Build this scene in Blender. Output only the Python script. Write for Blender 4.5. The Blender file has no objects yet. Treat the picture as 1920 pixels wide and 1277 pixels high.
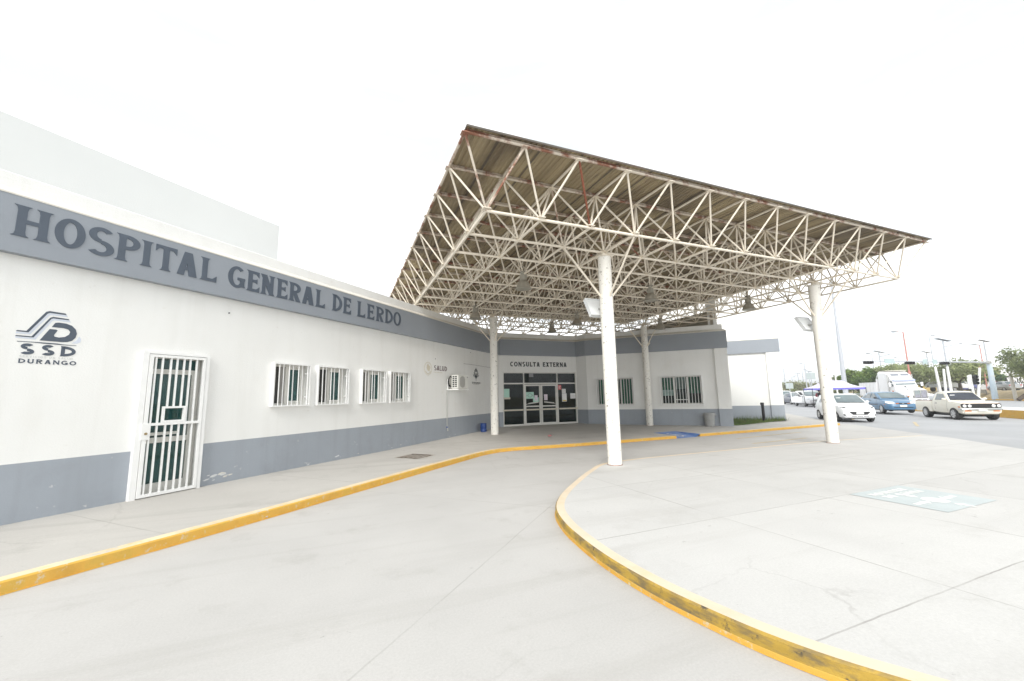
import bpy, bmesh, math, random
from mathutils import Vector, Matrix
import numpy as np

# ------------------------------------------------------------------ camera
S = math.sqrt(0.5)
scene = bpy.context.scene
COL = scene.collection
cam_d = bpy.data.cameras.new('camera')
cam_d.sensor_width = 36.0
cam_d.lens = 757.0 / 1920.0 * 36.0
cam_d.clip_start = 0.05
cam_d.clip_end = 6000
cam = bpy.data.objects.new('camera', cam_d)
COL.objects.link(cam)


def cam_matrix(yaw, pitch, roll, loc):
    y, p, r = map(math.radians, (yaw, pitch, roll))
    f = Vector((math.sin(y) * math.cos(p), math.cos(y) * math.cos(p), math.sin(p)))
    ri = Vector((math.cos(y), -math.sin(y), 0))
    up = ri.cross(f)
    r2 = ri * math.cos(r) + up * math.sin(r)
    u2 = -ri * math.sin(r) + up * math.cos(r)
    m = Matrix.Identity(4)
    for i in range(3):
        m[i][0], m[i][1], m[i][2], m[i][3] = r2[i], u2[i], -f[i], loc[i]
    return m


cam.matrix_world = cam_matrix(22.58, 7.87, -1.13, (0, 0, 1.70))
scene.camera = cam

# ------------------------------------------------------------------ world, sun, exposure
SUN_AZ, SUN_EL = 215.0, 38.0          # azimuth clockwise from +Y
world = bpy.data.worlds.new("World")
scene.world = world
world.use_nodes = True
wt = world.node_tree
wt.nodes.clear()
w_out = wt.nodes.new('ShaderNodeOutputWorld')
w_bg = wt.nodes.new('ShaderNodeBackground')
w_sky = wt.nodes.new('ShaderNodeTexSky')
w_sky.sky_type = 'NISHITA'
w_sky.sun_disc = False
w_sky.sun_elevation = math.radians(SUN_EL)
w_sky.sun_rotation = math.radians(SUN_AZ)
w_sky.dust_density = 4.0
w_sky.air_density = 1.0
w_bw = wt.nodes.new('ShaderNodeRGBToBW')
w_mix = wt.nodes.new('ShaderNodeMixRGB')
w_mix.inputs[0].default_value = 0.86           # overcast: nearly colourless cloud layer
wt.links.new(w_sky.outputs[0], w_bw.inputs[0])
wt.links.new(w_sky.outputs[0], w_mix.inputs[1])
wt.links.new(w_bw.outputs[0], w_mix.inputs[2])
w_cloud = wt.nodes.new('ShaderNodeMixRGB')      # the bright cloud layer that covers most of the sky
w_cloud.inputs[0].default_value = 0.88
w_cloud.inputs[2].default_value = (5.15, 5.2, 5.25, 1)
wt.links.new(w_mix.outputs[0], w_cloud.inputs[1])
# thin cloud streaks
w_tc = wt.nodes.new('ShaderNodeTexCoord')
w_map = wt.nodes.new('ShaderNodeMapping')
w_map.inputs['Scale'].default_value = (1.2, 1.2, 7.0)
w_map.inputs['Rotation'].default_value = (0.12, -0.1, 0.0)
w_no = wt.nodes.new('ShaderNodeTexNoise')
w_no.inputs['Scale'].default_value = 2.2
w_no.inputs['Detail'].default_value = 5
w_rmp = wt.nodes.new('ShaderNodeValToRGB')
w_rmp.color_ramp.elements[0].position = 0.40
w_rmp.color_ramp.elements[0].color = (0.645, 0.685, 0.70, 1)
w_rmp.color_ramp.elements[1].position = 0.62
w_rmp.color_ramp.elements[1].color = (1.06, 1.06, 1.06, 1)
w_mul = wt.nodes.new('ShaderNodeMixRGB')
w_mul.blend_type = 'MULTIPLY'
w_mul.inputs[0].default_value = 1.0
wt.links.new(w_tc.outputs['Generated'], w_map.inputs[0])
wt.links.new(w_map.outputs[0], w_no.inputs[0])
wt.links.new(w_no.outputs[0], w_rmp.inputs[0])
wt.links.new(w_cloud.outputs[0], w_mul.inputs[1])
wt.links.new(w_rmp.outputs[0], w_mul.inputs[2])
# the cloud layer is thinnest, so brightest, towards the horizon
w_sep = wt.nodes.new('ShaderNodeSeparateXYZ')
w_el = wt.nodes.new('ShaderNodeValToRGB')
w_el.color_ramp.elements[0].position = 0.05
w_el.color_ramp.elements[0].color = (1.0, 1.0, 1.0, 1)
w_el.color_ramp.elements[1].position = 0.48
w_el.color_ramp.elements[1].color = (0.68, 0.68, 0.68, 1)
w_gain = wt.nodes.new('ShaderNodeMixRGB')
w_gain.blend_type = 'MULTIPLY'
w_gain.inputs[0].default_value = 1.0
w_gain.inputs[2].default_value = (1.55, 1.55, 1.55, 1)
w_mul2 = wt.nodes.new('ShaderNodeMixRGB')
w_mul2.blend_type = 'MULTIPLY'
w_mul2.inputs[0].default_value = 1.0
wt.links.new(w_tc.outputs['Generated'], w_sep.inputs[0])
wt.links.new(w_sep.outputs[2], w_el.inputs[0])
wt.links.new(w_el.outputs[0], w_gain.inputs[1])
wt.links.new(w_mul.outputs[0], w_mul2.inputs[1])
wt.links.new(w_gain.outputs[0], w_mul2.inputs[2])
wt.links.new(w_mul2.outputs[0], w_bg.inputs[0])
w_bg.inputs[1].default_value = 0.15
wt.links.new(w_bg.outputs[0], w_out.inputs[0])

sun_d = bpy.data.lights.new('sun', 'SUN')
sun_d.energy = 1.5
sun_d.angle = math.radians(24)
sun_d.color = (1.0, 0.965, 0.91)
sun = bpy.data.objects.new('sun', sun_d)
COL.objects.link(sun)
_az, _el = math.radians(SUN_AZ), math.radians(SUN_EL)
_sd = Vector((math.sin(_az) * math.cos(_el), math.cos(_az) * math.cos(_el), math.sin(_el)))
sun.rotation_euler = _sd.to_track_quat('Z', 'Y').to_euler()
sun.location = (-20, -30, 40)

scene.view_settings.view_transform = 'Standard'
scene.view_settings.look = 'None'
scene.view_settings.gamma = 1.0
scene.view_settings.exposure = 1.05
scene.render.engine = 'CYCLES'
scene.cycles.max_bounces = 12
scene.cycles.diffuse_bounces = 8
scene.cycles.transparent_max_bounces = 16
scene.cycles.use_denoising = True

# ------------------------------------------------------------------ materials
MATS = {}


def new_mat(name):
    m = bpy.data.materials.new(name)
    m.use_nodes = True
    nt = m.node_tree
    b = nt.nodes['Principled BSDF']
    MATS[name] = m
    return m, nt, b


def nnode(nt, kind, **kw):
    n = nt.nodes.new(kind)
    for k, v in kw.items():
        if k in n.inputs:
            n.inputs[k].default_value = v
        else:
            setattr(n, k, v)
    return n


def noise(nt, scale, detail=5, rough=0.6, vec=None, stretch=None):
    tc = nt.nodes.new('ShaderNodeTexCoord')
    n = nnode(nt, 'ShaderNodeTexNoise', Scale=scale, Detail=detail, Roughness=rough)
    src = tc.outputs['Object']
    if stretch:
        mp = nt.nodes.new('ShaderNodeMapping')
        mp.inputs['Scale'].default_value = stretch
        nt.links.new(src, mp.inputs[0])
        src = mp.outputs[0]
    nt.links.new(src, n.inputs['Vector'])
    return n


def ramp(nt, src, p0, p1, c0=(0, 0, 0, 1), c1=(1, 1, 1, 1)):
    r = nt.nodes.new('ShaderNodeValToRGB')
    r.color_ramp.elements[0].position = p0
    r.color_ramp.elements[1].position = p1
    r.color_ramp.elements[0].color = c0
    r.color_ramp.elements[1].color = c1
    nt.links.new(src, r.inputs[0])
    return r


def mixc(nt, fac, a, b, blend='MIX'):
    m = nt.nodes.new('ShaderNodeMixRGB')
    m.blend_type = blend
    for sock, v in ((m.inputs[0], fac), (m.inputs[1], a), (m.inputs[2], b)):
        if hasattr(v, 'is_linked') or hasattr(v, 'links'):
            nt.links.new(v, sock)
        elif isinstance(v, (int, float)):
            sock.default_value = v
        else:
            sock.default_value = tuple(v) + ((1,) if len(v) == 3 else ())
    return m


def mat(name, col, rough=0.6, var=0.08, scale=2.0, bump=0.0, bscale=80, metal=0.0, spec=0.5, coat=0.0,
        stain=None, stain_scale=1.5, stain_lo=0.55, stain_hi=0.75, stain_amt=1.0, stretch=None,
        stain2=None, stain2_scale=8, stain2_lo=0.62, stain2_hi=0.68, bump_dist=0.01, streak=0.0):
    """Principled surface whose colour drifts by noise, with one or two patchy stains and a fine bump."""
    m, nt, b = new_mat(name)
    b.inputs['Roughness'].default_value = rough
    b.inputs['Metallic'].default_value = metal
    b.inputs['Specular IOR Level'].default_value = spec
    b.inputs['Coat Weight'].default_value = coat
    b.inputs['Coat Roughness'].default_value = 0.05
    n = noise(nt, scale, stretch=stretch)
    lo = tuple(max(0, c * (1 - var)) for c in col)
    hi = tuple(min(1, c * (1 + var)) for c in col)
    r = ramp(nt, n.outputs[0], 0.32, 0.68, lo + (1,), hi + (1,))
    out = r.outputs[0]
    if stain:
        n2 = noise(nt, stain_scale, 7, 0.65, stretch=stretch)
        r2 = ramp(nt, n2.outputs[0], stain_lo, stain_hi, (0, 0, 0, 1), (stain_amt,) * 3 + (1,))
        out = mixc(nt, r2.outputs[0], out, stain).outputs[0]
    if stain2:
        n3 = noise(nt, stain2_scale, 8, 0.7)
        r3 = ramp(nt, n3.outputs[0], stain2_lo, stain2_hi)
        out = mixc(nt, r3.outputs[0], out, stain2).outputs[0]
    if streak:
        ns = noise(nt, 1.0, 6, 0.6, stretch=(4.5, 4.5, 0.22))
        rk = ramp(nt, ns.outputs[0], 0.50, 0.78, (1, 1, 1, 1), (1 - streak, 1 - streak * 1.05, 1 - streak * 1.2, 1))
        out = mixc(nt, 1.0, out, rk.outputs[0], 'MULTIPLY').outputs[0]
    nt.links.new(out, b.inputs['Base Color'])
    if bump:
        nb = noise(nt, bscale, 3)
        bp = nnode(nt, 'ShaderNodeBump', Strength=bump, Distance=bump_dist)
        nt.links.new(nb.outputs[0], bp.inputs['Height'])
        nt.links.new(bp.outputs[0], b.inputs['Normal'])
    return m


mat('wall_paint', (0.80, 0.80, 0.78), 0.75, 0.025, 0.7, bump=0.25, bscale=45, stain=(0.70, 0.68, 0.63), stain_scale=1.1,
    stain_lo=0.56, stain_hi=0.82, stain_amt=0.35, stain2=(0.62, 0.59, 0.53), stain2_scale=5.0, stain2_lo=0.64, stain2_hi=0.78, streak=0.05)
mat('block_paint', (0.655, 0.67, 0.67), 0.8, 0.025, 0.4, bump=0.2, bscale=30)
mat('grey_paint', (0.315, 0.345, 0.385), 0.62, 0.04, 0.9, bump=0.2, bscale=45, stain=(0.25, 0.265, 0.285), stain_scale=1.6,
    stain_lo=0.55, stain_hi=0.8, stain_amt=0.45, stain2=(0.5, 0.51, 0.52), stain2_scale=7, stain2_lo=0.655, stain2_hi=0.67, streak=0.09)
mat('fascia_paint', (0.275, 0.30, 0.335), 0.6, 0.03, 1.2, bump=0.12, bscale=45)
mat('chip_white', (0.62, 0.63, 0.63), 0.8, 0.05, 9)
mat('coping_paint', (0.66, 0.635, 0.575), 0.75, 0.06, 1.2, bump=0.2, bscale=40, stain=(0.45, 0.41, 0.34), stain_scale=2.5,
    stain_lo=0.58, stain_hi=0.8, stain_amt=0.5)
mat('letter_paint', (0.072, 0.092, 0.122), 0.5, 0.08, 3)
mat('letter_dark', (0.03, 0.034, 0.04), 0.5, 0.05, 3)
mat('logo_pale', (0.60, 0.64, 0.72), 0.6, 0.03, 3)
mat('logo_faint', (0.60, 0.615, 0.60), 0.6, 0.03, 3)
mat('seal_beige', (0.62, 0.575, 0.47), 0.6, 0.05, 5)
mat('maroon_paint', (0.07, 0.018, 0.03), 0.6, 0.05, 3)
mat('white_metal', (0.82, 0.82, 0.81), 0.4, 0.03, 3, stain=(0.45, 0.27, 0.14), stain_scale=5, stain_lo=0.72, stain_hi=0.80, stain_amt=0.6)
mat('aluminium_frame', (0.68, 0.67, 0.63), 0.42, 0.03, 3)
mat('brass', (0.35, 0.27, 0.15), 0.35, 0.05, 8, metal=0.7)
mat('canopy_steel', (0.77, 0.70, 0.59), 0.5, 0.07, 1.5, stain=(0.30, 0.13, 0.06), stain_scale=2.6, stain_lo=0.65, stain_hi=0.73,
    stain_amt=0.9, bump=0.08, bscale=60)
mat('rusty_steel', (0.62, 0.55, 0.46), 0.65, 0.1, 2, stain=(0.22, 0.075, 0.035), stain_scale=3.0, stain_lo=0.46, stain_hi=0.60,
    stain_amt=0.95, bump=0.3, bscale=50)
mat('edge_metal', (0.085, 0.075, 0.06), 0.6, 0.2, 3, stain=(0.10, 0.06, 0.04), stain_scale=2, stain_lo=0.5, stain_hi=0.7)
mat('rust', (0.22, 0.07, 0.035), 0.8, 0.35, 6, bump=0.4, bscale=60, stain=(0.45, 0.33, 0.24), stain_scale=9, stain_lo=0.6, stain_hi=0.66, stain_amt=0.7)
mat('column_paint', (0.79, 0.77, 0.715), 0.5, 0.03, 2, stain=(0.62, 0.53, 0.40), stain_scale=1.7, stain_lo=0.58, stain_hi=0.8, stain_amt=0.45,
    stain2=(0.17, 0.15, 0.13), stain2_scale=14, stain2_lo=0.605, stain2_hi=0.625, bump=0.1, bscale=40)
mat('lamp_metal', (0.36, 0.33, 0.27), 0.5, 0.1, 6)
mat('lamp_box', (0.30, 0.28, 0.23), 0.55, 0.1, 6)
mat('flood_white', (0.74, 0.76, 0.77), 0.45, 0.04, 5, stain=(0.3, 0.28, 0.25), stain_scale=11, stain_lo=0.69, stain_hi=0.72)
mat('flood_glass', (0.62, 0.66, 0.68), 0.25, 0.06, 5)
mat('ac_white', (0.70, 0.70, 0.66), 0.5, 0.03, 4)
mat('ac_grille', (0.42, 0.41, 0.385), 0.6, 0.08, 10)
mat('black', (0.012, 0.012, 0.013), 0.6, 0.15, 4)
mat('black_plastic', (0.025, 0.025, 0.027), 0.45, 0.15, 4)
mat('rubber', (0.028, 0.028, 0.028), 0.8, 0.25, 6, stain=(0.10, 0.095, 0.085), stain_scale=4, stain_lo=0.5, stain_hi=0.8, stain_amt=0.5)
mat('grey_pipe', (0.42, 0.42, 0.40), 0.5, 0.05, 6)
mat('blue_plastic', (0.018, 0.06, 0.24), 0.4, 0.12, 5)
mat('bin_grey', (0.33, 0.335, 0.33), 0.55, 0.12, 5, bump=0.1, bscale=30, stain=(0.22, 0.21, 0.2), stain_scale=4, stain_lo=0.5, stain_hi=0.75, stain_amt=0.6)
mat('paper_mint', (0.45, 0.70, 0.60), 0.7, 0.03, 4)
mat('paper_white', (0.80, 0.80, 0.80), 0.7, 0.03, 4)
mat('paper_pink', (0.78, 0.70, 0.78), 0.7, 0.03, 4)
mat('paper_red', (0.55, 0.06, 0.07), 0.6, 0.06, 6)
mat('paper_yellow', (0.75, 0.55, 0.08), 0.6, 0.05, 6)
mat('ink_grey', (0.25, 0.25, 0.26), 0.7, 0.1, 30)
mat('screen_mesh', (0.035, 0.034, 0.032), 0.7, 0.1, 20)
mat('curtain_green', (0.055, 0.22, 0.125), 0.85, 0.15, 3, stretch=(6, 6, 0.3))
mat('curtain_grey', (0.30, 0.29, 0.275), 0.85, 0.15, 3, stretch=(6, 6, 0.3))
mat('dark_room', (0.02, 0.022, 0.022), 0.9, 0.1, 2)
mat('kerb_top_paint', (0.68, 0.56, 0.37), 0.75, 0.12, 2.5, bump=0.25, bscale=40, stain=(0.60, 0.38, 0.08), stain_scale=3.4, stain_lo=0.52, stain_hi=0.66,
    stain_amt=0.5, stain2=(0.52, 0.49, 0.43), stain2_scale=9, stain2_lo=0.56, stain2_hi=0.61)
mat('kerb_face_paint', (0.62, 0.355, 0.06), 0.7, 0.14, 3, bump=0.25, bscale=50, stain=(0.52, 0.34, 0.06), stain_scale=3, stain_lo=0.5, stain_hi=0.62,
    stain_amt=0.75, stain2=(0.55, 0.46, 0.30), stain2_scale=11, stain2_lo=0.58, stain2_hi=0.64)
mat('island_kerb_top', (0.66, 0.555, 0.42), 0.78, 0.06, 2.5, bump=0.2, bscale=40, stain=(0.62, 0.46, 0.22), stain_scale=2.2, stain_lo=0.55, stain_hi=0.8, stain_amt=0.6)
mat('island_kerb_face', (0.42, 0.275, 0.045), 0.75, 0.18, 3, bump=0.4, bscale=40, stain=(0.16, 0.125, 0.07), stain_scale=4.0, stain_lo=0.44, stain_hi=0.60,
    stain_amt=0.85, stain2=(0.07, 0.06, 0.045), stain2_scale=9, stain2_lo=0.58, stain2_hi=0.66, stretch=(1, 1, 3))
mat('median_white', (0.78, 0.78, 0.76), 0.8, 0.05, 1)
mat('ramp_blue', (0.16, 0.25, 0.50), 0.8, 0.12, 3, stain=(0.36, 0.37, 0.38), stain_scale=5, stain_lo=0.58, stain_hi=0.7, stain_amt=0.6)
mat('ramp_flare_blue', (0.075, 0.15, 0.42), 0.8, 0.14, 3, stain=(0.12, 0.26, 0.30), stain_scale=3, stain_lo=0.5, stain_hi=0.7, stain_amt=0.6)
mat('road_white', (0.70, 0.71, 0.70), 0.8, 0.08, 5)
mat('mural_green', (0.475, 0.52, 0.522), 0.8, 0.05, 2.5, stain=(0.52, 0.53, 0.52), stain_scale=6, stain_lo=0.55, stain_hi=0.75, stain_amt=0.5)
mat('mural_white', (0.74, 0.74, 0.72), 0.8, 0.04, 4)
mat('faded_line', (0.50, 0.42, 0.28), 0.85, 0.1, 4)
mat('asphalt', (0.36, 0.365, 0.375), 0.85, 0.07, 0.35, bump=0.3, bscale=90, stain=(0.42, 0.42, 0.42), stain_scale=0.5, stain_lo=0.5, stain_hi=0.75,
    stain_amt=0.6, stain2=(0.26, 0.26, 0.265), stain2_scale=1.7, stain2_lo=0.68, stain2_hi=0.74)
mat('dirt', (0.30, 0.27, 0.22), 0.95, 0.15, 0.2)
mat('dry_grass', (0.30, 0.235, 0.14), 0.95, 0.18, 0.8, bump=0.5, bscale=20, stain=(0.20, 0.20, 0.09), stain_scale=0.7, stain_lo=0.5, stain_hi=0.75, stain_amt=0.6)
mat('straw', (0.48, 0.37, 0.20), 0.9, 0.2, 3)
mat('lawn_soil', (0.20, 0.17, 0.11), 0.95, 0.2, 4)
mat('grass_blade', (0.085, 0.14, 0.035), 0.7, 0.3, 3, stain=(0.24, 0.20, 0.09), stain_scale=4, stain_lo=0.5, stain_hi=0.66, stain_amt=0.8)
mat('drain_iron', (0.10, 0.075, 0.055), 0.8, 0.3, 12)
mat('drain_concrete', (0.38, 0.35, 0.31), 0.85, 0.15, 8, stain=(0.2, 0.15, 0.11), stain_scale=9, stain_lo=0.5, stain_hi=0.62)
mat('car_white', (0.80, 0.81, 0.82), 0.3, 0.01, 1, coat=0.6)
mat('car_blue', (0.065, 0.17, 0.30), 0.32, 0.06, 3, coat=0.7)
mat('car_navy', (0.05, 0.065, 0.11), 0.3, 0.05, 2, coat=0.7)
mat('car_silver', (0.42, 0.44, 0.46), 0.3, 0.03, 2, metal=0.4, coat=0.6)
mat('car_purple', (0.07, 0.08, 0.22), 0.35, 0.05, 2, coat=0.6)
mat('pickup_cream', (0.74, 0.71, 0.62), 0.45, 0.05, 2, coat=0.2, stain=(0.68, 0.63, 0.52), stain_scale=2, stain_lo=0.5, stain_hi=0.7, stain_amt=0.7,
    stain2=(0.30, 0.13, 0.07), stain2_scale=7, stain2_lo=0.70, stain2_hi=0.73)
mat('truck_white', (0.80, 0.80, 0.81), 0.38, 0.02, 1, coat=0.4)
mat('car_glass', (0.055, 0.085, 0.095), 0.04, 0.1, 1, spec=0.9)
mat('windscreen_glass', (0.12, 0.16, 0.17), 0.04, 0.25, 1.2, spec=0.9)
mat('dark_windscreen', (0.035, 0.04, 0.055), 0.04, 0.3, 2, spec=0.7)
mat('chrome', (0.62, 0.62, 0.60), 0.22, 0.08, 6, metal=0.9, stain=(0.30, 0.2, 0.13), stain_scale=5, stain_lo=0.66, stain_hi=0.72)
mat('alloy', (0.60, 0.60, 0.60), 0.3, 0.06, 6, metal=0.6)
mat('headlamp', (0.72, 0.74, 0.74), 0.08, 0.1, 10, spec=1.0, coat=1.0)
mat('amber_lens', (0.62, 0.17, 0.03), 0.2, 0.05, 5)
mat('red_lens', (0.45, 0.02, 0.02), 0.2, 0.05, 5)
mat('plate_white', (0.78, 0.80, 0.78), 0.5, 0.04, 20)
mat('plate_green', (0.30, 0.45, 0.36), 0.5, 0.04, 20)
mat('truck_grille', (0.36, 0.36, 0.42), 0.22, 0.2, 5, metal=0.6, stain=(0.30, 0.42, 0.36), stain_scale=1.5, stain_lo=0.45, stain_hi=0.6)
mat('visor_blue', (0.42, 0.47, 0.70), 0.25, 0.06, 2)
mat('tent_fabric', (0.66, 0.62, 0.74), 0.7, 0.06, 2)
mat('tent_valance', (0.15, 0.14, 0.52), 0.6, 0.06, 2)
mat('skin', (0.36, 0.21, 0.14), 0.6, 0.05, 5)
mat('hair_black', (0.015, 0.012, 0.012), 0.6, 0.05, 5)
mat('cloth_dark', (0.03, 0.03, 0.036), 0.85, 0.1, 8)
mat('cloth_trousers', (0.09, 0.095, 0.11), 0.85, 0.1, 8)
mat('backpack_red', (0.26, 0.025, 0.045), 0.7, 0.1, 6)
mat('pole_grey', (0.44, 0.46, 0.50), 0.5, 0.06, 3)
mat('pole_white', (0.74, 0.74, 0.72), 0.55, 0.05, 2, stain=(0.5, 0.42, 0.30), stain_scale=1.4, stain_lo=0.6, stain_hi=0.75, stain_amt=0.5)
mat('pole_red', (0.50, 0.20, 0.165), 0.55, 0.08, 2)
mat('mast_blue', (0.52, 0.62, 0.70), 0.5, 0.05, 1.5, stain=(0.62, 0.60, 0.48), stain_scale=0.8, stain_lo=0.5, stain_hi=0.7, stain_amt=0.6)
mat('panel_dark', (0.22, 0.235, 0.27), 0.35, 0.06, 3)
mat('sign_back', (0.40, 0.50, 0.51), 0.5, 0.05, 1)
mat('sign_back_grey', (0.42, 0.475, 0.48), 0.5, 0.05, 1)
mat('bark', (0.085, 0.065, 0.05), 0.9, 0.25, 5, bump=0.4, bscale=20)
mat('house_white', (0.76, 0.77, 0.78), 0.8, 0.04, 0.3)
mat('house_yellow', (0.72, 0.55, 0.22), 0.8, 0.05, 0.3)
mat('brick_red', (0.34, 0.10, 0.075), 0.8, 0.1, 0.8)
mat('door_brown', (0.22, 0.16, 0.13), 0.7, 0.1, 0.8)
mat('bench_dark', (0.05, 0.055, 0.055), 0.6, 0.1, 3)
mat('concrete_post', (0.56, 0.53, 0.47), 0.85, 0.1, 1.5)
mat('litter', (0.72, 0.73, 0.75), 0.7, 0.06, 10)
mat('litter_red', (0.5, 0.2, 0.2), 0.7, 0.2, 30)
mat('shaded_plaster', (0.42, 0.385, 0.32), 0.8, 0.05, 0.8)


def sheet_mat():
    m, nt, b = new_mat('roof_sheet')
    b.inputs['Roughness'].default_value = 0.6
    n1 = noise(nt, 1.0, 6, 0.62, stretch=(2.2, 0.16, 1))
    c1 = ramp(nt, n1.outputs[0], 0.32, 0.70, (0.185, 0.138, 0.075, 1), (0.44, 0.36, 0.22, 1))
    n2 = noise(nt, 0.35, 5, 0.6, stretch=(1.3, 0.8, 1))
    r2 = ramp(nt, n2.outputs[0], 0.46, 0.64, (0, 0, 0, 1), (0.75, 0.75, 0.75, 1))
    o = mixc(nt, r2.outputs[0], c1.outputs[0], (0.085, 0.062, 0.04)).outputs[0]
    n3 = noise(nt, 2.4, 7, 0.7, stretch=(3, 0.35, 1))
    r3 = ramp(nt, n3.outputs[0], 0.62, 0.70)
    o = mixc(nt, r3.outputs[0], o, (0.045, 0.032, 0.022)).outputs[0]
    tc = nt.nodes.new('ShaderNodeTexCoord')
    sp = nt.nodes.new('ShaderNodeSeparateXYZ')
    nt.links.new(tc.outputs['Object'], sp.inputs[0])
    pp = nnode(nt, 'ShaderNodeMath', operation='PINGPONG')
    pp.inputs[1].default_value = 0.42
    nt.links.new(sp.outputs[0], pp.inputs[0])
    rs = ramp(nt, pp.outputs[0], 0.02, 0.035, (0.75, 0.75, 0.75, 1), (0, 0, 0, 1))
    o = mixc(nt, rs.outputs[0], o, (0.03, 0.023, 0.017)).outputs[0]
    nt.links.new(o, b.inputs['Base Color'])
    return m


sheet_mat()


def concrete_mat(name, col, jamt=0.62, grid=None, diag=None, var=0.06, dark=(0.3, 0.29, 0.27), amt=0.45, crack=0.22, tracks=0.35):
    """Weathered concrete; joints cut as thin broken dark lines on a square grid, or along a diagonal."""
    m, nt, b = new_mat(name)
    b.inputs['Roughness'].default_value = 0.85
    b.inputs['Specular IOR Level'].default_value = 0.3
    L = nt.links
    n = noise(nt, 0.55, 6, 0.6)
    r = ramp(nt, n.outputs[0], 0.3, 0.7, tuple(c * (1 - var) for c in col) + (1,), tuple(c * (1 + var) for c in col) + (1,))
    out = r.outputs[0]
    n2 = noise(nt, 1.3, 8, 0.68)
    r2 = ramp(nt, n2.outputs[0], 0.56, 0.78, (0, 0, 0, 1), (amt, amt, amt, 1))
    out = mixc(nt, r2.outputs[0], out, dark).outputs[0]
    n3 = noise(nt, 55, 4, 0.7)
    r3 = ramp(nt, n3.outputs[0], 0.35, 0.7, (0.93, 0.93, 0.93, 1), (1.04, 1.04, 1.04, 1))
    out = mixc(nt, 1.0, out, r3.outputs[0], 'MULTIPLY').outputs[0]
    # hairline cracks along distorted cell borders, kept to a few patches
    tcc = nt.nodes.new('ShaderNodeTexCoord')
    dn = noise(nt, 1.6, 5)
    addv = nt.nodes.new('ShaderNodeMixRGB')
    addv.blend_type = 'ADD'
    addv.inputs[0].default_value = 0.45
    L.new(tcc.outputs['Object'], addv.inputs[1])
    L.new(dn.outputs['Color'], addv.inputs[2])
    vo = nt.nodes.new('ShaderNodeTexVoronoi')
    vo.feature = 'DISTANCE_TO_EDGE'
    vo.inputs['Scale'].default_value = 0.23
    L.new(addv.outputs[0], vo.inputs['Vector'])
    rc = ramp(nt, vo.outputs['Distance'], 0.0008, 0.0028, (1, 1, 1, 1), (0, 0, 0, 1))
    pn = noise(nt, 0.33, 3)
    rp_ = ramp(nt, pn.outputs[0], 0.48, 0.62, (0, 0, 0, 1), (crack,) * 3 + (1,))
    fc = mixc(nt, 1.0, rc.outputs[0], rp_.outputs[0], 'MULTIPLY')
    out = mixc(nt, fc.outputs[0], out, (0.16, 0.145, 0.13)).outputs[0]
    # rubber and dust drawn out along the way cars go
    tm = noise(nt, 1.0, 6, 0.65, stretch=(1, 1, 1))
    mp_ = [n_ for n_ in nt.nodes if n_.type == 'MAPPING'][-1]
    mp_.inputs['Rotation'].default_value = (0, 0, math.radians(-45))
    mp_.inputs['Scale'].default_value = (0.16, 2.1, 1)
    rt = ramp(nt, tm.outputs[0], 0.52, 0.72, (0, 0, 0, 1), (tracks,) * 3 + (1,))
    out = mixc(nt, rt.outputs[0], out, dark).outputs[0]
    n4 = noise(nt, 4.5, 6, 0.75)
    r4 = ramp(nt, n4.outputs[0], 0.665, 0.69, (0, 0, 0, 1), (0.42, 0.42, 0.42, 1))
    out = mixc(nt, r4.outputs[0], out, (0.17, 0.16, 0.15)).outputs[0]
    tc = nt.nodes.new('ShaderNodeTexCoord')
    sep = nt.nodes.new('ShaderNodeSeparateXYZ')
    wob = noise(nt, 2.5, 4)
    wsc = nnode(nt, 'ShaderNodeMath', operation='MULTIPLY_ADD')
    L.new(wob.outputs[0], wsc.inputs[0])
    wsc.inputs[1].default_value = 0.03
    wsc.inputs[2].default_value = -0.015
    L.new(tc.outputs['Object'], sep.inputs[0])

    def math_(op, a, bb, c=None):
        q = nt.nodes.new('ShaderNodeMath')
        q.operation = op
        for i, v in enumerate((a, bb, c)):
            if v is None:
                continue
            if isinstance(v, (int, float)):
                q.inputs[i].default_value = v
            else:
                L.new(v, q.inputs[i])
        return q.outputs[0]
    X, Y = sep.outputs[0], sep.outputs[1]
    lines = []
    if grid:
        gx, px, gy, py, wdt = grid
        for v, p, o in ((X, px, gx), (Y, py, gy)):
            v2 = math_('ADD', v, wsc.outputs[0])
            t = math_('PINGPONG', math_('SUBTRACT', v2, o), p / 2)
            lines.append((t, wdt))
        # tone of each slab
        cx = math_('FLOOR', math_('DIVIDE', math_('SUBTRACT', X, gx), px), 0)
        cy = math_('FLOOR', math_('DIVIDE', math_('SUBTRACT', Y, gy), py), 0)
        wn = nt.nodes.new('ShaderNodeTexWhiteNoise')
        wn.noise_dimensions = '2D'
        cmb = nt.nodes.new('ShaderNodeCombineXYZ')
        L.new(cx, cmb.inputs[0])
        L.new(cy, cmb.inputs[1])
        L.new(cmb.outputs[0], wn.inputs['Vector'])
        rs = ramp(nt, wn.outputs['Value'], 0, 1, (0.965, 0.965, 0.965, 1), (1.03, 1.03, 1.03, 1))
        out = mixc(nt, 1.0, out, rs.outputs[0], 'MULTIPLY').outputs[0]
    if diag:
        for kind, off, per, wdt in diag:
            v = math_('MULTIPLY', math_('ADD' if kind == 'a' else 'SUBTRACT', X, Y), S)
            v = math_('ADD', v, wsc.outputs[0])
            v = math_('SUBTRACT', v, off)
            t = math_('PINGPONG', v, per / 2) if per else math_('ABSOLUTE', v, 0)
            lines.append((t, wdt))
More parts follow.
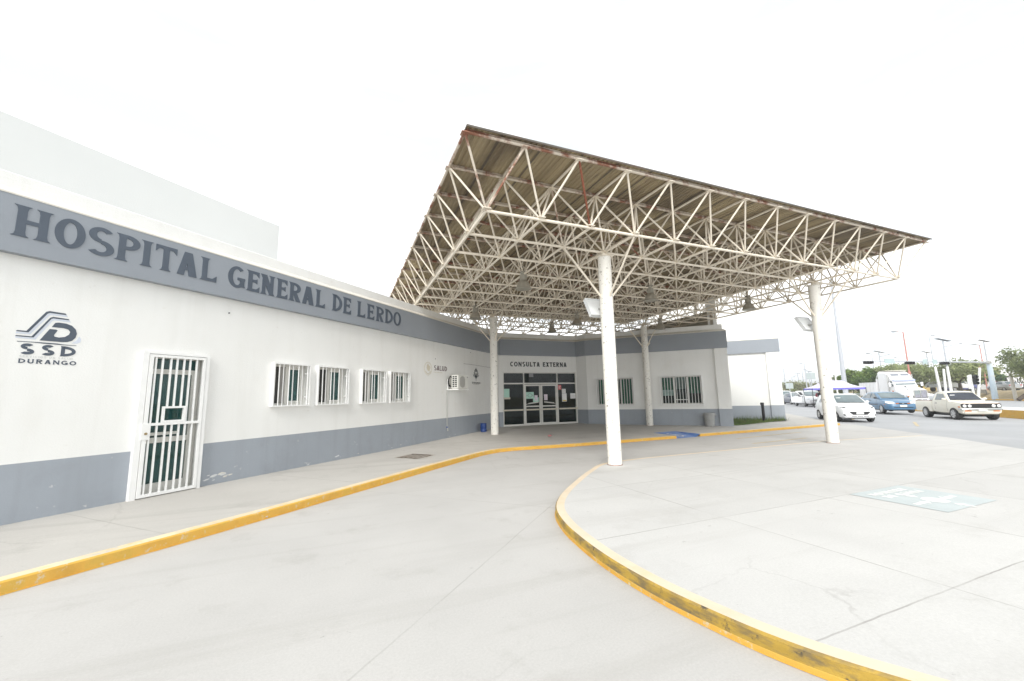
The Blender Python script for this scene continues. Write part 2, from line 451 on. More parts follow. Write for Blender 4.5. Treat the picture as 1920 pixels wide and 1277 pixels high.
    for t, wdt in lines:
        lr = ramp(nt, math_('DIVIDE', t, wdt), 0.5, 1.0, (1, 1, 1, 1), (0, 0, 0, 1))
        br = noise(nt, 1.1, 3)
        rr = ramp(nt, br.outputs[0], 0.35, 0.62, (jamt * .2,) * 3 + (1,), (jamt,) * 3 + (1,))
        f = mixc(nt, 1.0, lr.outputs[0], rr.outputs[0], 'MULTIPLY')
        out = mixc(nt, f.outputs[0], out, (0.15, 0.135, 0.12)).outputs[0]
    L.new(out, b.inputs['Base Color'])
    nb = noise(nt, 120, 3)
    bp = nnode(nt, 'ShaderNodeBump', Strength=0.25, Distance=0.004)
    L.new(nb.outputs[0], bp.inputs['Height'])
    L.new(bp.outputs[0], b.inputs['Normal'])
    return m


concrete_mat('driveway_concrete', (0.475, 0.464, 0.447), jamt=0.3, diag=[('b', -2.0, 0, 0.010), ('a', 15.2, 9.0, 0.010)], dark=(0.34, 0.325, 0.30), amt=0.6)
concrete_mat('sidewalk_concrete', (0.465, 0.448, 0.42), jamt=0.4, diag=[('a', 3.16, 3.1, 0.012)], dark=(0.28, 0.265, 0.245), amt=0.5)
concrete_mat('island_concrete', (0.545, 0.537, 0.52), grid=(4.5, 2.16, 1.85, 2.13, 0.009), dark=(0.37, 0.355, 0.33), amt=0.4)


def glass_mat(name, tint, thru, rough=0.02):
    """A pane: partly see-through, the rest mirror by Fresnel over a dark tint."""
    m, nt, b = new_mat(name)
    b.inputs['Base Color'].default_value = tuple(tint) + (1,)
    b.inputs['Roughness'].default_value = rough
    b.inputs['Specular IOR Level'].default_value = 0.55
    tr = nt.nodes.new('ShaderNodeBsdfTransparent')
    tr.inputs[0].default_value = (0.72, 0.9, 0.86, 1)
    mx = nt.nodes.new('ShaderNodeMixShader')
    n = noise(nt, 1.3, 3)
    r = ramp(nt, n.outputs[0], 0.3, 0.7, (thru * 0.9,) * 3 + (1,), (min(1, thru * 1.1),) * 3 + (1,))
    out = nt.nodes['Material Output']
    nt.links.new(r.outputs[0], mx.inputs[0])
    nt.links.new(b.outputs[0], mx.inputs[1])
    nt.links.new(tr.outputs[0], mx.inputs[2])
    nt.links.new(mx.outputs[0], out.inputs['Surface'])
    return m


glass_mat('teal_glass', (0.03, 0.11, 0.105), 0.25)
glass_mat('entrance_glass', (0.010, 0.022, 0.024), 0.55)
glass_mat('window_glass', (0.015, 0.045, 0.035), 0.62)


def leaf_mat(name, col, trans=0.5):
    m, nt, b = new_mat(name)
    b.inputs['Roughness'].default_value = 0.6
    b.inputs['Specular IOR Level'].default_value = 0.25
    n = noise(nt, 0.9, 3)
    r = ramp(nt, n.outputs[0], 0.35, 0.65, tuple(c * 0.75 for c in col) + (1,), tuple(c * 1.25 for c in col) + (1,))
    nt.links.new(r.outputs[0], b.inputs['Base Color'])
    tl = nt.nodes.new('ShaderNodeBsdfTranslucent')
    nt.links.new(r.outputs[0], tl.inputs[0])
    mx = nt.nodes.new('ShaderNodeMixShader')
    mx.inputs[0].default_value = trans
    nt.links.new(b.outputs[0], mx.inputs[1])
    nt.links.new(tl.outputs[0], mx.inputs[2])
    nt.links.new(mx.outputs[0], nt.nodes['Material Output'].inputs['Surface'])
    return m


leaf_mat('leaf_ficus', (0.17, 0.26, 0.06))
leaf_mat('leaf_ficus_light', (0.25, 0.33, 0.09))
leaf_mat('leaf_ficus_dark', (0.09, 0.155, 0.04))
leaf_mat('leaf_mesquite', (0.32, 0.37, 0.17))
leaf_mat('leaf_mesquite_light', (0.42, 0.46, 0.23))
leaf_mat('leaf_mesquite_dark', (0.21, 0.24, 0.12))
leaf_mat('leaf_olive', (0.27, 0.265, 0.15))
leaf_mat('leaf_olive_light', (0.34, 0.33, 0.2))
leaf_mat('leaf_green', (0.07, 0.17, 0.06))

# ------------------------------------------------------------------ mesh helpers
ROOT_INV = {}


class Fr:
    """A wall frame: u along the wall (to the right as seen from outside), d outwards, z up."""
    def __init__(s, o, u, n):
        s.o, s.u, s.n = Vector((o[0], o[1], 0)), Vector((u[0], u[1], 0)), Vector((n[0], n[1], 0))

    def __call__(s, u, d, z):
        return s.o + s.u * u + s.n * d + Vector((0, 0, z))


class WorldFr:
    def __call__(s, x, y, z):
        return Vector((x, y, z))


WF = WorldFr()


class MB:
    def __init__(s, fr=None):
        s.v, s.f, s.mi, s.m, s.fr = [], [], [], 0, fr or WF

    def add(s, pts, faces, raw=False):
        n = len(s.v)
        for p in pts:
            s.v.append(Vector(p) if raw else s.fr(*p))
        for f in faces:
            s.f.append([n + i for i in f])
            s.mi.append(s.m)
        return s

    def poly(s, pts):
        return s.add(pts, [list(range(len(pts)))])

    def box(s, x0, x1, y0, y1, z0, z1):
        p = [(x, y, z) for z in (z0, z1) for y in (y0, y1) for x in (x0, x1)]
        return s.add(p, [(0, 2, 3, 1), (4, 5, 7, 6), (0, 1, 5, 4), (2, 6, 7, 3), (0, 4, 6, 2), (1, 3, 7, 5)])

    def rbox(s, x0, x1, y0, y1, z0, z1, r=0.02):
        """box with chamfered edges, built as a loft of inset rectangles along z"""
        def ring(i, z):
            a0, a1, b0, b1 = x0 + i, x1 - i, y0 + i, y1 - i
            c = r
            return [(a0 + c, b0, z), (a1 - c, b0, z), (a1, b0 + c, z), (a1, b1 - c, z), (a1 - c, b1, z), (a0 + c, b1, z), (a0, b1 - c, z), (a0, b0 + c, z)]
        return s.loft([ring(r, z0), ring(0, z0 + r), ring(0, z1 - r), ring(r, z1)])

    def loft(s, rings, cap=True, closed=True):
        k = len(rings[0])
        pts = [p for r in rings for p in r]
        fs = []
        for i in range(len(rings) - 1):
            for j in range(k if closed else k - 1):
                a, b2 = i * k + j, i * k + (j + 1) % k
                fs.append((a, b2, b2 + k, a + k))
        if cap:
            fs.append(tuple(range(k))[::-1])
            fs.append(tuple((len(rings) - 1) * k + j for j in range(k)))
        return s.add(pts, fs)

    def tube(s, p, q, r, n=8, r2=None, cap=True):
        p, q = s.fr(*p), s.fr(*q)
        r2 = r if r2 is None else r2
        d = (q - p)
        if d.length < 1e-6:
            return s
        d.normalize()
        a = d.orthogonal().normalized()
        b2 = d.cross(a)
        ring = [[c + (a * math.cos(t) + b2 * math.sin(t)) * rr for t in [2 * math.pi * (i + .5) / n for i in range(n)]] for c, rr in ((p, r), (q, r2))]
        fs = [(j, (j + 1) % n, n + (j + 1) % n, n + j) for j in range(n)]
        if cap:
            fs += [tuple(range(n))[::-1], tuple(range(n, 2 * n))]
        return s.add(ring[0] + ring[1], fs, raw=True)

    def path(s, pts, r, n=8):
        for a, b2 in zip(pts, pts[1:]):
            s.tube(a, b2, r, n)
        return s

    def lathe(s, c, prof, n=20, axis='z', cap=True):
        """prof: (radius, height) along the axis from centre c"""
        rings = []
        for r, h in prof:
            ring = []
            for i in range(n):
                t = 2 * math.pi * i / n
                x, y = r * math.cos(t), r * math.sin(t)
                if axis == 'z':
                    ring.append((c[0] + x, c[1] + y, c[2] + h))
                elif axis == 'y':
                    ring.append((c[0] + x, c[1] + h, c[2] + y))
                else:
                    ring.append((c[0] + h, c[1] + x, c[2] + y))
            rings.append(ring)
        return s.loft(rings, cap)

    def ball(s, c, r, n=12, m=8):
        rx, ry, rz = (r, r, r) if isinstance(r, (int, float)) else r
        rings = []
        for j in range(1, m):
            ph = math.pi * j / m
            rings.append([(c[0] + rx * math.sin(ph) * math.cos(2 * math.pi * i / n), c[1] + ry * math.sin(ph) * math.sin(2 * math.pi * i / n),
                           c[2] - rz * math.cos(ph)) for i in range(n)])
        return s.loft(rings)

    def plate(s, pts2, d0, d1):
        """polygon of (u, z) in the frame, standing from d0 to d1"""
        k = len(pts2)
        front = [(u, d1, z) for u, z in pts2]
        back = [(u, d0, z) for u, z in pts2]
        return s.add(front + back, [tuple(range(k))] + [(i, (i + 1) % k, k + (i + 1) % k, k + i) for i in range(k)])

    def slab(s, pts2, z0, z1):
        """polygon of (x, y), from z0 to z1 (z1 may be a function)"""
        k = len(pts2)
        zf = z1 if callable(z1) else (lambda x, y: z1)
        z0f = z0 if callable(z0) else (lambda x, y: z0)
        top = [(x, y, zf(x, y)) for x, y in pts2]
        bot = [(x, y, z0f(x, y)) for x, y in pts2]
        return s.add(top + bot, [tuple(range(k))] + [(i, k + i, k + (i + 1) % k, (i + 1) % k) for i in range(k)])

    def build(s, name, mats, parent=None, world=True, smooth=None, fix=True):
        me = bpy.data.meshes.new(name)
        vs = s.v
        root = parent
        while root is not None and root.parent is not None:
            root = root.parent
        if world and root is not None and root.name in ROOT_INV:
            inv = ROOT_INV[root.name]
            vs = [inv @ v for v in vs]
        me.from_pydata([tuple(v) for v in vs], [], s.f)
        if isinstance(mats, str):
            mats = [mats]
        for m in mats:
            me.materials.append(MATS[m])
        me.polygons.foreach_set('material_index', s.mi)
        if fix:
            bm = bmesh.new()
            bm.from_mesh(me)
            bmesh.ops.recalc_face_normals(bm, faces=bm.faces)
            bm.to_mesh(me)
            bm.free()
        if smooth is not None:
            me.polygons.foreach_set('use_smooth', [True] * len(me.polygons))
            me.set_sharp_from_angle(angle=math.radians(smooth))
        me.update()
        o = bpy.data.objects.new(name, me)
        COL.objects.link(o)
        if parent is not None:
            o.parent = parent
        return o


def tag(o, label=None, cat=None, group=None, kind=None):
    if label:
        o['label'] = label
    if cat:
        o['category'] = cat
    if group:
        o['group'] = group
    if kind:
        o['kind'] = kind
    return o


def thing(name, label, cat, loc=(0, 0, 0), rz=0.0, group=None):
    o = bpy.data.objects.new(name, None)
    o.empty_display_size = 0.2
    COL.objects.link(o)
    o.location = loc
    o.rotation_euler = (0, 0, rz)
    ROOT_INV[o.name] = (Matrix.Translation(Vector(loc)) @ Matrix.Rotation(rz, 4, 'Z')).inverted()
    return tag(o, label, cat, group)


def copy_thing(root, loc, rz, label, group=None, scale=None):
    """A copy of a thing with copies of its parts and sub-parts."""
    def rec(o, parent):
        c = o.copy()
        COL.objects.link(c)
        if parent is not None:
            c.parent = parent
        for ch in list(o.children):
            rec(ch, c)
        return c
    r = rec(root, None)
    r.location = loc
    r.rotation_euler = (0, 0, rz)
    if scale:
        r.scale = scale if hasattr(scale, '__len__') else (scale,) * 3
    r['label'] = label
    if group:
        r['group'] = group
    return r


def struct(name, mb, m, **kw):
    o = mb.build(name, m, **kw)
    o['kind'] = 'structure'
    return o


def AB(a, b):
    """a runs along the long left wall, b from it towards the street"""
    return ((a + b) * S, (a - b) * S)


def catmull(pts, sub=6):
    out = []
    P = [pts[0]] + list(pts) + [pts[-1]]
    for i in range(1, len(P) - 2):
        p0, p1, p2, p3 = (np.array(P[i + k], float) for k in (-1, 0, 1, 2))
        for t in np.linspace(0, 1, sub, endpoint=False):
            out.append(tuple(0.5 * ((2 * p1) + (-p0 + p2) * t + (2 * p0 - 5 * p1 + 4 * p2 - p3) * t * t + (-p0 + 3 * p1 - 3 * p2 + p3) * t ** 3)))
    out.append(tuple(pts[-1]))
    return out


def offset_path(pts, d):
    """offset to the right of travel with mitred corners"""
    out = []
    n = len(pts)
    for i in range(n):
        ns = []
        for a, b2 in ((i - 1, i), (i, i + 1)):
            if a >= 0 and b2 < n:
                v = Vector((pts[b2][0] - pts[a][0], pts[b2][1] - pts[a][1]))
                v.normalize()
                ns.append(Vector((v.y, -v.x)))
        m = ns[0] if len(ns) == 1 else (ns[0] + ns[1]).normalized()
        k = 1 / max(0.4, m.dot(ns[0]))
        out.append((pts[i][0] + m.x * d * k, pts[i][1] + m.y * d * k))
    return out


def sweep(mb, pts, prof, closed_prof=True, cap=True):
    """profile of (d, z) swept along a 2-D path; z may be a function of the point"""
    offs = {}
    rings = []
    for i in range(len(pts)):
        ring = []
        for d, z in prof:
            if d not in offs:
                offs[d] = offset_path(pts, d)
            x, y = offs[d][i]
            ring.append((x, y, z(x, y) if callable(z) else z))
        rings.append(ring)
    return mb.loft(rings, cap=cap, closed=closed_prof)


rnd = random.Random(11)

# ================================================================== the ground
mb = MB()
mb.poly([(-900, -900, -0.03), (1500, -900, -0.03), (1500, 1500, -0.03), (-900, 1500, -0.03)])
struct('ground', mb, 'dirt')
mb = MB()
mb.poly([AB(-150, -60) + (-0.006,), AB(-150, 37) + (-0.006,), AB(420, 37) + (-0.006,), AB(420, -60) + (-0.006,)])
struct('street', mb, 'asphalt')
mb = MB()
mb.poly([AB(-60, -9) + (0.0,), AB(-60, 8.2) + (0.0,), (19.3, 7.4, 0.0), (23.4, 12.6, 0.0), (22, 14, 0.0), AB(18, -9) + (0.0,)])
struct('driveway', mb, 'driveway_concrete')


def kz(x, y):
    a = (x + y) * S
    t = min(1, max(0, (a - 8) / 5))
    return 0.122 - 0.027 * t


def kerb(pts, zf, top_m, face_m, width=0.15, strip=0.0, low=None):
    mb = MB()
    mb.m = 1
    if low:                     # the foot of the face was painted over more recently
        mb.m = 2
        sweep(mb, pts, [(0.002, -0.025), (0.002, 0.034), (0.0, 0.036)], closed_prof=False, cap=False)
        mb.m = 1
        sweep(mb, pts, [(0.0, 0.036), (0.0, lambda x, y: zf(x, y) - 0.016), (-0.016, zf)], closed_prof=False, cap=False)
        mb.m = 2
    else:
        sweep(mb, pts, [(0.0, -0.025), (0.0, lambda x, y: zf(x, y) - 0.016), (-0.016, zf)], closed_prof=False, cap=False)
    if strip:
        sweep(mb, pts, [(strip, 0.003), (-0.004, 0.005)], closed_prof=False, cap=False)
    mb.m = 0
    sweep(mb, pts, [(-0.016, zf), (-width, lambda x, y: zf(x, y) + 0.003), (-width, -0.02)], closed_prof=False, cap=False)
    # end faces
    mb.m = 1
    for i in (0, -1):
        a = offset_path(pts, 0.0)[i]
        b = offset_path(pts, -width)[i]
        z = zf(*a)
        mb.poly([(a[0], a[1], -0.02), (b[0], b[1], -0.02), (b[0], b[1], z), (a[0], a[1], z - 0.016)])
    return struct('kerb', mb, [top_m, face_m] + ([low] if low else []), smooth=40)


left_kerb = [AB(-14, -5.83), AB(-6, -5.83), (-2.82, 5.43), (-1.06, 7.02), (0.57, 8.56), (1.95, 9.86), (3.2, 11.02)]
left_kerb += catmull([(3.2, 11.02), (3.75, 11.52), (4.35, 11.9), (5.0, 12.06), (5.9, 12.03), (7.2, 11.98)], 4)[1:] + [(9.5, 12.02), (11.68, 12.08)]
kerb(left_kerb, kz, 'kerb_top_paint', 'kerb_face_paint', strip=0.02)
kerb([(12.95, 12.15), (16.8, 12.27), (22.35, 12.42)], kz, 'kerb_top_paint', 'kerb_face_paint', strip=0.02)

# sidewalk: from the kerb's back edge up to the walls
inner = offset_path(left_kerb, -0.15)
pairs = []
WA = [-14, -6, 1.85, 4.2, 6.5, 8.3, 10.2]
for i, k in enumerate(inner):
    if i < len(WA):
        w = AB(WA[i], -8.6) + (0.15,)
    else:
        t = (i - len(WA) + 1) / (len(inner) - len(WA))
        if t < 0.7:
            w = AB(10.2 + (18.63 - 10.2) * t / 0.7, -8.6) + (0.15 + 0.06 * t / 0.7,)
        else:
            w = (7.24 + (11.7 - 7.24) * (t - 0.7) / 0.3, 19.2, 0.22)
    pairs.append((k + (kz(*k) + 0.002,), w))
pairs += [((11.7, 13.36, 0.115), (12.0, 18.3, 0.20)), ((12.88, 13.42, 0.115), (13.2, 17.1, 0.18)), ((12.97, 12.30, 0.098), (14.2, 16.1, 0.17)),
          ((16.8, 12.42, 0.098), (16.75, 13.9, 0.15)), ((19.5, 12.5, 0.098), (19.4, 15.9, 0.13)), ((22.3, 12.57, 0.098), (22.8, 15.6, 0.12)), ((24.6, 14.4, 0.03), (25.5, 18.5, 0.12)),
          ((32, 21.8, 0.02), (33, 26, 0.12))]
mb = MB()
for (k0, w0), (k1, w1) in zip(pairs, pairs[1:]):
    mb.add([k0, w0, w1, k1], [(0, 1, 2, 3)])
mb.add([(11.7, 12.23, 0.098), (11.7, 13.36, 0.115), (11.7, 13.36, 0.0), (11.7, 12.23, -0.01)], [(0, 1, 2, 3)])
struct('sidewalk', mb, 'sidewalk_concrete')

# wheelchair ramp with its flared side
mb = MB()
mb.poly([(11.71, 12.06, 0.004), (12.68, 12.10, 0.004), (12.88, 13.42, 0.119), (11.71, 13.36, 0.119)])
mb.m = 1
mb.poly([(12.68, 12.10, 0.004), (12.97, 12.14, 0.10), (12.88, 13.42, 0.119)])
mb.m = 2


def on_ramp(u, v):
    return (11.73 + u, 12.08 + v, 0.011 + 0.0885 * v)


def ramp_line(p, q, w):
    d = Vector((q[0] - p[0], q[1] - p[1])).normalized()
    n = Vector((-d.y, d.x)) * w / 2
    mb.poly([on_ramp(p[0] + n.x, p[1] + n.y), on_ramp(q[0] + n.x, q[1] + n.y), on_ramp(q[0] - n.x, q[1] - n.y), on_ramp(p[0] - n.x, p[1] - n.y)])


for i in range(14):
    t0, t1 = [math.radians(-150 + 270 * k / 14) for k in (i, i + 1)]
    ramp_line((0.45 + 0.17 * math.cos(t0), 0.40 + 0.17 * math.sin(t0)), (0.45 + 0.17 * math.cos(t1), 0.40 + 0.17 * math.sin(t1)), 0.05)
ramp_line((0.42, 0.48), (0.38, 0.80), 0.07)
ramp_line((0.42, 0.50), (0.62, 0.47), 0.06)
ramp_line((0.62, 0.47), (0.70, 0.26), 0.05)
ramp_line((0.38, 0.66), (0.56, 0.64), 0.05)
ramp_line((0.36, 0.84), (0.36, 0.93), 0.10)
struct('access_ramp_pavement', mb, ['ramp_blue', 'ramp_flare_blue', 'road_white'], fix=False)


# traffic island
def iz(x, y):
    return 0.140 - 0.0045 * y


isl = [(18.2, 7.75), (14.2, 8.45), (9.5, 8.45)] + catmull([(7.0, 8.45), (5.7, 8.26), (4.85, 7.6), (4.1, 6.88), (3.33, 6.06), (2.87, 5.4), (2.63, 4.77), (2.505, 4.15), (2.44, 3.5),
                                            (2.45, 2.9), (2.52, 2.4), (2.63, 1.95), (2.83, 1.5), (3.3, 0.75), (4.1, -0.2), (5.6, -1.6), (9, -4.2), (14, -8)], 5)
kerb(isl, iz, 'island_kerb_top', 'island_kerb_face', 0.13, strip=0.012, low='kerb_face_paint')
isl_in = offset_path(isl, -0.128)
mb = MB()
mb.poly([(x, y, iz(x, y) + 0.002) for x, y in isl_in] + [(16, -8, iz(0, -8)), AB(5, 8.0) + (iz(0, -2),), (18.45, 7.15, iz(0, 7.15) - 0.02)])
struct('traffic_island_pavement', mb, 'island_concrete')
# yellow faded lines on the driveway behind the island
mb = MB()
for (x0, y0, x1, y1) in ((12.5, 9.6, 15.5, 9.75), (13.4, 10.9, 17.5, 11.2), (9.3, 8.75, 13.2, 8.8), (24, 10.2, 27, 11.6), (27.5, 15.8, 31, 17.9), (26.8, 14.2, 30, 16)):
    d = Vector((x1 - x0, y1 - y0)).normalized()
    n = Vector((-d.y, d.x)) * 0.06
    mb.poly([(x0 + n.x, y0 + n.y, 0.004), (x1 + n.x, y1 + n.y, 0.004), (x1 - n.x, y1 - n.y, 0.004), (x0 - n.x, y0 - n.y, 0.004)])
struct('road_marking', mb, 'faded_line')


# ================================================================== lettering drawn as strokes
def glyph(ch, w, h, t, flare=0.5, thin=0.66):
    """list of polygons of a flared capital in a box w x h; t is the stem width"""
    P = []
    fl = t * flare
    tb = t * thin

    def stem(x, y0=0.0, y1=h, tt=t, f=fl):
        k = min(0.16 * h, abs(y1 - y0) * 0.4)
        l = [(x - tt / 2 - f, y0), (x - tt / 2 - f * 0.25, y0 + k * 0.35), (x - tt / 2, y0 + k), (x - tt / 2, y1 - k), (x - tt / 2 - f * 0.25, y1 - k * 0.35), (x - tt / 2 - f, y1)]
        P.append(l + [(2 * x - a, b) for a, b in reversed(l)])

    def diag(x0, y0, x1, y1, tt=t, f=fl * 0.5):
        P.append([(x0 - tt / 2 - f, y0), (x0 + tt / 2 + f, y0), (x1 + tt / 2 + f * 0.4, y1), (x1 - tt / 2 - f * 0.4, y1)])

    def bar(x0, x1, y, tb=tb, f1=0.0, dirn=0):
        """horizontal bar; f1 flares the x1 end"""
        if f1:
            xk = x1 - (x1 - x0) * 0.35
            lo, hi = (f1, f1) if dirn == 0 else ((0, f1 * 1.7) if dirn > 0 else (f1 * 1.7, 0))
            P.append([(x0, y - tb / 2), (xk, y - tb / 2), (x1, y - tb / 2 - lo), (x1, y + tb / 2 + hi), (xk, y + tb / 2), (x0, y + tb / 2)])
        else:
            P.append([(x0, y - tb / 2), (x1, y - tb / 2), (x1, y + tb / 2), (x0, y + tb / 2)])

    def arc(cx, cy, rx, ry, a0, a1, n=20, tv=tb, th=t):
        o, i = [], []
        for k in range(n + 1):
            a = math.radians(a0 + (a1 - a0) * k / n)
            o.append((cx + rx * math.cos(a), cy + ry * math.sin(a)))
            i.append((cx + (rx - th) * math.cos(a), cy + (ry - tv) * math.sin(a)))
        for k in range(n):
            P.append([o[k], o[k + 1], i[k + 1], i[k]])

    m = t / 2 + fl
    if ch == 'I':
        stem(w / 2)
    elif ch == 'H':
        stem(m); stem(w - m); bar(m, w - m, h * 0.5)
    elif ch == 'N':
        stem(m * 0.9, tt=t * 0.8); stem(w - m * 0.9, tt=t * 0.8); diag(m * 0.8, h, w - m * 0.8, 0, tt=t * 1.05)
    elif ch == 'L':
        stem(m); bar(m, w, tb / 2, f1=fl, dirn=1)
    elif ch == 'T':
        stem(w / 2, 0, h - tb * 0.3); bar(w / 2, w, h - tb / 2, f1=fl, dirn=-1)
        P.append([(w - x, y) for x, y in P[-1]][::-1])
    elif ch == 'E':
        stem(m); bar(m, w, tb / 2, f1=fl, dirn=1); bar(m, w * 0.95, h - tb / 2, f1=fl, dirn=-1); bar(m, w * 0.82, h * 0.52, f1=fl * 0.7)
    elif ch == 'F':
        stem(m); bar(m, w * 0.95, h - tb / 2, f1=fl, dirn=-1); bar(m, w * 0.82, h * 0.5, f1=fl * 0.7)
    elif ch == 'A':
        diag(m, 0, w / 2 - t * 0.15, h, tt=t * 0.78); diag(w - m, 0, w / 2 + t * 0.15, h, tt=t * 1.05); bar(w * 0.27, w * 0.73, h * 0.3)
    elif ch == 'V':
        diag(w / 2 - t * 0.1, 0, m, h, tt=t); diag(w / 2 + t * 0.1, 0, w - m, h, tt=t * 0.8)
    elif ch == 'X':
        diag(m, 0, w - m, h, tt=t * 0.9); diag(w - m, 0, m, h, tt=t * 1.05)
    elif ch == 'O':
        arc(w / 2, h / 2, w / 2, h / 2 * 1.02, 0, 360, 32)
    elif ch == 'C':
        arc(w * 0.52, h / 2, w * 0.52, h / 2 * 1.02, 48, 312, 28)
    elif ch == 'G':
        arc(w * 0.52, h / 2, w * 0.52, h / 2 * 1.02, 48, 330, 28); stem(w - t * 0.6, h * 0.06, h * 0.46, f=fl * 0.5); bar(w * 0.55, w, h * 0.43)
    elif ch == 'D':
        stem(m); arc(m, h / 2, w - m, h / 2, -90, 90, 18)
    elif ch == 'P':
        stem(m); arc(m + 0.2 * w, h * 0.72, w * 0.8 - m, h * 0.28, -90, 90, 14); bar(m, m + 0.21 * w, h - tb / 2); bar(m, m + 0.21 * w, h * 0.44 + tb / 2)
    elif ch == 'R':
        stem(m); arc(m + 0.2 * w, h * 0.72, w * 0.77 - m, h * 0.28, -90, 90, 14); bar(m, m + 0.21 * w, h - tb / 2); bar(m, m + 0.21 * w, h * 0.44 + tb / 2)
        diag(w - m * 0.8, 0, w * 0.5, h * 0.46, tt=t * 0.95)
    elif ch == 'U':
        stem(m, h * 0.3, h); stem(w - m, h * 0.3, h, tt=t * 0.85)
        arc(w / 2, h * 0.32, w / 2 - fl, h * 0.33, 180, 360, 16)
    elif ch == 'S':
        arc(w * 0.5, h * 0.735, w * 0.46, h * 0.28, 35, 270, 20); arc(w * 0.5, h * 0.265, w * 0.5, h * 0.28, 90, -145, 20)
    return P


def write(mb, word, boxes, z0, z1, d, t, flare=0.5, thin=0.66, depth=0.006):
    """letters into the wall frame of mb; boxes: (left, right) of every letter"""
    k = 0
    for ch, (a0, a1) in zip(word, boxes):
        for poly in glyph(ch, a1 - a0, z1 - z0, t, flare, thin):
            k += 1
            mb.plate([(a0 + x, z0 + y) for x, y in poly], d - 0.001, d + depth + 0.00012 * (k % 9))


WIDTH = dict(I=0.45, L=0.85, E=0.88, T=0.95, S=0.92, A=1.05, N=1.08, O=1.12, G=1.08, C=1.0, D=1.05, H=1.08, R=1.0, P=0.95, U=1.02, V=1.0, X=1.0)


def fit_word(word, u0, u1, gap=0.16):
    tot = sum(0.6 if c == ' ' else WIDTH[c] for c in word) + gap * (len(word) - 1)
    k = (u1 - u0) / tot
    out, x = [], u0
    letters = ''
    for c in word:
        wd = (0.6 if c == ' ' else WIDTH[c]) * k
        if c != ' ':
            out.append((x, x + wd))
            letters += c
        x += wd + gap * k
    return letters, out


# ================================================================== the hospital
LEFT = Fr(AB(0, -8.38), (S, S), (S, -S))
ENTR = Fr((7.24, 19.0), (1, 0), (0, -1))
RIGHT = Fr((11.90, 18.37), (S, -S), (-S, -S))
hosp = thing('hospital_building', 'long white hospital with grey dado, grey fascia lettered HOSPITAL GENERAL DE LERDO and glazed entrance', 'hospital', (7.24, 19.0, 0.0))


def wall_with_holes(fr, u0, u1, z0, z1, holes, name='wall', split=0.93, parent=hosp, reveal=0.22, split_mat='grey_paint', main_mat='wall_paint', d=0.0):
    us = sorted({u0, u1} | {h[i] for h in holes for i in (0, 1) if u0 < h[i] < u1})
    zs = sorted({z0, z1, split} | {h[i] for h in holes for i in (2, 3) if z0 < h[i] < z1})
    up, lo = MB(fr), MB(fr)
    for i in range(len(us) - 1):
        for j in range(len(zs) - 1):
            uc, zc = (us[i] + us[i + 1]) / 2, (zs[j] + zs[j + 1]) / 2
            if any(h[0] < uc < h[1] and h[2] < zc < h[3] for h in holes):
                continue
            m = lo if zc < split else up
            m.poly([(us[i], d, zs[j]), (us[i + 1], d, zs[j]), (us[i + 1], d, zs[j + 1]), (us[i], d, zs[j + 1])])
    for h in holes:
        a0, a1, b0, b1 = h[:4]
        up.poly([(a0, d, b0), (a0, d, b1), (a0, d - reveal, b1), (a0, d - reveal, b0)])
        up.poly([(a1, d, b0), (a1, d - reveal, b0), (a1, d - reveal, b1), (a1, d, b1)])
        up.poly([(a0, d, b1), (a1, d, b1), (a1, d - reveal, b1), (a0, d - reveal, b1)])
        up.poly([(a0, d, b0), (a0, d - reveal, b0), (a1, d - reveal, b0), (a1, d, b0)])
    w = up.build(name, main_mat, parent, fix=False)
    if lo.f:
        lo.build('dado', split_mat, parent, fix=False)
    return w


WIN_L = [(6.24, 7.215), (7.43, 8.465), (8.94, 9.975), (10.15, 11.16)]
wall_with_holes(LEFT, -14, 18.4914, 0.0, 4.6, [(3.93, 4.88, 0.14, 2.54)] + [(a + .03, b - .03, 1.60, 2.525) for a, b in WIN_L])
wall_with_holes(ENTR, -0.091, 4.42, 0.0, 4.6, [(0.12, 4.40, 0.10, 2.93)])
mb = MB()
mb.poly([(11.66, 19.0, 0.93), (11.90, 18.37, 0.93), (11.90, 18.37, 4.6), (11.66, 19.0, 4.6)])
mb.build('wall', 'wall_paint', hosp, fix=False)
mb = MB()
mb.poly([(11.66, 19.0, 0.0), (11.90, 18.37, 0.0), (11.90, 18.37, 0.93), (11.66, 19.0, 0.93)])
mb.build('dado', 'grey_paint', hosp, fix=False)
WIN_R = [(0.49, 2.39), (3.63, 5.54)]
wall_with_holes(RIGHT, 0, 6.60, 0.0, 4.6, [(a + .04, b - .04, 1.16, 2.52) for a, b in WIN_R])
SIDE = Fr(AB(21.404, 2.03), (S, S), (S, -S))
wall_with_holes(SIDE, 0, 9, 0.0, 4.6, [])
# corner pilaster
pil = MB(RIGHT)
pil.box(6.15, 6.70, -0.05, 0.11, 0.93, 3.77)
p_o = pil.build('pilaster', 'wall_paint', hosp)
pil = MB(RIGHT)
pil.box(6.15, 6.703, -0.05, 0.112, 0.0, 0.93)
pil.build('dado', 'grey_paint', hosp)

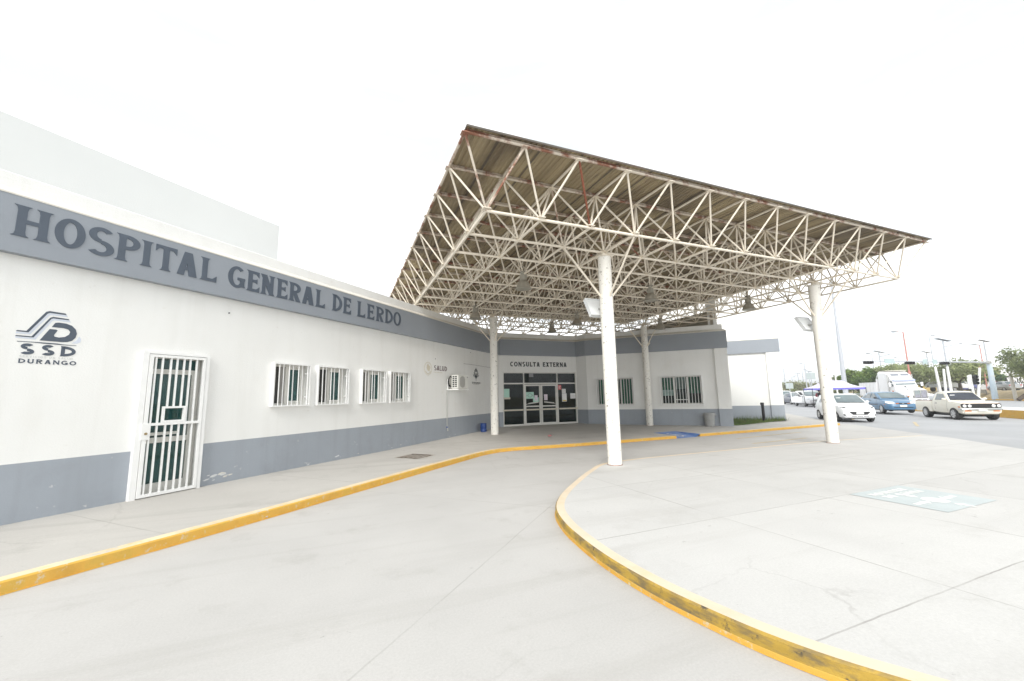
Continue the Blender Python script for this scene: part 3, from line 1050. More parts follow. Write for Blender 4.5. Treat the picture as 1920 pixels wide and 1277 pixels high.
OUT = [AB(-14, -8.38), AB(18.4914, -8.38), (11.66, 19.0), (11.90, 18.37), AB(21.404, 2.03), AB(30.3, 2.03)]
mb = MB()
sweep(mb, OUT, [(-0.05, 3.775), (0.125, 3.775), (0.125, 4.575), (-0.05, 4.575)])
mb.build('fascia', 'fascia_paint', hosp)
mb = MB()
sweep(mb, OUT, [(-0.05, 4.577), (0.13, 4.577), (0.13, 4.60), (0.0, 4.70), (-0.05, 4.70)])
mb.build('coping', 'coping_paint', hosp)
mb = MB()
sweep(mb, OUT, [(-0.25, 4.5), (-0.02, 4.5), (-0.02, 4.92), (-0.03, 4.93), (-0.25, 4.93)])
mb.build('parapet', 'wall_paint', hosp)
mb = MB()
mb.poly([p + (4.62,) for p in OUT] + [AB(30.3, -14) + (4.62,), AB(20, -22) + (4.62,), AB(-14, -22) + (4.62,)])
mb.build('roof', 'coping_paint', hosp)

# lettering on the fascia
HB = [('H', 2.228, 2.609), ('O', 2.636, 2.966), ('S', 2.985, 3.315), ('P', 3.325, 3.644), ('I', 3.665, 3.818), ('T', 3.862, 4.184), ('A', 4.175, 4.545), ('L', 4.575, 4.879),
      ('G', 5.093, 5.436), ('E', 5.465, 5.755), ('N', 5.775, 6.115), ('E', 6.144, 6.432), ('R', 6.458, 6.79), ('A', 6.804, 7.178), ('L', 7.205, 7.507), ('D', 7.728, 8.076),
      ('E', 8.096, 8.398), ('L', 8.615, 8.939), ('E', 9.003, 9.316), ('R', 9.38, 9.735), ('D', 9.776, 10.157), ('O', 10.185, 10.56)]
mb = MB(LEFT)
for i0, i1 in ((0, 8), (8, 15), (15, 17), (17, 22)):
    mb = MB(LEFT)
    W_ = HB[i0:i1]
    write(mb, [h[0] for h in W_], [(h[1], h[2]) for h in W_], 4.015, 4.455, 0.126, 0.092, 0.42, 0.62, depth=0.008)
    tag(mb.build('lettering', 'letter_paint', hosp), 'dark slate capitals reading ' + ''.join(h[0] for h in W_))
mb = MB(ENTR)
l, bx = fit_word('CONSULTA EXTERNA', 0.53, 3.82, 0.17)
for i0, i1 in ((0, 8), (8, 15)):
    mb = MB(ENTR)
    write(mb, l[i0:i1], bx[i0:i1], 3.21, 3.45, 0.001, 0.060, 0.16, 0.85)
    tag(mb.build('lettering', 'letter_dark', hosp), 'black capitals reading ' + l[i0:i1])

# emblem of the health service
D1 = [(2.447, 2.721), (2.456, 2.738), (2.543, 2.738), (2.707, 3.04), (2.74, 3.057), (2.905, 3.05), (2.92, 3.028), (2.749, 3.03), (2.724, 3.015), (2.564, 2.719)]
L1 = [(2.449, 2.692), (2.45, 2.715), (2.564, 2.715), (2.727, 3.012), (2.755, 3.027), (2.923, 3.025), (2.935, 3.0), (2.763, 3.001), (2.741, 2.988), (2.583, 2.693)]
D2 = [(2.448, 2.652), (2.452, 2.667), (2.599, 2.668), (2.755, 2.962), (2.784, 2.979), (2.947, 2.973), (2.955, 2.955), (2.791, 2.957), (2.769, 2.946), (2.618, 2.653)]
L2 = [(2.448, 2.631), (2.45, 2.648), (2.619, 2.649), (2.772, 2.942), (2.798, 2.955), (2.958, 2.95), (2.976, 2.927), (2.8, 2.929), (2.781, 2.915), (2.64, 2.629)]
BIGD = [(2.68, 2.621), (2.765, 2.797), (2.831, 2.797), (2.847, 2.786), (2.815, 2.713), (2.823, 2.692), (2.872, 2.685), (2.932, 2.702), (2.972, 2.742), (2.98, 2.783), (2.958, 2.815),
        (2.906, 2.829), (2.783, 2.829), (2.813, 2.894), (2.845, 2.904), (2.925, 2.901), (2.991, 2.878), (3.037, 2.827), (3.055, 2.767), (3.045, 2.703), (3.012, 2.653), (2.964, 2.628), (2.903, 2.621)]
mb = MB(LEFT)
for P_ in (D1, D2, BIGD):
    mb.plate(P_, 0, 0.004)
for P_ in ([(2.47, 2.580), (2.47, 2.588), (2.62, 2.593), (2.86, 2.596), (2.92, 2.588), (3.066, 2.588), (3.066, 2.582), (2.92, 2.578), (2.73, 2.578), (2.62, 2.584)],):
    mb.plate(P_, 0, 0.004)
write(mb, 'SSD', [(2.505, 2.645), (2.709, 2.845), (2.901, 3.068)], 2.412, 2.562, 0, 0.042, 0.2, 0.9, depth=0.004)
l, bx = fit_word('DURANGO', 2.506, 3.088, 0.28)
write(mb, l, bx, 2.288, 2.349, 0, 0.015, 0.25, 0.8, depth=0.004)
em = mb.build('emblem', 'letter_paint', hosp)
tag(em, 'slate SSD DURANGO emblem painted on the white wall')
mb = MB(LEFT)
for P_ in (L1, L2, [(3.009, 2.614), (3.056, 2.66), (3.085, 2.73), (3.109, 2.684), (3.106, 2.639), (3.073, 2.617)]):
    mb.plate(P_, 0, 0.0025)
mb.build('emblem_shading', 'logo_pale', em)
l, bx = fit_word('SERVICIOS DE SALUD', 2.51, 3.045, 0.3)
for i0, i1 in ((0, 9), (9, 11), (11, 16)):
    mb = MB(LEFT)
    write(mb, l[i0:i1], bx[i0:i1], 2.370, 2.397, 0, 0.005, 0.2, 0.9, depth=0.003)
    mb.build('small_lettering', 'logo_faint', em)

# round beige seal with the word SALUD
mb = MB(LEFT)


def ring(mb, cu, cz, ru, rz, w, a0=0, a1=360, n=32, d1=0.003):
    for k in range(n):
        t0, t1 = (math.radians(a0 + (a1 - a0) * (k + q) / n) for q in (0, 1))
        mb.plate([(cu + ru * math.cos(t0), cz + rz * math.sin(t0)), (cu + ru * math.cos(t1), cz + rz * math.sin(t1)),
                  (cu + (ru - w) * math.cos(t1), cz + (rz - w) * math.sin(t1)), (cu + (ru - w) * math.cos(t0), cz + (rz - w) * math.sin(t0))], 0, d1)


ring(mb, 12.307, 2.755, 0.25, 0.24, 0.012)
for k in range(22):                              # ring of small letters round the rim, as ticks
    t = math.radians(-50 + 280 * k / 21)
    c = (12.307 + 0.215 * math.cos(t), 2.755 + 0.207 * math.sin(t))
    mb.plate([(c[0] - .012, c[1] - .014), (c[0] + .012, c[1] - .014), (c[0] + .009, c[1] + .014), (c[0] - .009, c[1] + .014)], 0, 0.003)
eagle = [(12.22, 2.86), (12.25, 2.90), (12.30, 2.915), (12.35, 2.90), (12.36, 2.87), (12.43, 2.85), (12.45, 2.80), (12.44, 2.74), (12.40, 2.70), (12.41, 2.65), (12.36, 2.68), (12.33, 2.64),
         (12.30, 2.70), (12.25, 2.68), (12.27, 2.73), (12.21, 2.72), (12.25, 2.77), (12.19, 2.79), (12.25, 2.82)]
mb.plate(eagle, 0, 0.0035)
ring(mb, 12.307, 2.72, 0.17, 0.17, 0.03, 200, 340, 12, 0.0045)
mb.plate([(12.29, 2.53), (12.325, 2.53), (12.32, 2.49), (12.295, 2.49)], 0, 0.003)
seal = tag(mb.build('seal', 'seal_beige', hosp), 'faded beige round seal painted beside the word SALUD')
mb = MB(LEFT)
l, bx = fit_word('SALUD', 12.70, 13.59, 0.16)
write(mb, l, bx, 2.715, 2.895, 0, 0.036, 0.3, 0.6, depth=0.004)
tag(mb.build('lettering', 'maroon_paint', hosp), 'maroon capitals reading SALUD')
for k0, k1 in ((0, 4), (5, 9), (10, 14)):
    mb = MB(LEFT)
    for k in range(k0, k1):
        mb.plate([(12.715 + k * 0.04, 2.632), (12.742 + k * 0.04, 2.632), (12.742 + k * 0.04, 2.655), (12.715 + k * 0.04, 2.655)], 0, 0.003)
    mb.build('small_lettering', 'seal_beige', seal)

# dark crest with the word DURANGO
mb = MB(LEFT)
c = 16.03
for sgn in (-1, 1):
    mb.plate([(c + sgn * 0.02, 2.95), (c + sgn * 0.075, 2.95), (c + sgn * 0.07, 2.86), (c + sgn * 0.055, 2.79), (c + sgn * 0.02, 2.83)][::sgn], 0, 0.004)
    mb.plate([(c + sgn * 0.10, 2.90), (c + sgn * 0.155, 2.87), (c + sgn * 0.15, 2.70), (c + sgn * 0.05, 2.53), (c + sgn * 0.05, 2.60), (c + sgn * 0.115, 2.71)][::sgn], 0, 0.004)
    mb.plate([(c + sgn * 0.19, 2.79), (c + sgn * 0.215, 2.77), (c + sgn * 0.17, 2.66), (c + sgn * 0.06, 2.50), (c + sgn * 0.06, 2.525), (c + sgn * 0.15, 2.67)][::sgn], 0, 0.004)
    mb.plate([(c + sgn * 0.27, 2.70), (c + sgn * 0.275, 2.67), (c + sgn * 0.18, 2.58), (c + sgn * 0.16, 2.60)][::sgn], 0, 0.004)
    mb.plate([(c + sgn * 0.015, 2.76), (c + sgn * 0.055, 2.73), (c + sgn * 0.055, 2.62), (c + sgn * 0.015, 2.50)][::sgn], 0, 0.004)
mb.plate([(c - 0.012, 2.42), (c + 0.012, 2.42), (c + 0.008, 3.01), (c - 0.008, 3.01)], 0, 0.0032)
l, bx = fit_word('DURANGO', 15.67, 16.42, 0.2)
write(mb, l, bx, 2.283, 2.36, 0, 0.02, 0.2, 0.9, depth=0.004)
mb.plate([(15.76, 2.248), (16.33, 2.248), (16.33, 2.256), (15.76, 2.256)], 0, 0.003)
for a_ in (15.55, 16.47):
    mb.plate([(a_, 2.316), (a_ + .05, 2.316), (a_ + .05, 2.328), (a_, 2.328)], 0, 0.003)
tag(mb.build('emblem', 'letter_dark', hosp), 'dark feathered crest above the word DURANGO')
# screw stubs and a dangling wire left on the wall
for a_, z_ in ((5.242, 3.49), (12.768, 3.138), (15.52, 3.632)):
    mb = MB(LEFT)
    mb.tube((a_, 0, z_), (a_, 0.02, z_), 0.013, 8)
    mb.build('wall_fixing', 'black_plastic', hosp)
mb = MB(LEFT)
mb.path([(14.9, 0.012, 3.10), (15.4, 0.012, 3.108), (15.85, 0.012, 3.105), (16.8, 0.012, 3.095), (17.6, 0.012, 3.08)], 0.005, 5)
mb.build('loose_wire', 'black_plastic', hosp)


# flaked paint by the door and along the foot of the dado
rc_ = random.Random(5)
for k in range(16):
    a_, z_ = (5.02 + .5 * rc_.random(), .20 + .16 * rc_.random()) if k < 9 else (5.6 + 9 * rc_.random(), .17 + .10 * rc_.random())
    sz = .012 + .035 * rc_.random() ** 2
    mb = MB(LEFT)
    mb.plate([(a_ + sz * (1.6 + rc_.random()) * math.cos(t), z_ + sz * (.4 + .4 * rc_.random()) * math.sin(t) + .3 * sz * math.cos(t)) for t in [6.283 * q / 9 for q in range(9)]], -0.001, 0.0015)
    mb.build('paint_chip', 'chip_white' if k % 3 else 'coping_paint', hosp)


# ---------------------------------------------------------------- barred windows of the long wall
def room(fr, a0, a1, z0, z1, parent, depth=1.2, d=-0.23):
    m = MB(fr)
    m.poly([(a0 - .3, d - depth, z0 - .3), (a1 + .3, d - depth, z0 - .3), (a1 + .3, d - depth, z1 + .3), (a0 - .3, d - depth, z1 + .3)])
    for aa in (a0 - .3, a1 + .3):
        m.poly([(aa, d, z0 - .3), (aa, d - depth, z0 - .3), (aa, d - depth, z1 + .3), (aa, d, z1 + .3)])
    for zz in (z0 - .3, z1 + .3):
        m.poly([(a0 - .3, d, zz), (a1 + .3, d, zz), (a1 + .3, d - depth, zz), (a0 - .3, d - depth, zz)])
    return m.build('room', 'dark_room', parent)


def curtain(fr, a0, a1, z0, z1, d, parent, m, amp=0.02, waves=9):
    mb = MB(fr)
    n = waves * 6
    top = [(a0 + (a1 - a0) * i / n, d + amp * math.sin(2 * math.pi * waves * i / n), z1) for i in range(n + 1)]
    bot = [(u, d + 0.8 * (dd - d), z0) for u, dd, _ in top]
    mb.add(top + bot, [(i, i + 1, n + 2 + i, n + 1 + i) for i in range(n)])
    return mb.build('curtain', m, parent, smooth=60, fix=False)


def frame_rect(mb, a0, a1, z0, z1, d0, d1, w):
    mb.box(a0, a1, d0, d1, z0, z0 + w)
    mb.box(a0, a1, d0, d1, z1 - w, z1)
    mb.box(a0, a0 + w, d0, d1, z0 + w, z1 - w)
    mb.box(a1 - w, a1, d0, d1, z0 + w, z1 - w)


for i, (a0, a1) in enumerate(WIN_L):
    z0, z1 = 1.57, 2.555
    mid = a0 + (a1 - a0) * 0.47
    mb = MB(LEFT)
    frame_rect(mb, a0 + 0.032, a1 - 0.032, z0 + 0.03, z1 - 0.03, -0.17, -0.10, 0.045)
    mb.box(mid - 0.03, mid + 0.03, -0.168, -0.085, z0 + 0.075, z1 - 0.075)
    frame_rect(mb, mid + 0.032, a1 - 0.08, z0 + 0.078, z1 - 0.078, -0.15, -0.115, 0.05)
    win = mb.build('window', 'aluminium_frame', hosp)
    mb = MB(LEFT)
    frame_rect(mb, a0, a1, z0, z1, 0.002, 0.105, 0.032)
    for k in range(7):
        a_ = a0 + (a1 - a0) * (0.145 + 0.128 * k)
        dd = 0.085 if k % 2 == 0 else 0.055
        mb.tube((a_, dd, z0 + .03), (a_, dd, z1 - .03), 0.0125, 8)
    for zz in (z0 + 0.22, z1 - 0.22):
        mb.box(a1 - 0.12, a1 - 0.03, 0.03, 0.04, zz - 0.018, zz + 0.018)
    mb.build('grille', 'white_metal', win, smooth=35)
    mb = MB(LEFT)
    mb.poly([(a0 + .07, -0.135, z0 + .07), (mid - .03, -0.135, z0 + .07), (mid - .03, -0.135, z1 - .07), (a0 + .07, -0.135, z1 - .07)])
    mb.build('insect_screen', 'screen_mesh', win)
    mb = MB(LEFT)
    mb.poly([(mid + .08, -0.133, z0 + .125), (a1 - .13, -0.133, z0 + .125), (a1 - .13, -0.133, z1 - .125), (mid + .08, -0.133, z1 - .125)])
    mb.build('pane', 'teal_glass', win)
    if i != 1:
        curtain(LEFT, mid - 0.16, mid - 0.04, z0 + .08, z1 - .08, -0.125, win, 'curtain_grey', 0.006, 2)
    room(LEFT, a0, a1, z0, z1, win)

# ---------------------------------------------------------------- security door
mb = MB(LEFT)
for (u0_, u1_, z0_, z1_) in ((3.87, 3.955, 0.14, 2.585), (4.86, 4.92, 0.14, 2.585)):
    mb.box(u0_, u1_, -0.02, 0.075, z0_, z1_)
mb.box(3.955, 4.86, -0.02, 0.075, 2.545, 2.585)
door = mb.build('security_door', 'white_metal', hosp)
mb = MB(LEFT)
g = (3.965, 4.85, 0.165, 2.535)
mb.box(g[0], g[0] + 0.055, 0.04, 0.085, g[2], g[3])
mb.box(g[1] - 0.045, g[1], 0.04, 0.085, g[2], g[3])
mb.box(g[0] + .055, g[1] - .045, 0.04, 0.085, g[3] - 0.045, g[3])
mb.box(g[0] + .055, g[1] - .045, 0.04, 0.085, g[2], g[2] + 0.05)
mb.box(g[0] + .055, g[1] - .045, 0.042, 0.088, 1.325, 1.37)
for k, a_ in enumerate((4.06, 4.16, 4.285, 4.382, 4.492, 4.59, 4.70)):
    mb.box(a_ - .013, a_ + .013, 0.05, 0.076, 0.215, 1.325)
    if k in (2, 3, 4):
        mb.box(a_ - .013, a_ + .013, 0.05, 0.076, 1.64, 2.49)
    else:
        mb.box(a_ - .013, a_ + .013, 0.05, 0.076, 1.37, 2.49)
frame_rect(mb, 4.215, 4.57, 1.37, 1.645, 0.048, 0.09, 0.035)
mb.build('gate', 'white_metal', door)
mb = MB(LEFT)
mb.box(3.94, 4.06, 0.03, 0.094, 1.10, 1.362)
mb.build('lock_plate', 'white_metal', door)
mb = MB(LEFT)
mb.tube((4.0, 0.094, 1.20), (4.0, 0.108, 1.20), 0.021, 12)
mb.build('lock', 'brass', door)
mb = MB(LEFT)
frame_rect(mb, 3.935, 4.875, 0.145, 2.535, -0.18, -0.12, 0.05)
mb.box(3.985, 4.825, -0.178, -0.115, 2.215, 2.30)
mb.box(3.985, 4.825, -0.178, -0.118, 0.195, 0.34)
mb.box(3.985, 4.825, -0.178, -0.113, 1.02, 1.11)
mb.box(3.985, 4.06, -0.178, -0.12, 0.34, 2.215)
mb.box(4.74, 4.825, -0.178, -0.12, 0.34, 2.215)
mb.build('inner_door', 'aluminium_frame', door)
mb = MB(LEFT)
mb.box(4.1, 4.55, -0.11, -0.07, 1.15, 1.20)
mb.build('push_bar', 'aluminium_frame', door)
for z0_, z1_ in ((0.34, 1.02), (1.11, 2.215), (2.30, 2.485)):
    mb = MB(LEFT)
    a0_, a1_ = (4.06, 4.74) if z1_ < 2.25 else (3.985, 4.825)
    mb.poly([(a0_, -0.15, z0_), (a1_, -0.15, z0_), (a1_, -0.15, z1_), (a0_, -0.15, z1_)])
    mb.build('pane', 'teal_glass', door)
room(LEFT, 3.95, 4.9, 0.2, 2.5, door, 1.6)

# ---------------------------------------------------------------- glazed entrance
mb = MB(ENTR)
frame_rect(mb, 0.12, 4.40, 0.205, 2.93, -0.12, -0.03, 0.06)
mb.box(0.18, 4.34, -0.115, -0.028, 2.31, 2.375)
for a_ in (1.25, 3.20):
    mb.box(a_, a_ + 0.065, -0.117, -0.026, 0.265, 2.31)
    mb.box(a_ + .01, a_ + 0.055, -0.117, -0.027, 2.375, 2.87)
mb.box(0.18, 1.25, -0.1, -0.035, 0.265, 0.30)
mb.box(3.265, 4.34, -0.1, -0.035, 0.265, 0.30)
entr = mb.build('entrance', 'aluminium_frame', hosp)
for a0_, a1_ in ((1.325, 2.235), (2.265, 3.19)):
    mb = MB(ENTR)
    frame_rect(mb, a0_, a1_, 0.215, 2.285, -0.10, -0.045, 0.075)
    mb.box(a0_ + .075, a1_ - .075, -0.098, -0.043, 0.29, 0.335)
    mb.box(a0_ + .075, a1_ - .075, -0.098, -0.043, 1.14, 1.20)
    mb.build('door', 'aluminium_frame', entr)
    mb = MB(ENTR)
    m_ = (a0_ + a1_) / 2
    sg = 1 if a0_ < 2 else -1
    mb.plate([(m_ - sg * .25, 1.29), (m_ + sg * .30, 1.35), (m_ + sg * .30, 1.41), (m_ - sg * .25, 1.34)][::sg], -0.045, 0.0)
    mb.tube((m_ - sg * .25, -0.02, 1.315), (m_ - sg * .48, -0.04, 1.24), 0.012, 6)
    mb.build('push_bar', 'aluminium_frame', entr)
    mb = MB(ENTR)
    mb.box(a0_ + .03, a1_ - .03, 0.0, 0.04, 0.97, 1.045)
    mb.build('handrail', 'seal_beige', entr)
    for z0_, z1_ in ((0.335, 1.14), (1.20, 2.21)):
        mb = MB(ENTR)
        mb.poly([(a0_ + .075, -0.072, z0_), (a1_ - .075, -0.072, z0_), (a1_ - .075, -0.072, z1_), (a0_ + .075, -0.072, z1_)])
        mb.build('pane', 'entrance_glass', entr)
for a0_, a1_, z0_, z1_ in ((0.18, 1.25, 0.30, 2.31), (3.265, 4.34, 0.30, 2.31), (0.18, 1.26, 2.375, 2.87), (1.305, 3.21, 2.375, 2.87), (3.255, 4.34, 2.375, 2.87)):
    mb = MB(ENTR)
    mb.poly([(a0_, -0.072, z0_), (a1_, -0.072, z0_), (a1_, -0.072, z1_), (a0_, -0.072, z1_)])
    mb.build('pane', 'entrance_glass', entr)
for a0_, a1_ in ((0.14, 1.23), (3.28, 4.42)):
    mb = MB(ENTR)
    mb.box(a0_, a1_, 0.0, 0.04, 0.97, 1.045)
    mb.build('handrail', 'seal_beige', entr)
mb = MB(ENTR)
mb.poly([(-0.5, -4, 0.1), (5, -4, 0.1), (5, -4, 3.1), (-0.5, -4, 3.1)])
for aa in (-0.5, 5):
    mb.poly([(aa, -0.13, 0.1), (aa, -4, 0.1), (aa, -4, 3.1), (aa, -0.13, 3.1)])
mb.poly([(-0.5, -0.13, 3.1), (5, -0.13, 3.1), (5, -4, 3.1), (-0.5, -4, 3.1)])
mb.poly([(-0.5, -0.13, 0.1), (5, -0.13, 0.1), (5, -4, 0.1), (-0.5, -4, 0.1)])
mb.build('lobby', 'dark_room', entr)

# ---------------------------------------------------------------- barred windows with green curtains
for i, (a0, a1) in enumerate(WIN_R):
    z0, z1 = 1.125, 2.56
    w3 = (a1 - a0 - 0.16) / 3
    mb = MB(RIGHT)
    frame_rect(mb, a0 + 0.042, a1 - 0.042, z0 + 0.037, z1 - 0.042, -0.19, -0.11, 0.05)
    for k in (1, 2):
        u_ = a0 + 0.08 + w3 * k
        mb.box(u_ - .035, u_ + .035, -0.187, -0.10, z0 + .087, z1 - .092)
    if i == 1:
        mb.box(a0 + .08 + w3 + .035, a0 + .08 + 2 * w3 - .035, -0.16, -0.12, 1.36, 1.40)
    win = mb.build('window', 'aluminium_frame', hosp)
    mb = MB(RIGHT)
    frame_rect(mb, a0, a1, z0, z1, 0.002, 0.09, 0.038)
    for k in range(14):
        a_ = a0 + 0.09 + (a1 - a0 - 0.18) * k / 13
        mb.tube((a_, 0.065, z0 + .03), (a_, 0.065, z1 - .03), 0.0125, 8)
    mb.build('grille', 'white_metal', win, smooth=35)
    for k in range(3):
        u0_, u1_ = a0 + .08 + w3 * k + .035, a0 + .08 + w3 * (k + 1) - .035
        mb = MB(RIGHT)
        mb.poly([(u0_, -0.15, z0 + .087), (u1_, -0.15, z0 + .087), (u1_, -0.15, z1 - .092), (u0_, -0.15, z1 - .092)])
        mb.build('pane', 'window_glass', win)
    zb = z0 + .09 if i == 0 else z0 + 0.55
    curtain(RIGHT, a0 + .10, a0 + .06 + w3, zb, z1 - .1, -0.24, win, 'curtain_green', 0.022, 5)
    curtain(RIGHT, a1 - .06 - w3, a1 - .10, zb if i else z0 + .09, z1 - .1, -0.24, win, 'curtain_green', 0.022, 5)
    if i == 1:
        mb = MB(RIGHT)
        mb.poly([(a0 + .11, -0.215, 1.58), (a0 + .05 + w3, -0.215, 1.58), (a0 + .05 + w3, -0.215, 1.86), (a0 + .11, -0.215, 1.86)])
        mb.build('notice', 'paper_white', win)
        curtain(RIGHT, a0 + .12 + w3, a0 + .02 + 2 * w3, 1.9, z1 - .1, -0.25, win, 'curtain_grey', 0.02, 4)
    room(RIGHT, a0, a1, z0, z1, win, 1.5)

# ---------------------------------------------------------------- taller volumes behind
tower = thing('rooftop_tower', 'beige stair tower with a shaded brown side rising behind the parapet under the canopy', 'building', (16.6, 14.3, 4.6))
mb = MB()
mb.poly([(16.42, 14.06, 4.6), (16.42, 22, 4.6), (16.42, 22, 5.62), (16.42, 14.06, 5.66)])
mb.build('side_wall', 'shaded_plaster', tower, fix=False)  # side face painted a darker brown for the shade on it
mb = MB(RIGHT)
mb.box(6.02, 6.42, -1.2, -0.27, 4.62, 6.6)
mb.build('front_wall', 'wall_paint', tower)
blk = thing('white_block', 'tall plain white block rising behind the lettered fascia', 'building', AB(0, -13) + (4.6,))
mb = MB(LEFT)
mb.box(-16, 9.2, -12, -4, 4.6, 7.64)
mb.build('wall', 'block_paint', blk)
mb = MB(LEFT)
mb.box(-16.0, 9.2, -12.0, -4.0, 7.641, 7.66)
mb.build('coping', 'block_paint', blk)

FAR = Fr(AB(25.95, 0.0), (S, -S), (-S, -S))
wing = thing('side_wing', 'sunlit white side wing with pale grey fascia and dado beyond the shaded corner pilaster', 'building', AB(25.95, 4) + (0,))
wall_with_holes(FAR, -1.5, 5.0, 0.0, 4.6, [], parent=wing)
WS = Fr(AB(25.95, 5.0), (S, S), (S, -S))
wall_with_holes(WS, 0, 9, 0.0, 4.6, [], parent=wing)
mb = MB(FAR)
mb.box(4.45, 5.06, -0.04, 0.10, 0.95, 3.83)
mb.build('pilaster', 'wall_paint', wing)
mb = MB(FAR)
mb.box(4.45, 5.063, -0.04, 0.102, 0.0, 0.948)
mb.build('dado', 'grey_paint', wing)
FO = [AB(25.95, -1.5), AB(25.95, 5.0), AB(35, 5.0)]
mb = MB()
sweep(mb, FO, [(-0.05, 3.832), (0.12, 3.832), (0.12, 4.56), (-0.05, 4.56)])
mb.build('fascia', 'fascia_paint', wing)
mb = MB()
sweep(mb, FO, [(-0.05, 4.562), (0.125, 4.562), (0.125, 4.58), (-0.02, 4.68), (-0.05, 4.68)])
mb.build('coping', 'coping_paint', wing)
mb = MB()
sweep(mb, FO, [(-3, 4.4), (-0.02, 4.4), (-0.02, 8.2), (-3, 8.2)])
mb.build('upper_wall', 'wall_paint', wing)

# ================================================================== the space-frame canopy
MOD, BX, BY, ZB, ZT = 1.1475, 2.35, 6.787, 5.157, 6.25
NB = 13
canopy = thing('space_frame_canopy', 'square space-frame canopy of rusty white tubes under a stained roof on four round columns', 'canopy', (10, 13, 0.1))


def nb(i, j):
    return (BX + MOD * i, BY + MOD * j, ZB)


def nt_(i, j):
    return (BX + MOD * (i - .5), BY + MOD * (j - .5), ZT)


XL, XR = BX, BX + MOD * (NB - 1)
for j in range(NB):
    mb = MB()
    mb.tube(nb(0, j), nb(NB - 1, j), 0.030, 8)
    mb.build('bottom_chord', 'canopy_steel', canopy, smooth=50)
for i in range(NB):
    mb = MB()
    mb.tube(nb(i, 0), nb(i, NB - 1), 0.0285, 8)
    for j in range(NB):
        x, y, z = nb(i, j)
        mb.box(x - .075, x + .075, y - .075, y + .075, z + .031, z + .043)
    mb.build('bottom_chord', 'canopy_steel', canopy, smooth=50)
for j in range(NB + 1):
    mb = MB()
    mb.tube(nt_(0, j), nt_(NB, j), 0.029, 8)
    mb.build('top_chord', 'rusty_steel', canopy, smooth=50)
for i in range(NB + 1):
    mb = MB()
    mb.tube(nt_(i, 0), nt_(i, NB), 0.0275, 8)
    for j in range(NB + 1):
        x, y, z = nt_(i, j)
        mb.box(x - .07, x + .07, y - .07, y + .07, z - .043, z - .031)
    mb.build('top_chord', 'rusty_steel' if i in (0, 1) else 'canopy_steel', canopy, smooth=50)
diags = []
for i in range(NB):
    for j in range(NB):
        for di in (0, 1):
            for dj in (0, 1):
                p, q = Vector(nb(i, j)), Vector(nt_(i + di, j + dj))
                q = p + (q - p) * 0.985
                d = (p - Vector((0, 0, 1.7))).length
                diags.append((d, i, j, di, dj, p, q))
diags.sort(key=lambda t: t[0])
rest = MB()
for k, (d, i, j, di, dj, p, q) in enumerate(diags):
    if k < 100:
        mb = MB()
        mb.tube(p, q, 0.0215, 8)
        m_ = 'canopy_steel'
        if (i, j, di, dj) == (2, 0, 0, 0):
            m_ = 'rust'
        elif (i, j, di, dj) in ((0, 0, 0, 0), (0, 0, 1, 0), (5, 1, 0, 1)) or rnd.random() < 0.03:
            m_ = 'rusty_steel'
        mb.build('diagonal_strut', m_, canopy, smooth=50)
    else:
        rest.tube(p, q, 0.0215, 7, cap=False)
o = rest.build('diagonal_strut', 'canopy_steel', canopy, smooth=50)
o['kind'] = 'stuff'
# corrugated roof sheet
mb = MB()
x, prof = 1.80, []
while x < 16.75:
    prof += [(x, 6.302), (x + .03, 6.302), (x + .045, 6.320), (x + .075, 6.320), (x + .09, 6.302)]
    x += .105
y0_, y1_ = 6.125, 6.21 + 13 * MOD + .18
pts = [(a, y0_, z) for a, z in prof] + [(a, y1_, z) for a, z in prof] + [(a, y0_, z + .006) for a, z in prof] + [(a, y1_, z + .006) for a, z in prof]
n = len(prof)
fs = []
for i in range(n - 1):
    fs += [(i, i + 1, n + i + 1, n + i), (2 * n + i, 3 * n + i, 3 * n + i + 1, 2 * n + i + 1), (i, 2 * n + i, 2 * n + i + 1, i + 1), (n + i, n + i + 1, 3 * n + i + 1, 3 * n + i)]
mb.add(pts, fs)
mb.build('roof_sheet', 'roof_sheet', canopy, fix=False)
mb = MB()
mb.box(1.783, 16.83, 6.11, 6.123, 6.295, 6.332)
mb.box(1.783, 1.795, 6.123, y1_, 6.295, 6.332)
mb.build('edge_trim', 'edge_metal', canopy)
mb = MB()
for j in range(NB + 1):
    yy = BY + MOD * (j - .5)
    mb.box(1.81, 16.78, yy - .022, yy + .022, 6.281, 6.300)
mb.build('purlin', 'rusty_steel', canopy)
for (i, j, zb_) in ((3, 1, 0.105), (10, 1, 0.105), (3, 8, 0.15), (10, 8, 0.155)):
    x, y, z = nb(i, j)
    mb = MB()
    mb.lathe((x, y, 0), [(0.162, zb_ - 0.03), (0.160, zb_ + .02), (0.158, 4.90), (0.158, 5.03)], 28)
    col = mb.build('column', 'column_paint', canopy, smooth=40)
    for di, dj in ((1, 0), (-1, 0), (0, 1), (0, -1)):
        mb = MB()
        mb.tube((x + di * .13, y + dj * .13, 4.01), (x + di * MOD * .985, y + dj * MOD * .985, ZB - .02), 0.024, 8)
        mb.build('brace', 'canopy_steel', col, smooth=50)
    mb = MB()
    mb.box(x - .17, x + .17, y - .17, y + .17, 5.032, 5.052)
    mb.lathe((x, y, 0), [(0.07, 5.05), (0.06, ZB)], 10)
    mb.build('cap_plate', 'canopy_steel', col)
    mb = MB()
    mb.lathe((x, y, 0), [(0.172, zb_ - .02), (0.172, zb_ + .008), (0.161, zb_ + .012)], 28)
    mb.build('base_ring', 'rust', col)

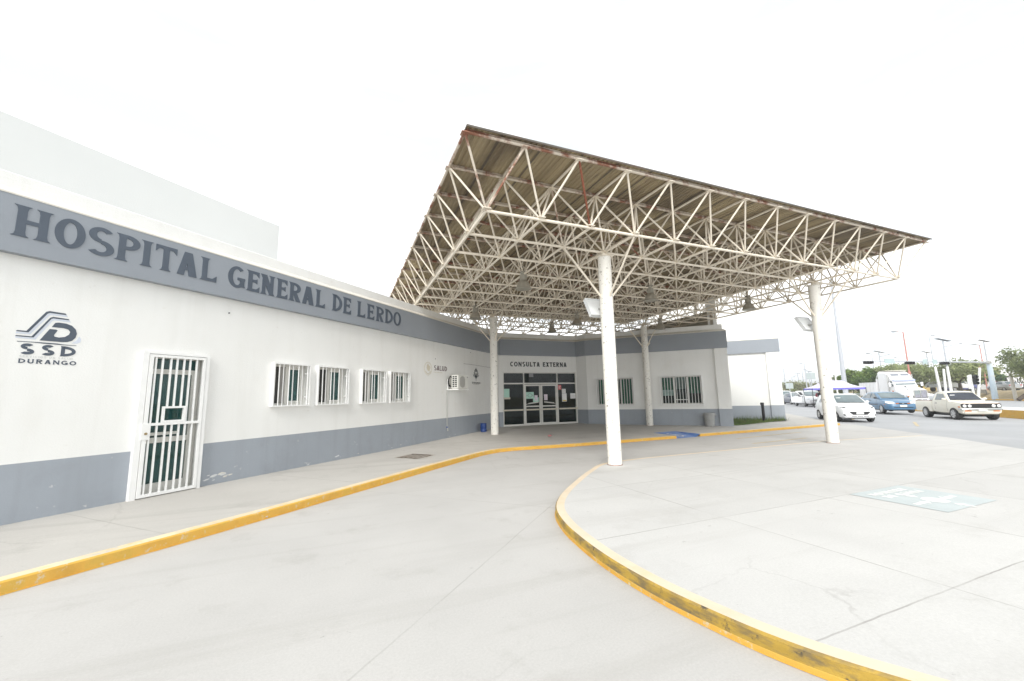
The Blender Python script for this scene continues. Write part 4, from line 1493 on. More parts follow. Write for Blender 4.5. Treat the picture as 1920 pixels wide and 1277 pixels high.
# ---------------------------------------------------------------- hanging lamps
LABEL_L = {(2, 3): 'bell lamp nearest the front left corner of the canopy', (6, 3): 'bell lamp hanging just right of the nearest column', (10, 3): 'bell lamp hanging from the right edge of the canopy before the open sky',
           (2, 7): 'bell lamp hanging over the left wall beside the far left column', (6, 7): 'bell lamp left of the nearest column against the far truss',
           (10, 7): 'bell lamp beside the far right column above the grey fascia', (6, 9): 'bell lamp farthest back, hanging low in front of the white sky gap'}
proto = None
for (i, j), lab in LABEL_L.items():
    x, y, _ = nb(i, j)
    if proto is None:
        proto = thing('high_bay_lamp', lab, 'lamp', (x, y, 4.73), 0, 'bell lamps under the canopy')
        mb = MB()
        mb.lathe((0, 0, 0), [(0.225, 0), (0.215, .012), (0.19, 0.09), (0.145, 0.19), (0.10, 0.235), (0.085, 0.25)], 20)
        mb.build('reflector', 'lamp_metal', proto, world=False, smooth=50)
        mb = MB()
        mb.lathe((0, 0, 0), [(0.228, -0.006), (0.235, 0.006), (0.228, 0.018), (0.205, 0.004)], 20)
        mb.build('rim', 'lamp_box', proto, world=False, smooth=50)
        mb = MB()
        mb.lathe((0, 0, 0), [(0.09, 0.25), (0.105, 0.27), (0.10, 0.50), (0.06, 0.53)], 16)
        mb.tube((0, 0, 0.52), (0, 0, 1.0), 0.012, 6)
        mb.build('ballast', 'lamp_box', proto, world=False, smooth=50)
    else:
        copy_thing(proto, (x, y, 4.73), 0, lab)

# ---------------------------------------------------------------- floodlights clamped to the two front columns
proto = None
for (i, j, lab) in ((3, 1, 'white floodlight clamped to the nearest column below its braces'), (10, 1, 'grey-white floodlight clamped to the column standing beside the parked cars')):
    x, y, _ = nb(i, j)
    if proto is None:
        proto = thing('floodlight', lab, 'floodlight', (x, y, 3.94), 0, 'floodlights on the front columns')
        fr = Fr((0, 0), (-1, 0), (0, 1))
        A_, B_ = -0.31, 0.31

        def fl(u, e, t):   # u across, e thickness towards the entrance, t 0 bottom .. 1 top; it looks down at the entrance
            return (u, 0.20 + 0.26 * t + e, -0.32 + 0.47 * t - e * 0.55)
        mb = MB(fr)
        mb.loft([[fl(A_, 0, t), fl(B_, 0, t), fl(B_, 0.08, t), fl(A_, 0.08, t)] for t in (0, 1)])
        for u0_, u1_, t0, t1 in ((A_, B_, 0, .07), (A_, B_, .93, 1), (A_, A_ + .04, .07, .93), (B_ - .04, B_, .07, .93)):
            mb.loft([[fl(u0_, -.014, t), fl(u1_, -.014, t), fl(u1_, -0.001, t), fl(u0_, -0.001, t)] for t in (t0, t1)])
        mb.build('housing', 'flood_white', proto, world=False)
        mb = MB(fr)
        mb.poly([fl(A_ + .04, .085, .07), fl(B_ - .04, .085, .07), fl(B_ - .04, .085, .93), fl(A_ + .04, .085, .93)])
        mb.build('lens', 'flood_glass', proto, world=False)
        mb = MB(fr)
        mb.box(-.10, -.06, 0.14, 0.30, -0.16, -0.12)
        mb.box(.0, .04, 0.14, 0.30, -0.16, -0.12)
        mb.build('bracket', 'grey_pipe', proto, world=False)
    else:
        copy_thing(proto, (x, y, 3.94), 0, lab)

# ================================================================== small things along the walls
ac = thing('air_conditioner', 'white outdoor air conditioner unit on a bracket below the word SALUD', 'air conditioner', AB(14.1, -8.1) + (2.0,))
mb = MB(LEFT)
mb.rbox(13.66, 14.47, 0.16, 0.46, 2.03, 2.57, 0.015)
casing = mb.build('casing', 'ac_white', ac)
mb = MB(LEFT)
mb.poly([(13.658, 0.19, 2.07), (13.658, 0.19, 2.53), (13.658, 0.43, 2.53), (13.658, 0.43, 2.07)])
mb.build('side_panel', 'ac_white', casing)
mb = MB(LEFT)
for r_ in range(6):
    for c_ in range(2):
        z_, d_ = 2.10 + 0.075 * r_, 0.22 + 0.11 * c_
        mb.box(13.650, 13.657, d_, d_ + 0.075, z_, z_ + 0.05)
mb.build('side_louvre', 'black', casing)
mb = MB(LEFT)
oct_ = [(14.0 + .235 * math.cos(math.radians(a)) * 1.0, 2.30 + .225 * math.sin(math.radians(a))) for a in range(0, 360, 15)]
mb.plate([(max(13.80, min(14.2, u)), z) for u, z in oct_], 0.455, 0.466)
for k in range(8):
    z_ = 2.12 + k * .05
    mb.box(13.82, 14.18, 0.466, 0.471, z_, z_ + .012)
mb.build('fan_grille', 'ac_grille', ac)
mb = MB(LEFT)
mb.box(14.36, 14.44, 0.461, 0.465, 2.47, 2.51)
mb.build('badge', 'ink_grey', ac)
mb = MB(LEFT)
for a_ in (13.62, 14.40):
    mb.box(a_, a_ + .035, 0.0, 0.5, 1.985, 2.02)
    mb.box(a_, a_ + .035, 0.0, 0.03, 2.02, 2.42)
mb.build('bracket', 'white_metal', ac)
mb = MB(LEFT)
for k in range(4):
    cc = [(13.68 - .02 * k, 0.15 - .02 * k, 2.12), (13.60 - .02 * k, 0.10, 2.2), (13.585 - .015 * k, 0.09, 2.36), (13.62, 0.12, 2.5), (13.68, 0.15, 2.52 - .02 * k)]
    mb.path(catmull(cc, 5), 0.014, 7)
mb.build('hose', 'black', ac, smooth=60)
mb = MB(LEFT)
mb.tube((13.56, 0.03, 1.98), (13.565, 0.03, 0.62), 0.016, 8)
mb.tube((13.555, 0.03, 1.99), (13.56, 0.03, 1.80), 0.028, 8)
mb.tube((13.565, 0.03, 0.60), (13.60, 0.05, 0.44), 0.027, 8)
mb.build('conduit', 'grey_pipe', ac, smooth=50)
mb = MB(LEFT)
mb.tube((13.565, 0.03, 0.60), (13.572, 0.033, 0.56), 0.029, 8)
mb.build('tape', 'blue_plastic', ac)

can = thing('blue_canister', 'blue plastic canister standing on the sidewalk against the grey dado', 'canister', AB(16.25, -8.1) + (0.18,))
mb = MB()
cx_, cy_ = AB(16.2, -8.12)
mb.lathe((cx_, cy_, 0.175), [(0.11, 0), (0.135, .015), (0.137, 0.12), (0.13, 0.13), (0.137, 0.14), (0.137, 0.30), (0.128, 0.34), (0.125, 0.36)], 20)
mb.build('body', 'blue_plastic', can, smooth=40)
mb = MB()
mb.lathe((cx_, cy_, 0.175), [(0.14, 0.35), (0.142, 0.375), (0.11, 0.385)], 20)
mb.build('rim', 'blue_plastic', can, smooth=40)

bin_ = thing('trash_bin', 'round grey plastic trash bin standing before the corner pilaster', 'bin', (15.55, 14.05, 0.15))
bx_, by_ = RIGHT(5.70, 0.29, 0)[:2]
mb = MB()
mb.lathe((bx_, by_, 0.145), [(0.19, 0), (0.205, 0.015), (0.235, 0.48), (0.245, 0.52)], 24)
mb.build('body', 'bin_grey', bin_, smooth=40)
mb = MB()
mb.lathe((bx_, by_, 0.145), [(0.262, 0.50), (0.268, 0.54), (0.262, 0.60), (0.25, 0.61), (0.235, 0.605), (0.225, 0.5)], 24)
mb.build('rim', 'bin_grey', bin_, smooth=40)
mb = MB()
for sg in (-1, 1):
    a = RIGHT(5.70 + sg * .25, 0.29, 0.66)
    b = RIGHT(5.70 + sg * .32, 0.29, 0.62)
    mb.tube(a, b, 0.022, 8)
mb.build('handle', 'bin_grey', bin_)

post = thing('black_post', 'short black steel post with a cap standing by the grass strip', 'post', (20.38, 14.86, 0.12))
mb = MB()
mb.box(20.33, 20.43, 14.81, 14.91, 0.12, 1.04)
mb.build('shaft', 'black', post)
mb = MB()
mb.rbox(20.30, 20.44, 14.80, 14.94, 1.04, 1.12, 0.015)
mb.box(20.27, 20.33, 14.82, 14.90, 0.98, 1.04)
mb.build('head', 'black_plastic', post)
mb = MB()
mb.rbox(20.24, 20.50, 14.72, 15.0, 0.115, 0.16, 0.02)
mb.build('foot', 'black_plastic', post)

# drain cover set in the sidewalk
drain = thing('drain_cover', 'broken rusty drain cover set in the sidewalk beside the yellow kerb', 'drain cover', AB(9.45, -6.8) + (0.145,))
mb = MB()


def onwalk(a, b):
    return AB(a, b)


def wz(a, b):
    """height of the sidewalk between kerb (b -5.98) and wall (b -8.6)"""
    x, y = AB(a, b)
    t = (-5.98 - b) / 2.62
    return (1 - t) * (kz(*AB(a, -5.98)) + .002) + t * (0.15 if a < 10.2 else 0.155)


def patch(mb, abs_, dz):
    mb.poly([AB(a, b) + (wz(a, b) + dz,) for a, b in abs_])


patch(mb, [(9.02, -7.2), (9.85, -7.22), (9.9, -6.45), (9.45, -6.42), (9.05, -6.5)], 0.004)
mb.build('surround', 'drain_concrete', drain, fix=False)
mb = MB()
for k in range(5):
    b_ = -7.1 + .14 * k
    patch(mb, [(9.12 + .03 * (k % 2), b_), (9.74 - .05 * (k % 3), b_ + .015), (9.74, b_ + .055), (9.12, b_ + .045)], 0.008)
patch(mb, [(9.08, -7.15), (9.13, -7.15), (9.12, -6.5), (9.08, -6.5)], 0.011)
patch(mb, [(9.72, -7.15), (9.80, -7.17), (9.80, -6.52), (9.74, -6.52)], 0.011)
mb.build('grate', 'drain_iron', drain, fix=False)

# paper notices taped to the entrance glass
NOTES = [(0.19, 0.49, 1.64, 2.08, 'paper_mint', 'large mint green notice at the left edge of the entrance glass'),
         (0.20, 0.53, 1.56, 1.655, 'seal_beige', 'olive strip under the large mint notice on the left pane'),
         (1.41, 1.85, 1.56, 1.90, 'paper_mint', 'wide mint poster with a drawn circle on the left door leaf'),
         (1.88, 2.06, 1.45, 1.73, 'paper_pink', 'pinkish sheet overlapping a mint sheet on the left door leaf'),
         (1.80, 2.13, 1.39, 1.62, 'paper_mint', 'mint sheet half behind the pinkish sheet on the left door leaf'),
         (2.44, 2.64, 1.47, 1.77, 'paper_pink', 'single pinkish sheet on the right door leaf'),
         (3.29, 3.48, 2.00, 2.25, 'paper_red', 'red notice at the top of the right side pane'),
         (3.51, 3.75, 1.81, 2.04, 'paper_white', 'white sheet below the red notice on the right side pane'),
         (3.51, 3.79, 1.37, 1.80, 'paper_white', 'tall white notice with a yellow foot on the right side pane'),
         (4.02, 4.33, 1.52, 1.80, 'paper_white', 'white sheet at the right edge of the entrance glass'),
         (1.60, 1.85, 2.67, 2.86, 'ink_grey', 'small grey sheet high in the middle transom pane')]
for k, (u0_, u1_, z0_, z1_, m_, lab) in enumerate(NOTES):
    d_ = -0.062 - (0.004 if 'half behind' in lab else 0)
    t = thing('paper_notice', lab, 'notice', tuple(ENTR((u0_ + u1_) / 2, d_, z0_)))
    mb = MB(ENTR)
    mb.box(u0_, u1_, d_ - .001, d_, z0_, z1_)
    mb.build('sheet', m_, t)
    mb = MB(ENTR)
    if 'circle' in lab:
        for q in range(16):
            a_, b_ = (2 * math.pi * (q + w) / 16 for w in (0, 1))
            cu, cz = 1.63, 1.73
            mb.plate([(cu + .12 * math.cos(a_), cz + .10 * math.sin(a_)), (cu + .12 * math.cos(b_), cz + .10 * math.sin(b_)), (cu + .10 * math.cos(b_), cz + .08 * math.sin(b_)),
                      (cu + .10 * math.cos(a_), cz + .08 * math.sin(a_))], d_, d_ + .0015)
        for cu in (1.45, 1.77):
            mb.box(cu, cu + .03, d_, d_ + .0015, 1.70, 1.76)
    elif 'red' == m_[6:]:
        for q in range(3):
            mb.box(u0_ + .03, u1_ - .03 - .03 * (q % 2), d_, d_ + .0015, z0_ + .04 + q * .065, z0_ + .065 + q * .065)
    elif 'yellow foot' in lab:
        mb.box(u0_ + .03, u1_ - .02, d_, d_ + .0015, z0_ + .02, z0_ + .075)
    elif 'paper_white' == m_ or 'pink' in m_:
        for q in range(4):
            mb.box(u0_ + .03, u1_ - .03 - .04 * (q % 2), d_, d_ + .0012, z0_ + .05 + q * .05, z0_ + .058 + q * .05)
    if mb.f:
        mb.build('printing', 'paper_yellow' if 'yellow' in lab else ('paper_white' if 'red' in m_ else 'ink_grey'), t)

# grass strip before the side wing
mb = MB()
ga = [(16.95, 14.0), (18.6, 14.35), (20.2, 15.05), (22.2, 15.1), (21.4, 15.55), (18.35, 18.3), (17.0, 16.6), (16.7, 14.2)]
mb.poly([(x, y, 0.158) for x, y in [AB(21.6, 2.06), AB(22.6, 2.3), AB(24.6, 3.9), AB(25.85, 5.3), AB(25.93, 5.0), AB(25.93, 2.0), AB(22, 2.05)]])
struct('grass_bed', mb, 'lawn_soil')
mb = MB()
for k in range(5200):
    a = 21.7 + 4.2 * rnd.random() ** 0.75
    blo = 2.06
    bhi = 2.25 + (a - 21.6) * 0.68
    b = blo + (bhi - blo) * rnd.random()
    b = min(b, 5.2)
    h = (0.05 + 0.10 * rnd.random()) * (2.0 if a > 25.45 else 0.8) * (0.3 + rnd.random())
    x, y = AB(a, b)
    t = rnd.random() * 6.28
    w = 0.012
    lx, ly = (rnd.random() - .5) * h, (rnd.random() - .5) * h
    mb.add([(x + w * math.cos(t), y + w * math.sin(t), 0.15), (x - w * math.cos(t), y - w * math.sin(t), 0.15), (x + lx, y + ly, 0.155 + h)], [(0, 1, 2)])
g_ = mb.build('grass', 'grass_blade', fix=False)
tag(g_, 'short patchy grass growing along the foot of the side wing', 'grass', kind='stuff')

# painted meeting-point panel on the island
mb = MB()


def onisl(x, y, dz=0.0):
    return (x, y, iz(x, y) + 0.002 + dz)


mb.poly([onisl(*p, .003) for p in ((7.15, 2.87), (8.48, 2.87), (8.48, 3.97), (7.15, 3.97))])
mb.m = 1
UP = [0]


class IslFr:
    """writing laid on the island, read from its far side: u runs to -x, z to -y"""
    def __call__(s, u, d, z):
        x, y = 8.40 - u, 3.90 - z
        return Vector(onisl(x, y, 0.005 + d * 0.08))


mi = MB(IslFr())
for word, u0_, u1_, z0_, z1_ in (('REUNION', 0.18, 1.06, 0.05, 0.17), ('PUNTO DE', 0.10, 1.02, 0.215, 0.335)):
    l, bx = fit_word(word, u0_, u1_, 0.2)
    for ch, (a0, a1) in zip(l, bx):
        for poly in glyph(ch, a1 - a0, z1_ - z0_, 0.046, 0.05, 1.1):
            UP[0] += 1
            mi.poly([(a0 + x, 0.001 * (UP[0] % 5), z0_ + y) for x, y in poly])
cu, cz = 0.62, 0.66
mi.poly([(cu + .15 * math.cos(t), 0, cz + .15 * math.sin(t)) for t in [2 * math.pi * k / 24 for k in range(24)]])
for ang, ln in ((0, .34), (90, .22), (180, .34), (270, .20)):
    ca, sa = math.cos(math.radians(ang)), math.sin(math.radians(ang))
    L0 = 0.18

    def A_(r, w):
        return (cu + ca * r - sa * w, 0, cz + sa * r + ca * w)
    mi.poly([A_(L0, 0), A_(L0 + .11, .085), A_(L0 + .11, .035), A_(L0 + ln, .035), A_(L0 + ln, -.035), A_(L0 + .11, -.035), A_(L0 + .11, -.085)])
n0 = len(mb.v)
mb.v += mi.v
mb.f += [[n0 + i for i in f] for f in mi.f]
mb.mi += [1] * len(mi.f)
o = mb.build('meeting_point_marking', ['mural_green', 'mural_white'], fix=False)
o['kind'] = 'structure'

# litter
for k, (x, y, z, m_, lab, sz) in enumerate(((-1.0, 7.12, 0.0, 'litter', 'crumpled white scrap at the foot of the long yellow kerb', .05), (-2.55, 5.78, 0.0, 'litter', 'small white scrap by the kerb at the left edge', .035),
                                           (7.25, 13.9, 0.16, 'litter_red', 'red and white wrapper lying on the sidewalk left of the nearest column', .12), (4.75, 12.2, 0.0, 'litter', 'white scrap on the kerb bend before the far left column', .05))):
    mb = MB()
    for q in range(5):
        a = [(x + (rnd.random() - .5) * sz * 2.4, y + (rnd.random() - .5) * sz * 2.4, z + rnd.random() * sz * .7 + .006) for _ in range(3)]
        mb.add(a + [(a[0][0], a[0][1], a[0][2] + .01)], [(0, 1, 2), (1, 2, 3)])
    tag(mb.build('paper_scrap', m_, fix=False), lab, 'litter')

# ================================================================== vehicles
def interp(tab, x):
    for (x0, v0), (x1, v1) in zip(tab, tab[1:]):
        if x0 <= x <= x1:
            t = (x - x0) / (x1 - x0) if x1 > x0 else 0
            return v0 + (v1 - v0) * t
    return tab[0][1] if x < tab[0][0] else tab[-1][1]


def ring_pts(x, zb, zt, hw, crown):
    h = [(0.0, zb), (hw * .80, zb), (hw * .955, zb + .07), (hw, zb + (zt - zb) * .45), (hw * .99, zb + (zt - zb) * .72), (hw * .945, zt - .035), (hw * .82, zt - .004), (0, zt + crown)]
    return [(x, y, z) for y, z in h] + [(x, -y, z) for y, z in h[-2:0:-1]]


def body_y(st, x, z):
    """half width of the lower body at (x, z)"""
    hw, zb, zt = (interp([(s[0], s[k]) for s in st], x) for k in (3, 1, 2))
    pr = [(zb, hw * .80), (zb + .07, hw * .955), (zb + (zt - zb) * .45, hw), (zb + (zt - zb) * .72, hw * .99), (zt - .035, hw * .945), (zt, hw * .82)]
    return interp(pr, z)


def cut_arches(o, cuts):
    for (x, z, r, y0, y1) in cuts:
        mb = MB()
        mb.lathe((x, 0, z), [(r, y0), (r, y1)], 28, axis='y')
        c = mb.build('cutter', 'black')
        md = o.modifiers.new('cut', 'BOOLEAN')
        md.operation = 'DIFFERENCE'
        md.object = c
        md.solver = 'EXACT'
        dg = bpy.context.evaluated_depsgraph_get()
        me = bpy.data.meshes.new_from_object(o.evaluated_get(dg))
        o.modifiers.clear()
        o.data = me
        bpy.data.objects.remove(c)


def wheel(parent, x, y, r, w, rim_r, spokes, sgn, fat=0.0, hub='alloy', five=True):
    mb = MB()
    mb.lathe((x, y, r), [(rim_r, -w / 2), (r * .93, -w / 2), (r, -w / 2 + .035), (r, w / 2 - .035), (r * .93, w / 2), (rim_r, w / 2), (rim_r * .98, w / 2 - .05), (rim_r * .98, -w / 2 + .05)], 26, axis='y', cap=False)
    mb.lathe((x, y, r), [(rim_r, -w / 2 + .04), (rim_r, w / 2 - .04)], 26, axis='y')
    t = mb.build('wheel', 'rubber', parent, world=False, smooth=35)
    mb = MB()
    yo = y + sgn * (w / 2 - .012)
    mb.lathe((x, yo, r), [(rim_r * 1.0, -.02 * sgn), (rim_r * 1.0, .012 * sgn), (rim_r * .90, .008 * sgn), (rim_r * .88, -.025 * sgn)], 24, axis='y', cap=False)
    mb.lathe((x, yo, r), [(rim_r * .24, -.02 * sgn), (rim_r * .22, .016 * sgn), (0.01, .02 * sgn)], 14, axis='y', cap=False)
    for k in range(spokes):
        a = 2 * math.pi * k / spokes + .3
        ca, sa = math.cos(a), math.sin(a)
        w0, w1 = rim_r * .13, rim_r * (.13 + fat)

        def sp(rr, ww, d):
            return (x + ca * rr - sa * ww, yo + d * sgn, r + sa * rr + ca * ww)
        mb.loft([[sp(rim_r * .15, w0, .012), sp(rim_r * .15, -w0, .012), sp(rim_r * .15, -w0, -.012), sp(rim_r * .15, w0, -.012)],
                 [sp(rim_r * .93, w1, .006), sp(rim_r * .93, -w1, .006), sp(rim_r * .93, -w1, -.018), sp(rim_r * .93, w1, -.018)]])
    mb.build('rim', hub, t, world=False, smooth=35)
    return t


def make_car(name, label, cat, loc, yaw, st, cab, paint, wb, wr, track, glass='car_glass', wind='windscreen_glass', wheel_w=.19, rim=.62, spokes=5, side_wins=(), fat=.04,
             group=None, doors=(), crown=.025, mirror=None, plates=True, parts=True):
    """st: (x, z bottom, z top, half width) from tail to nose; cab: list of (x, z roof) from rear base to front base; origin under the front axle"""
    root = thing(name, label, cat, (loc[0], loc[1], loc[2] if len(loc) > 2 else 0.0), math.radians(yaw), group)
    mb = MB()
    mb.loft([ring_pts(x, zb, zt, hw, crown) for x, zb, zt, hw in st])
    body = mb.build('body', paint, root, world=False)
    r_ = wr * 1.16
    cut_arches(body, [(xw, wr, r_, y0, y0 + .36 if y0 > 0 else y0 - .36) for xw in (0, -wb) for y0 in (track / 2 - .17, -(track / 2 - .17))])
    # cabin joined to the body as one shell
    zb_, zr_, hb, hr = cab['belt'], cab['roof'], cab['hb'], cab['hr']
    mb = MB()
    rings = []
    for x, z in cab['pts']:
        t = max(0.0, min(1.0, (z - zb_) / (zr_ - zb_)))
        h0 = interp([(s[0], s[3]) for s in st], x) * hb
        w1 = h0 + (hr - h0) * t
        zz = max(z, zb_ + .004)
        e = min(.07, (zz - zb_) * .6)
        half = [(h0, zb_ - .1), (h0, zb_), (w1, zz - e), (w1 * .95, zz - e * .25), (w1 * .80, zz)]
        rings.append([(x, y, z_) for y, z_ in half] + [(x, 0, zz + .02 * t)] + [(x, -y, z_) for y, z_ in half[::-1]])
    mb.loft(rings)
    cabin = mb.build('cabin', paint, root, world=False, smooth=32)
    for p in body.data.polygons:
        p.use_smooth = True
    body.data.set_sharp_from_angle(angle=math.radians(32))

    def cab_y(x, z):
        zr = interp(cab['pts'], x)
        t = (z - zb_) / (zr_ - zb_)
        h0 = interp([(s[0], s[3]) for s in st], x) * hb
        return h0 + (hr - h0) * min(1, max(0, t))
    # windscreen and rear window: strips on the sloping ends
    for kind, (xa, za), (xb, zb2) in (('windscreen', cab['pts'][-1], cab['pts'][-2]), ('rear_window', cab['pts'][0], cab['pts'][1])):
        mb = MB()
        pts, n = [], 6
        dx, dz = xb - xa, zb2 - za
        L_ = math.hypot(dx, dz)
        nx, nz = (abs(dz) / L_ * (1 if kind == 'windscreen' else -1), abs(dx) / L_)
        for i in range(5):
            t = .07 + .85 * i / 4
            x, z = xa + dx * t, za + dz * t
            yy = cab_y(x, z) * .90 - .02
            for k in range(n + 1):
                f = -1 + 2 * k / n
                pts.append((x + nx * .012, yy * f, z + nz * .012 + .02 * (1 - f * f) * t))
        mb.add(pts, [(i * (n + 1) + k, i * (n + 1) + k + 1, (i + 1) * (n + 1) + k + 1, (i + 1) * (n + 1) + k) for i in range(4) for k in range(n)])
        mb.build(kind, wind if kind == 'windscreen' else glass, root, world=False, smooth=60)
        if kind == 'windscreen' and parts:
            mb = MB()
            x, z = xa + dx * .05, za + dz * .05
            yy = cab_y(x, z) * .86
            mb.tube((x + nx * .03, yy * .9, z + nz * .03), (x + nx * .03, -yy * .1, z + nz * .02 + .02), .011, 5)
            mb.tube((x + nx * .03, -yy * .1, z + nz * .03), (x + nx * .03 - .0, -yy * .95, z + nz * .03 + .03), .011, 5)
            mb.build('wiper', 'black', root, world=False)
    for sgn in (1, -1):
        for wpts in side_wins:
            mb = MB()
            mb.poly([(x, sgn * (cab_y(x, z) + .008), z) for x, z in wpts])
            mb.build('side_window', glass, root, world=False)
        for x0, x1, z0, z1 in doors:
            mb = MB()
            zs = [z0 + (z1 - z0) * i / 5 for i in range(6)]
            pts = [(x, sgn * (body_y(st, x, z) + .006), z) for z in zs for x in (x0, x1)]
            mb.add(pts, [(2 * i, 2 * i + 1, 2 * i + 3, 2 * i + 2) for i in range(5)])
            d_ = mb.build('door', paint, root, world=False, smooth=40)
            mb = MB()
            zz = z1 - .10
            yy = sgn * (body_y(st, x0 + .12, zz) + .02)
            mb.rbox(x0 + .05, x0 + .20, yy - .015, yy + .015, zz - .015, zz + .015, .005)
            mb.build('handle', 'black_plastic' if paint != 'car_white' else paint, d_, world=False)
            for xs in (x0, x1):
                mb = MB()
                pts = [(x, sgn * (body_y(st, xs, z) + .0075), z) for z in zs for x in (xs - .006, xs + .006)]
                mb.add(pts, [(2 * i, 2 * i + 1, 2 * i + 3, 2 * i + 2) for i in range(5)])
                mb.build('door_seam', 'black', d_, world=False)
        if mirror:
            x, z, m_ = mirror
            yy = cab_y(x, z)
            mb = MB()
            mb.ball((x, sgn * (yy + .11), z), (.06, .10, .065), 12, 8)
            mb.tube((x, sgn * (yy - .03), z - .04), (x, sgn * (yy + .07), z - .02), .025, 6)
            mb.build('mirror', m_, root, world=False, smooth=50)
    for xw in (0, -wb):
        for sgn in (1, -1):
            wheel(root, xw, sgn * track / 2, wr, wheel_w, wr * rim, spokes, sgn, fat)
    mb = MB()
    mb.box(-wb - .3, .3, -track / 2 + .17, track / 2 - .17, .17, .45)
    mb.build('underbody', 'black', root, world=False)
    return root


def part(root, name, m, fn, smooth=None):
    mb = MB()
    fn(mb)
    return mb.build(name, m, root, world=False, smooth=smooth)


# ---- white hatchback beside the right column
ST = [(-2.92, .42, .92, .70), (-2.80, .30, 1.0, .765), (-2.3, .20, 1.01, .80), (-1.2, .19, .98, .805), (-.35, .19, .965, .80), (.15, .20, .90, .79), (.50, .21, .80, .765), (.66, .23, .70, .70), (.73, .27, .58, .60)]
hb_ = make_car('parked_hatchback', 'white hatchback facing us, partly hidden behind the right canopy column', 'car', (25.25, 13.32), 229, ST,
               dict(belt=.96, roof=1.47, hb=.94, hr=.60, pts=[(-2.86, .97), (-2.55, 1.42), (-2.0, 1.47), (-1.1, 1.465), (-.82, 1.43), (-.08, .965)]),
               'car_white', 2.375, .29, 1.41, side_wins=[[(-.45, 1.0), (-.88, 1.34), (-1.28, 1.385), (-1.28, 1.0)], [(-1.38, 1.0), (-1.38, 1.385), (-2.0, 1.38), (-2.3, 1.0)]],
               doors=[(-1.32, -.40, .34, .93), (-2.2, -1.36, .34, .95)], mirror=(-.42, 1.04, 'car_white'))
for sg in (1, -1):
    def f(mb):
        mb.loft([[(.46 + .02 * k + q * 0, sg * y, z) for y, z in ((.735 - .02 * k, .74), (.735 - .02 * k, .80), (.50, .70), (.44, .63), (.60, .62))] for k, q in ((0, 0), (8, 0))])
    part(hb_, 'headlight', 'black_plastic', f, 40)
    part(hb_, 'headlight', 'headlamp', lambda mb: mb.ball((.575, sg * .60, .70), (.075, .09, .055), 12, 8), 60)
    part(hb_, 'fog_light', 'black_plastic', lambda mb: mb.ball((.66, sg * .585, .395), (.06, .115, .06), 12, 8), 60)
    part(hb_, 'fog_light', 'chrome', lambda mb: mb.ball((.695, sg * .575, .395), (.035, .055, .035), 10, 6), 60)
part(hb_, 'grille', 'black_plastic', lambda mb: mb.loft([[(x, y, z) for y, z in ((-.40, .56), (.40, .56), (.44, .52), (.30, .40), (-.30, .40), (-.44, .52))] for x in (.66, .742)]))
part(hb_, 'grille_bar', 'chrome', lambda mb: mb.loft([[(x, y, z) for y, z in ((-.47, .635), (.47, .635), (.47, .675), (-.47, .675))] for x in (.60, .728)]))
part(hb_, 'badge', 'seal_beige', lambda mb: mb.rbox(.725, .742, -.05, .05, .64, .675, .004))
part(hb_, 'number_plate', 'plate_white', lambda mb: mb.box(.74, .752, -.16, .16, .43, .53))
part(hb_, 'lower_grille', 'ink_grey', lambda mb: [mb.box(.69, .735, -.38 + .26 * k, -.15 + .26 * k, .30, .345) for k in range(3)])
part(hb_, 'roof_rail', 'car_white', lambda mb: [mb.tube((-2.2, sg * .55, 1.49), (-.95, sg * .55, 1.47), .016, 6) for sg in (1, -1)])
part(hb_, 'sticker', 'paper_white', lambda mb: mb.box(-.52, -.505, -.50, -.30, 1.22, 1.28))
part(hb_, 'dashboard', 'black', lambda mb: mb.box(-.35, -.15, -.6, .6, .94, .965))

# ---- blue sedan
ST = [(-3.53, .42, .95, .66), (-3.40, .30, 1.02, .78), (-2.9, .22, 1.02, .84), (-1.4, .20, .98, .85), (-.35, .20, .95, .845), (.25, .21, .86, .83), (.62, .22, .76, .78), (.80, .24, .66, .69), (.87, .28, .56, .58)]
bs = make_car('parked_sedan', 'blue sedan with pale headlights waiting behind the white hatchback', 'car', (34.5, 15.62, 0.08), 227, ST,
              dict(belt=.95, roof=1.42, hb=.945, hr=.62, pts=[(-3.05, .98), (-2.45, 1.38), (-1.9, 1.42), (-1.35, 1.42), (-1.05, 1.385), (-.12, .945)]),
              'car_blue', 2.615, .305, 1.48, side_wins=[[(-.55, .99), (-1.1, 1.30), (-1.48, 1.34), (-1.48, .99)], [(-1.58, .99), (-1.58, 1.34), (-2.15, 1.33), (-2.42, .99)], [(-2.48, 1.0), (-2.3, 1.26), (-2.75, 1.02)]],
              doors=[(-1.52, -.50, .34, .92), (-2.42, -1.56, .34, .94)], mirror=(-.55, 1.02, 'black_plastic'), rim=.66, spokes=7)
for sg in (1, -1):
    part(bs, 'headlight', 'headlamp', lambda mb: mb.loft([[(.44, sg * .775, .70), (.42, sg * .765, .795), (.62, sg * .44, .765), (.80, sg * .38, .655), (.70, sg * .66, .635)], [(.52, sg * .795, .70), (.50, sg * .775, .805), (.70, sg * .44, .775), (.868, sg * .38, .650), (.79, sg * .70, .630)]]), 30)
    part(bs, 'turn_signal', 'amber_lens', lambda mb: mb.rbox(.36, .47, sg * .80 - .02, sg * .80 + .025, .56, .60, .008))
    part(bs, 'grille_side', 'amber_lens', lambda mb: mb.box(.80, .872, min(sg * .22, sg * .36), max(sg * .22, sg * .36), .635, .685))
part(bs, 'grille', 'black_plastic', lambda mb: mb.rbox(.76, .885, -.22, .22, .62, .69, .02))
part(bs, 'badge', 'chrome', lambda mb: mb.ball((.888, 0, .655), (.008, .055, .024), 12, 6), 60)
part(bs, 'lower_grille', 'black_plastic', lambda mb: mb.rbox(.78, .88, -.52, .52, .37, .44, .02))
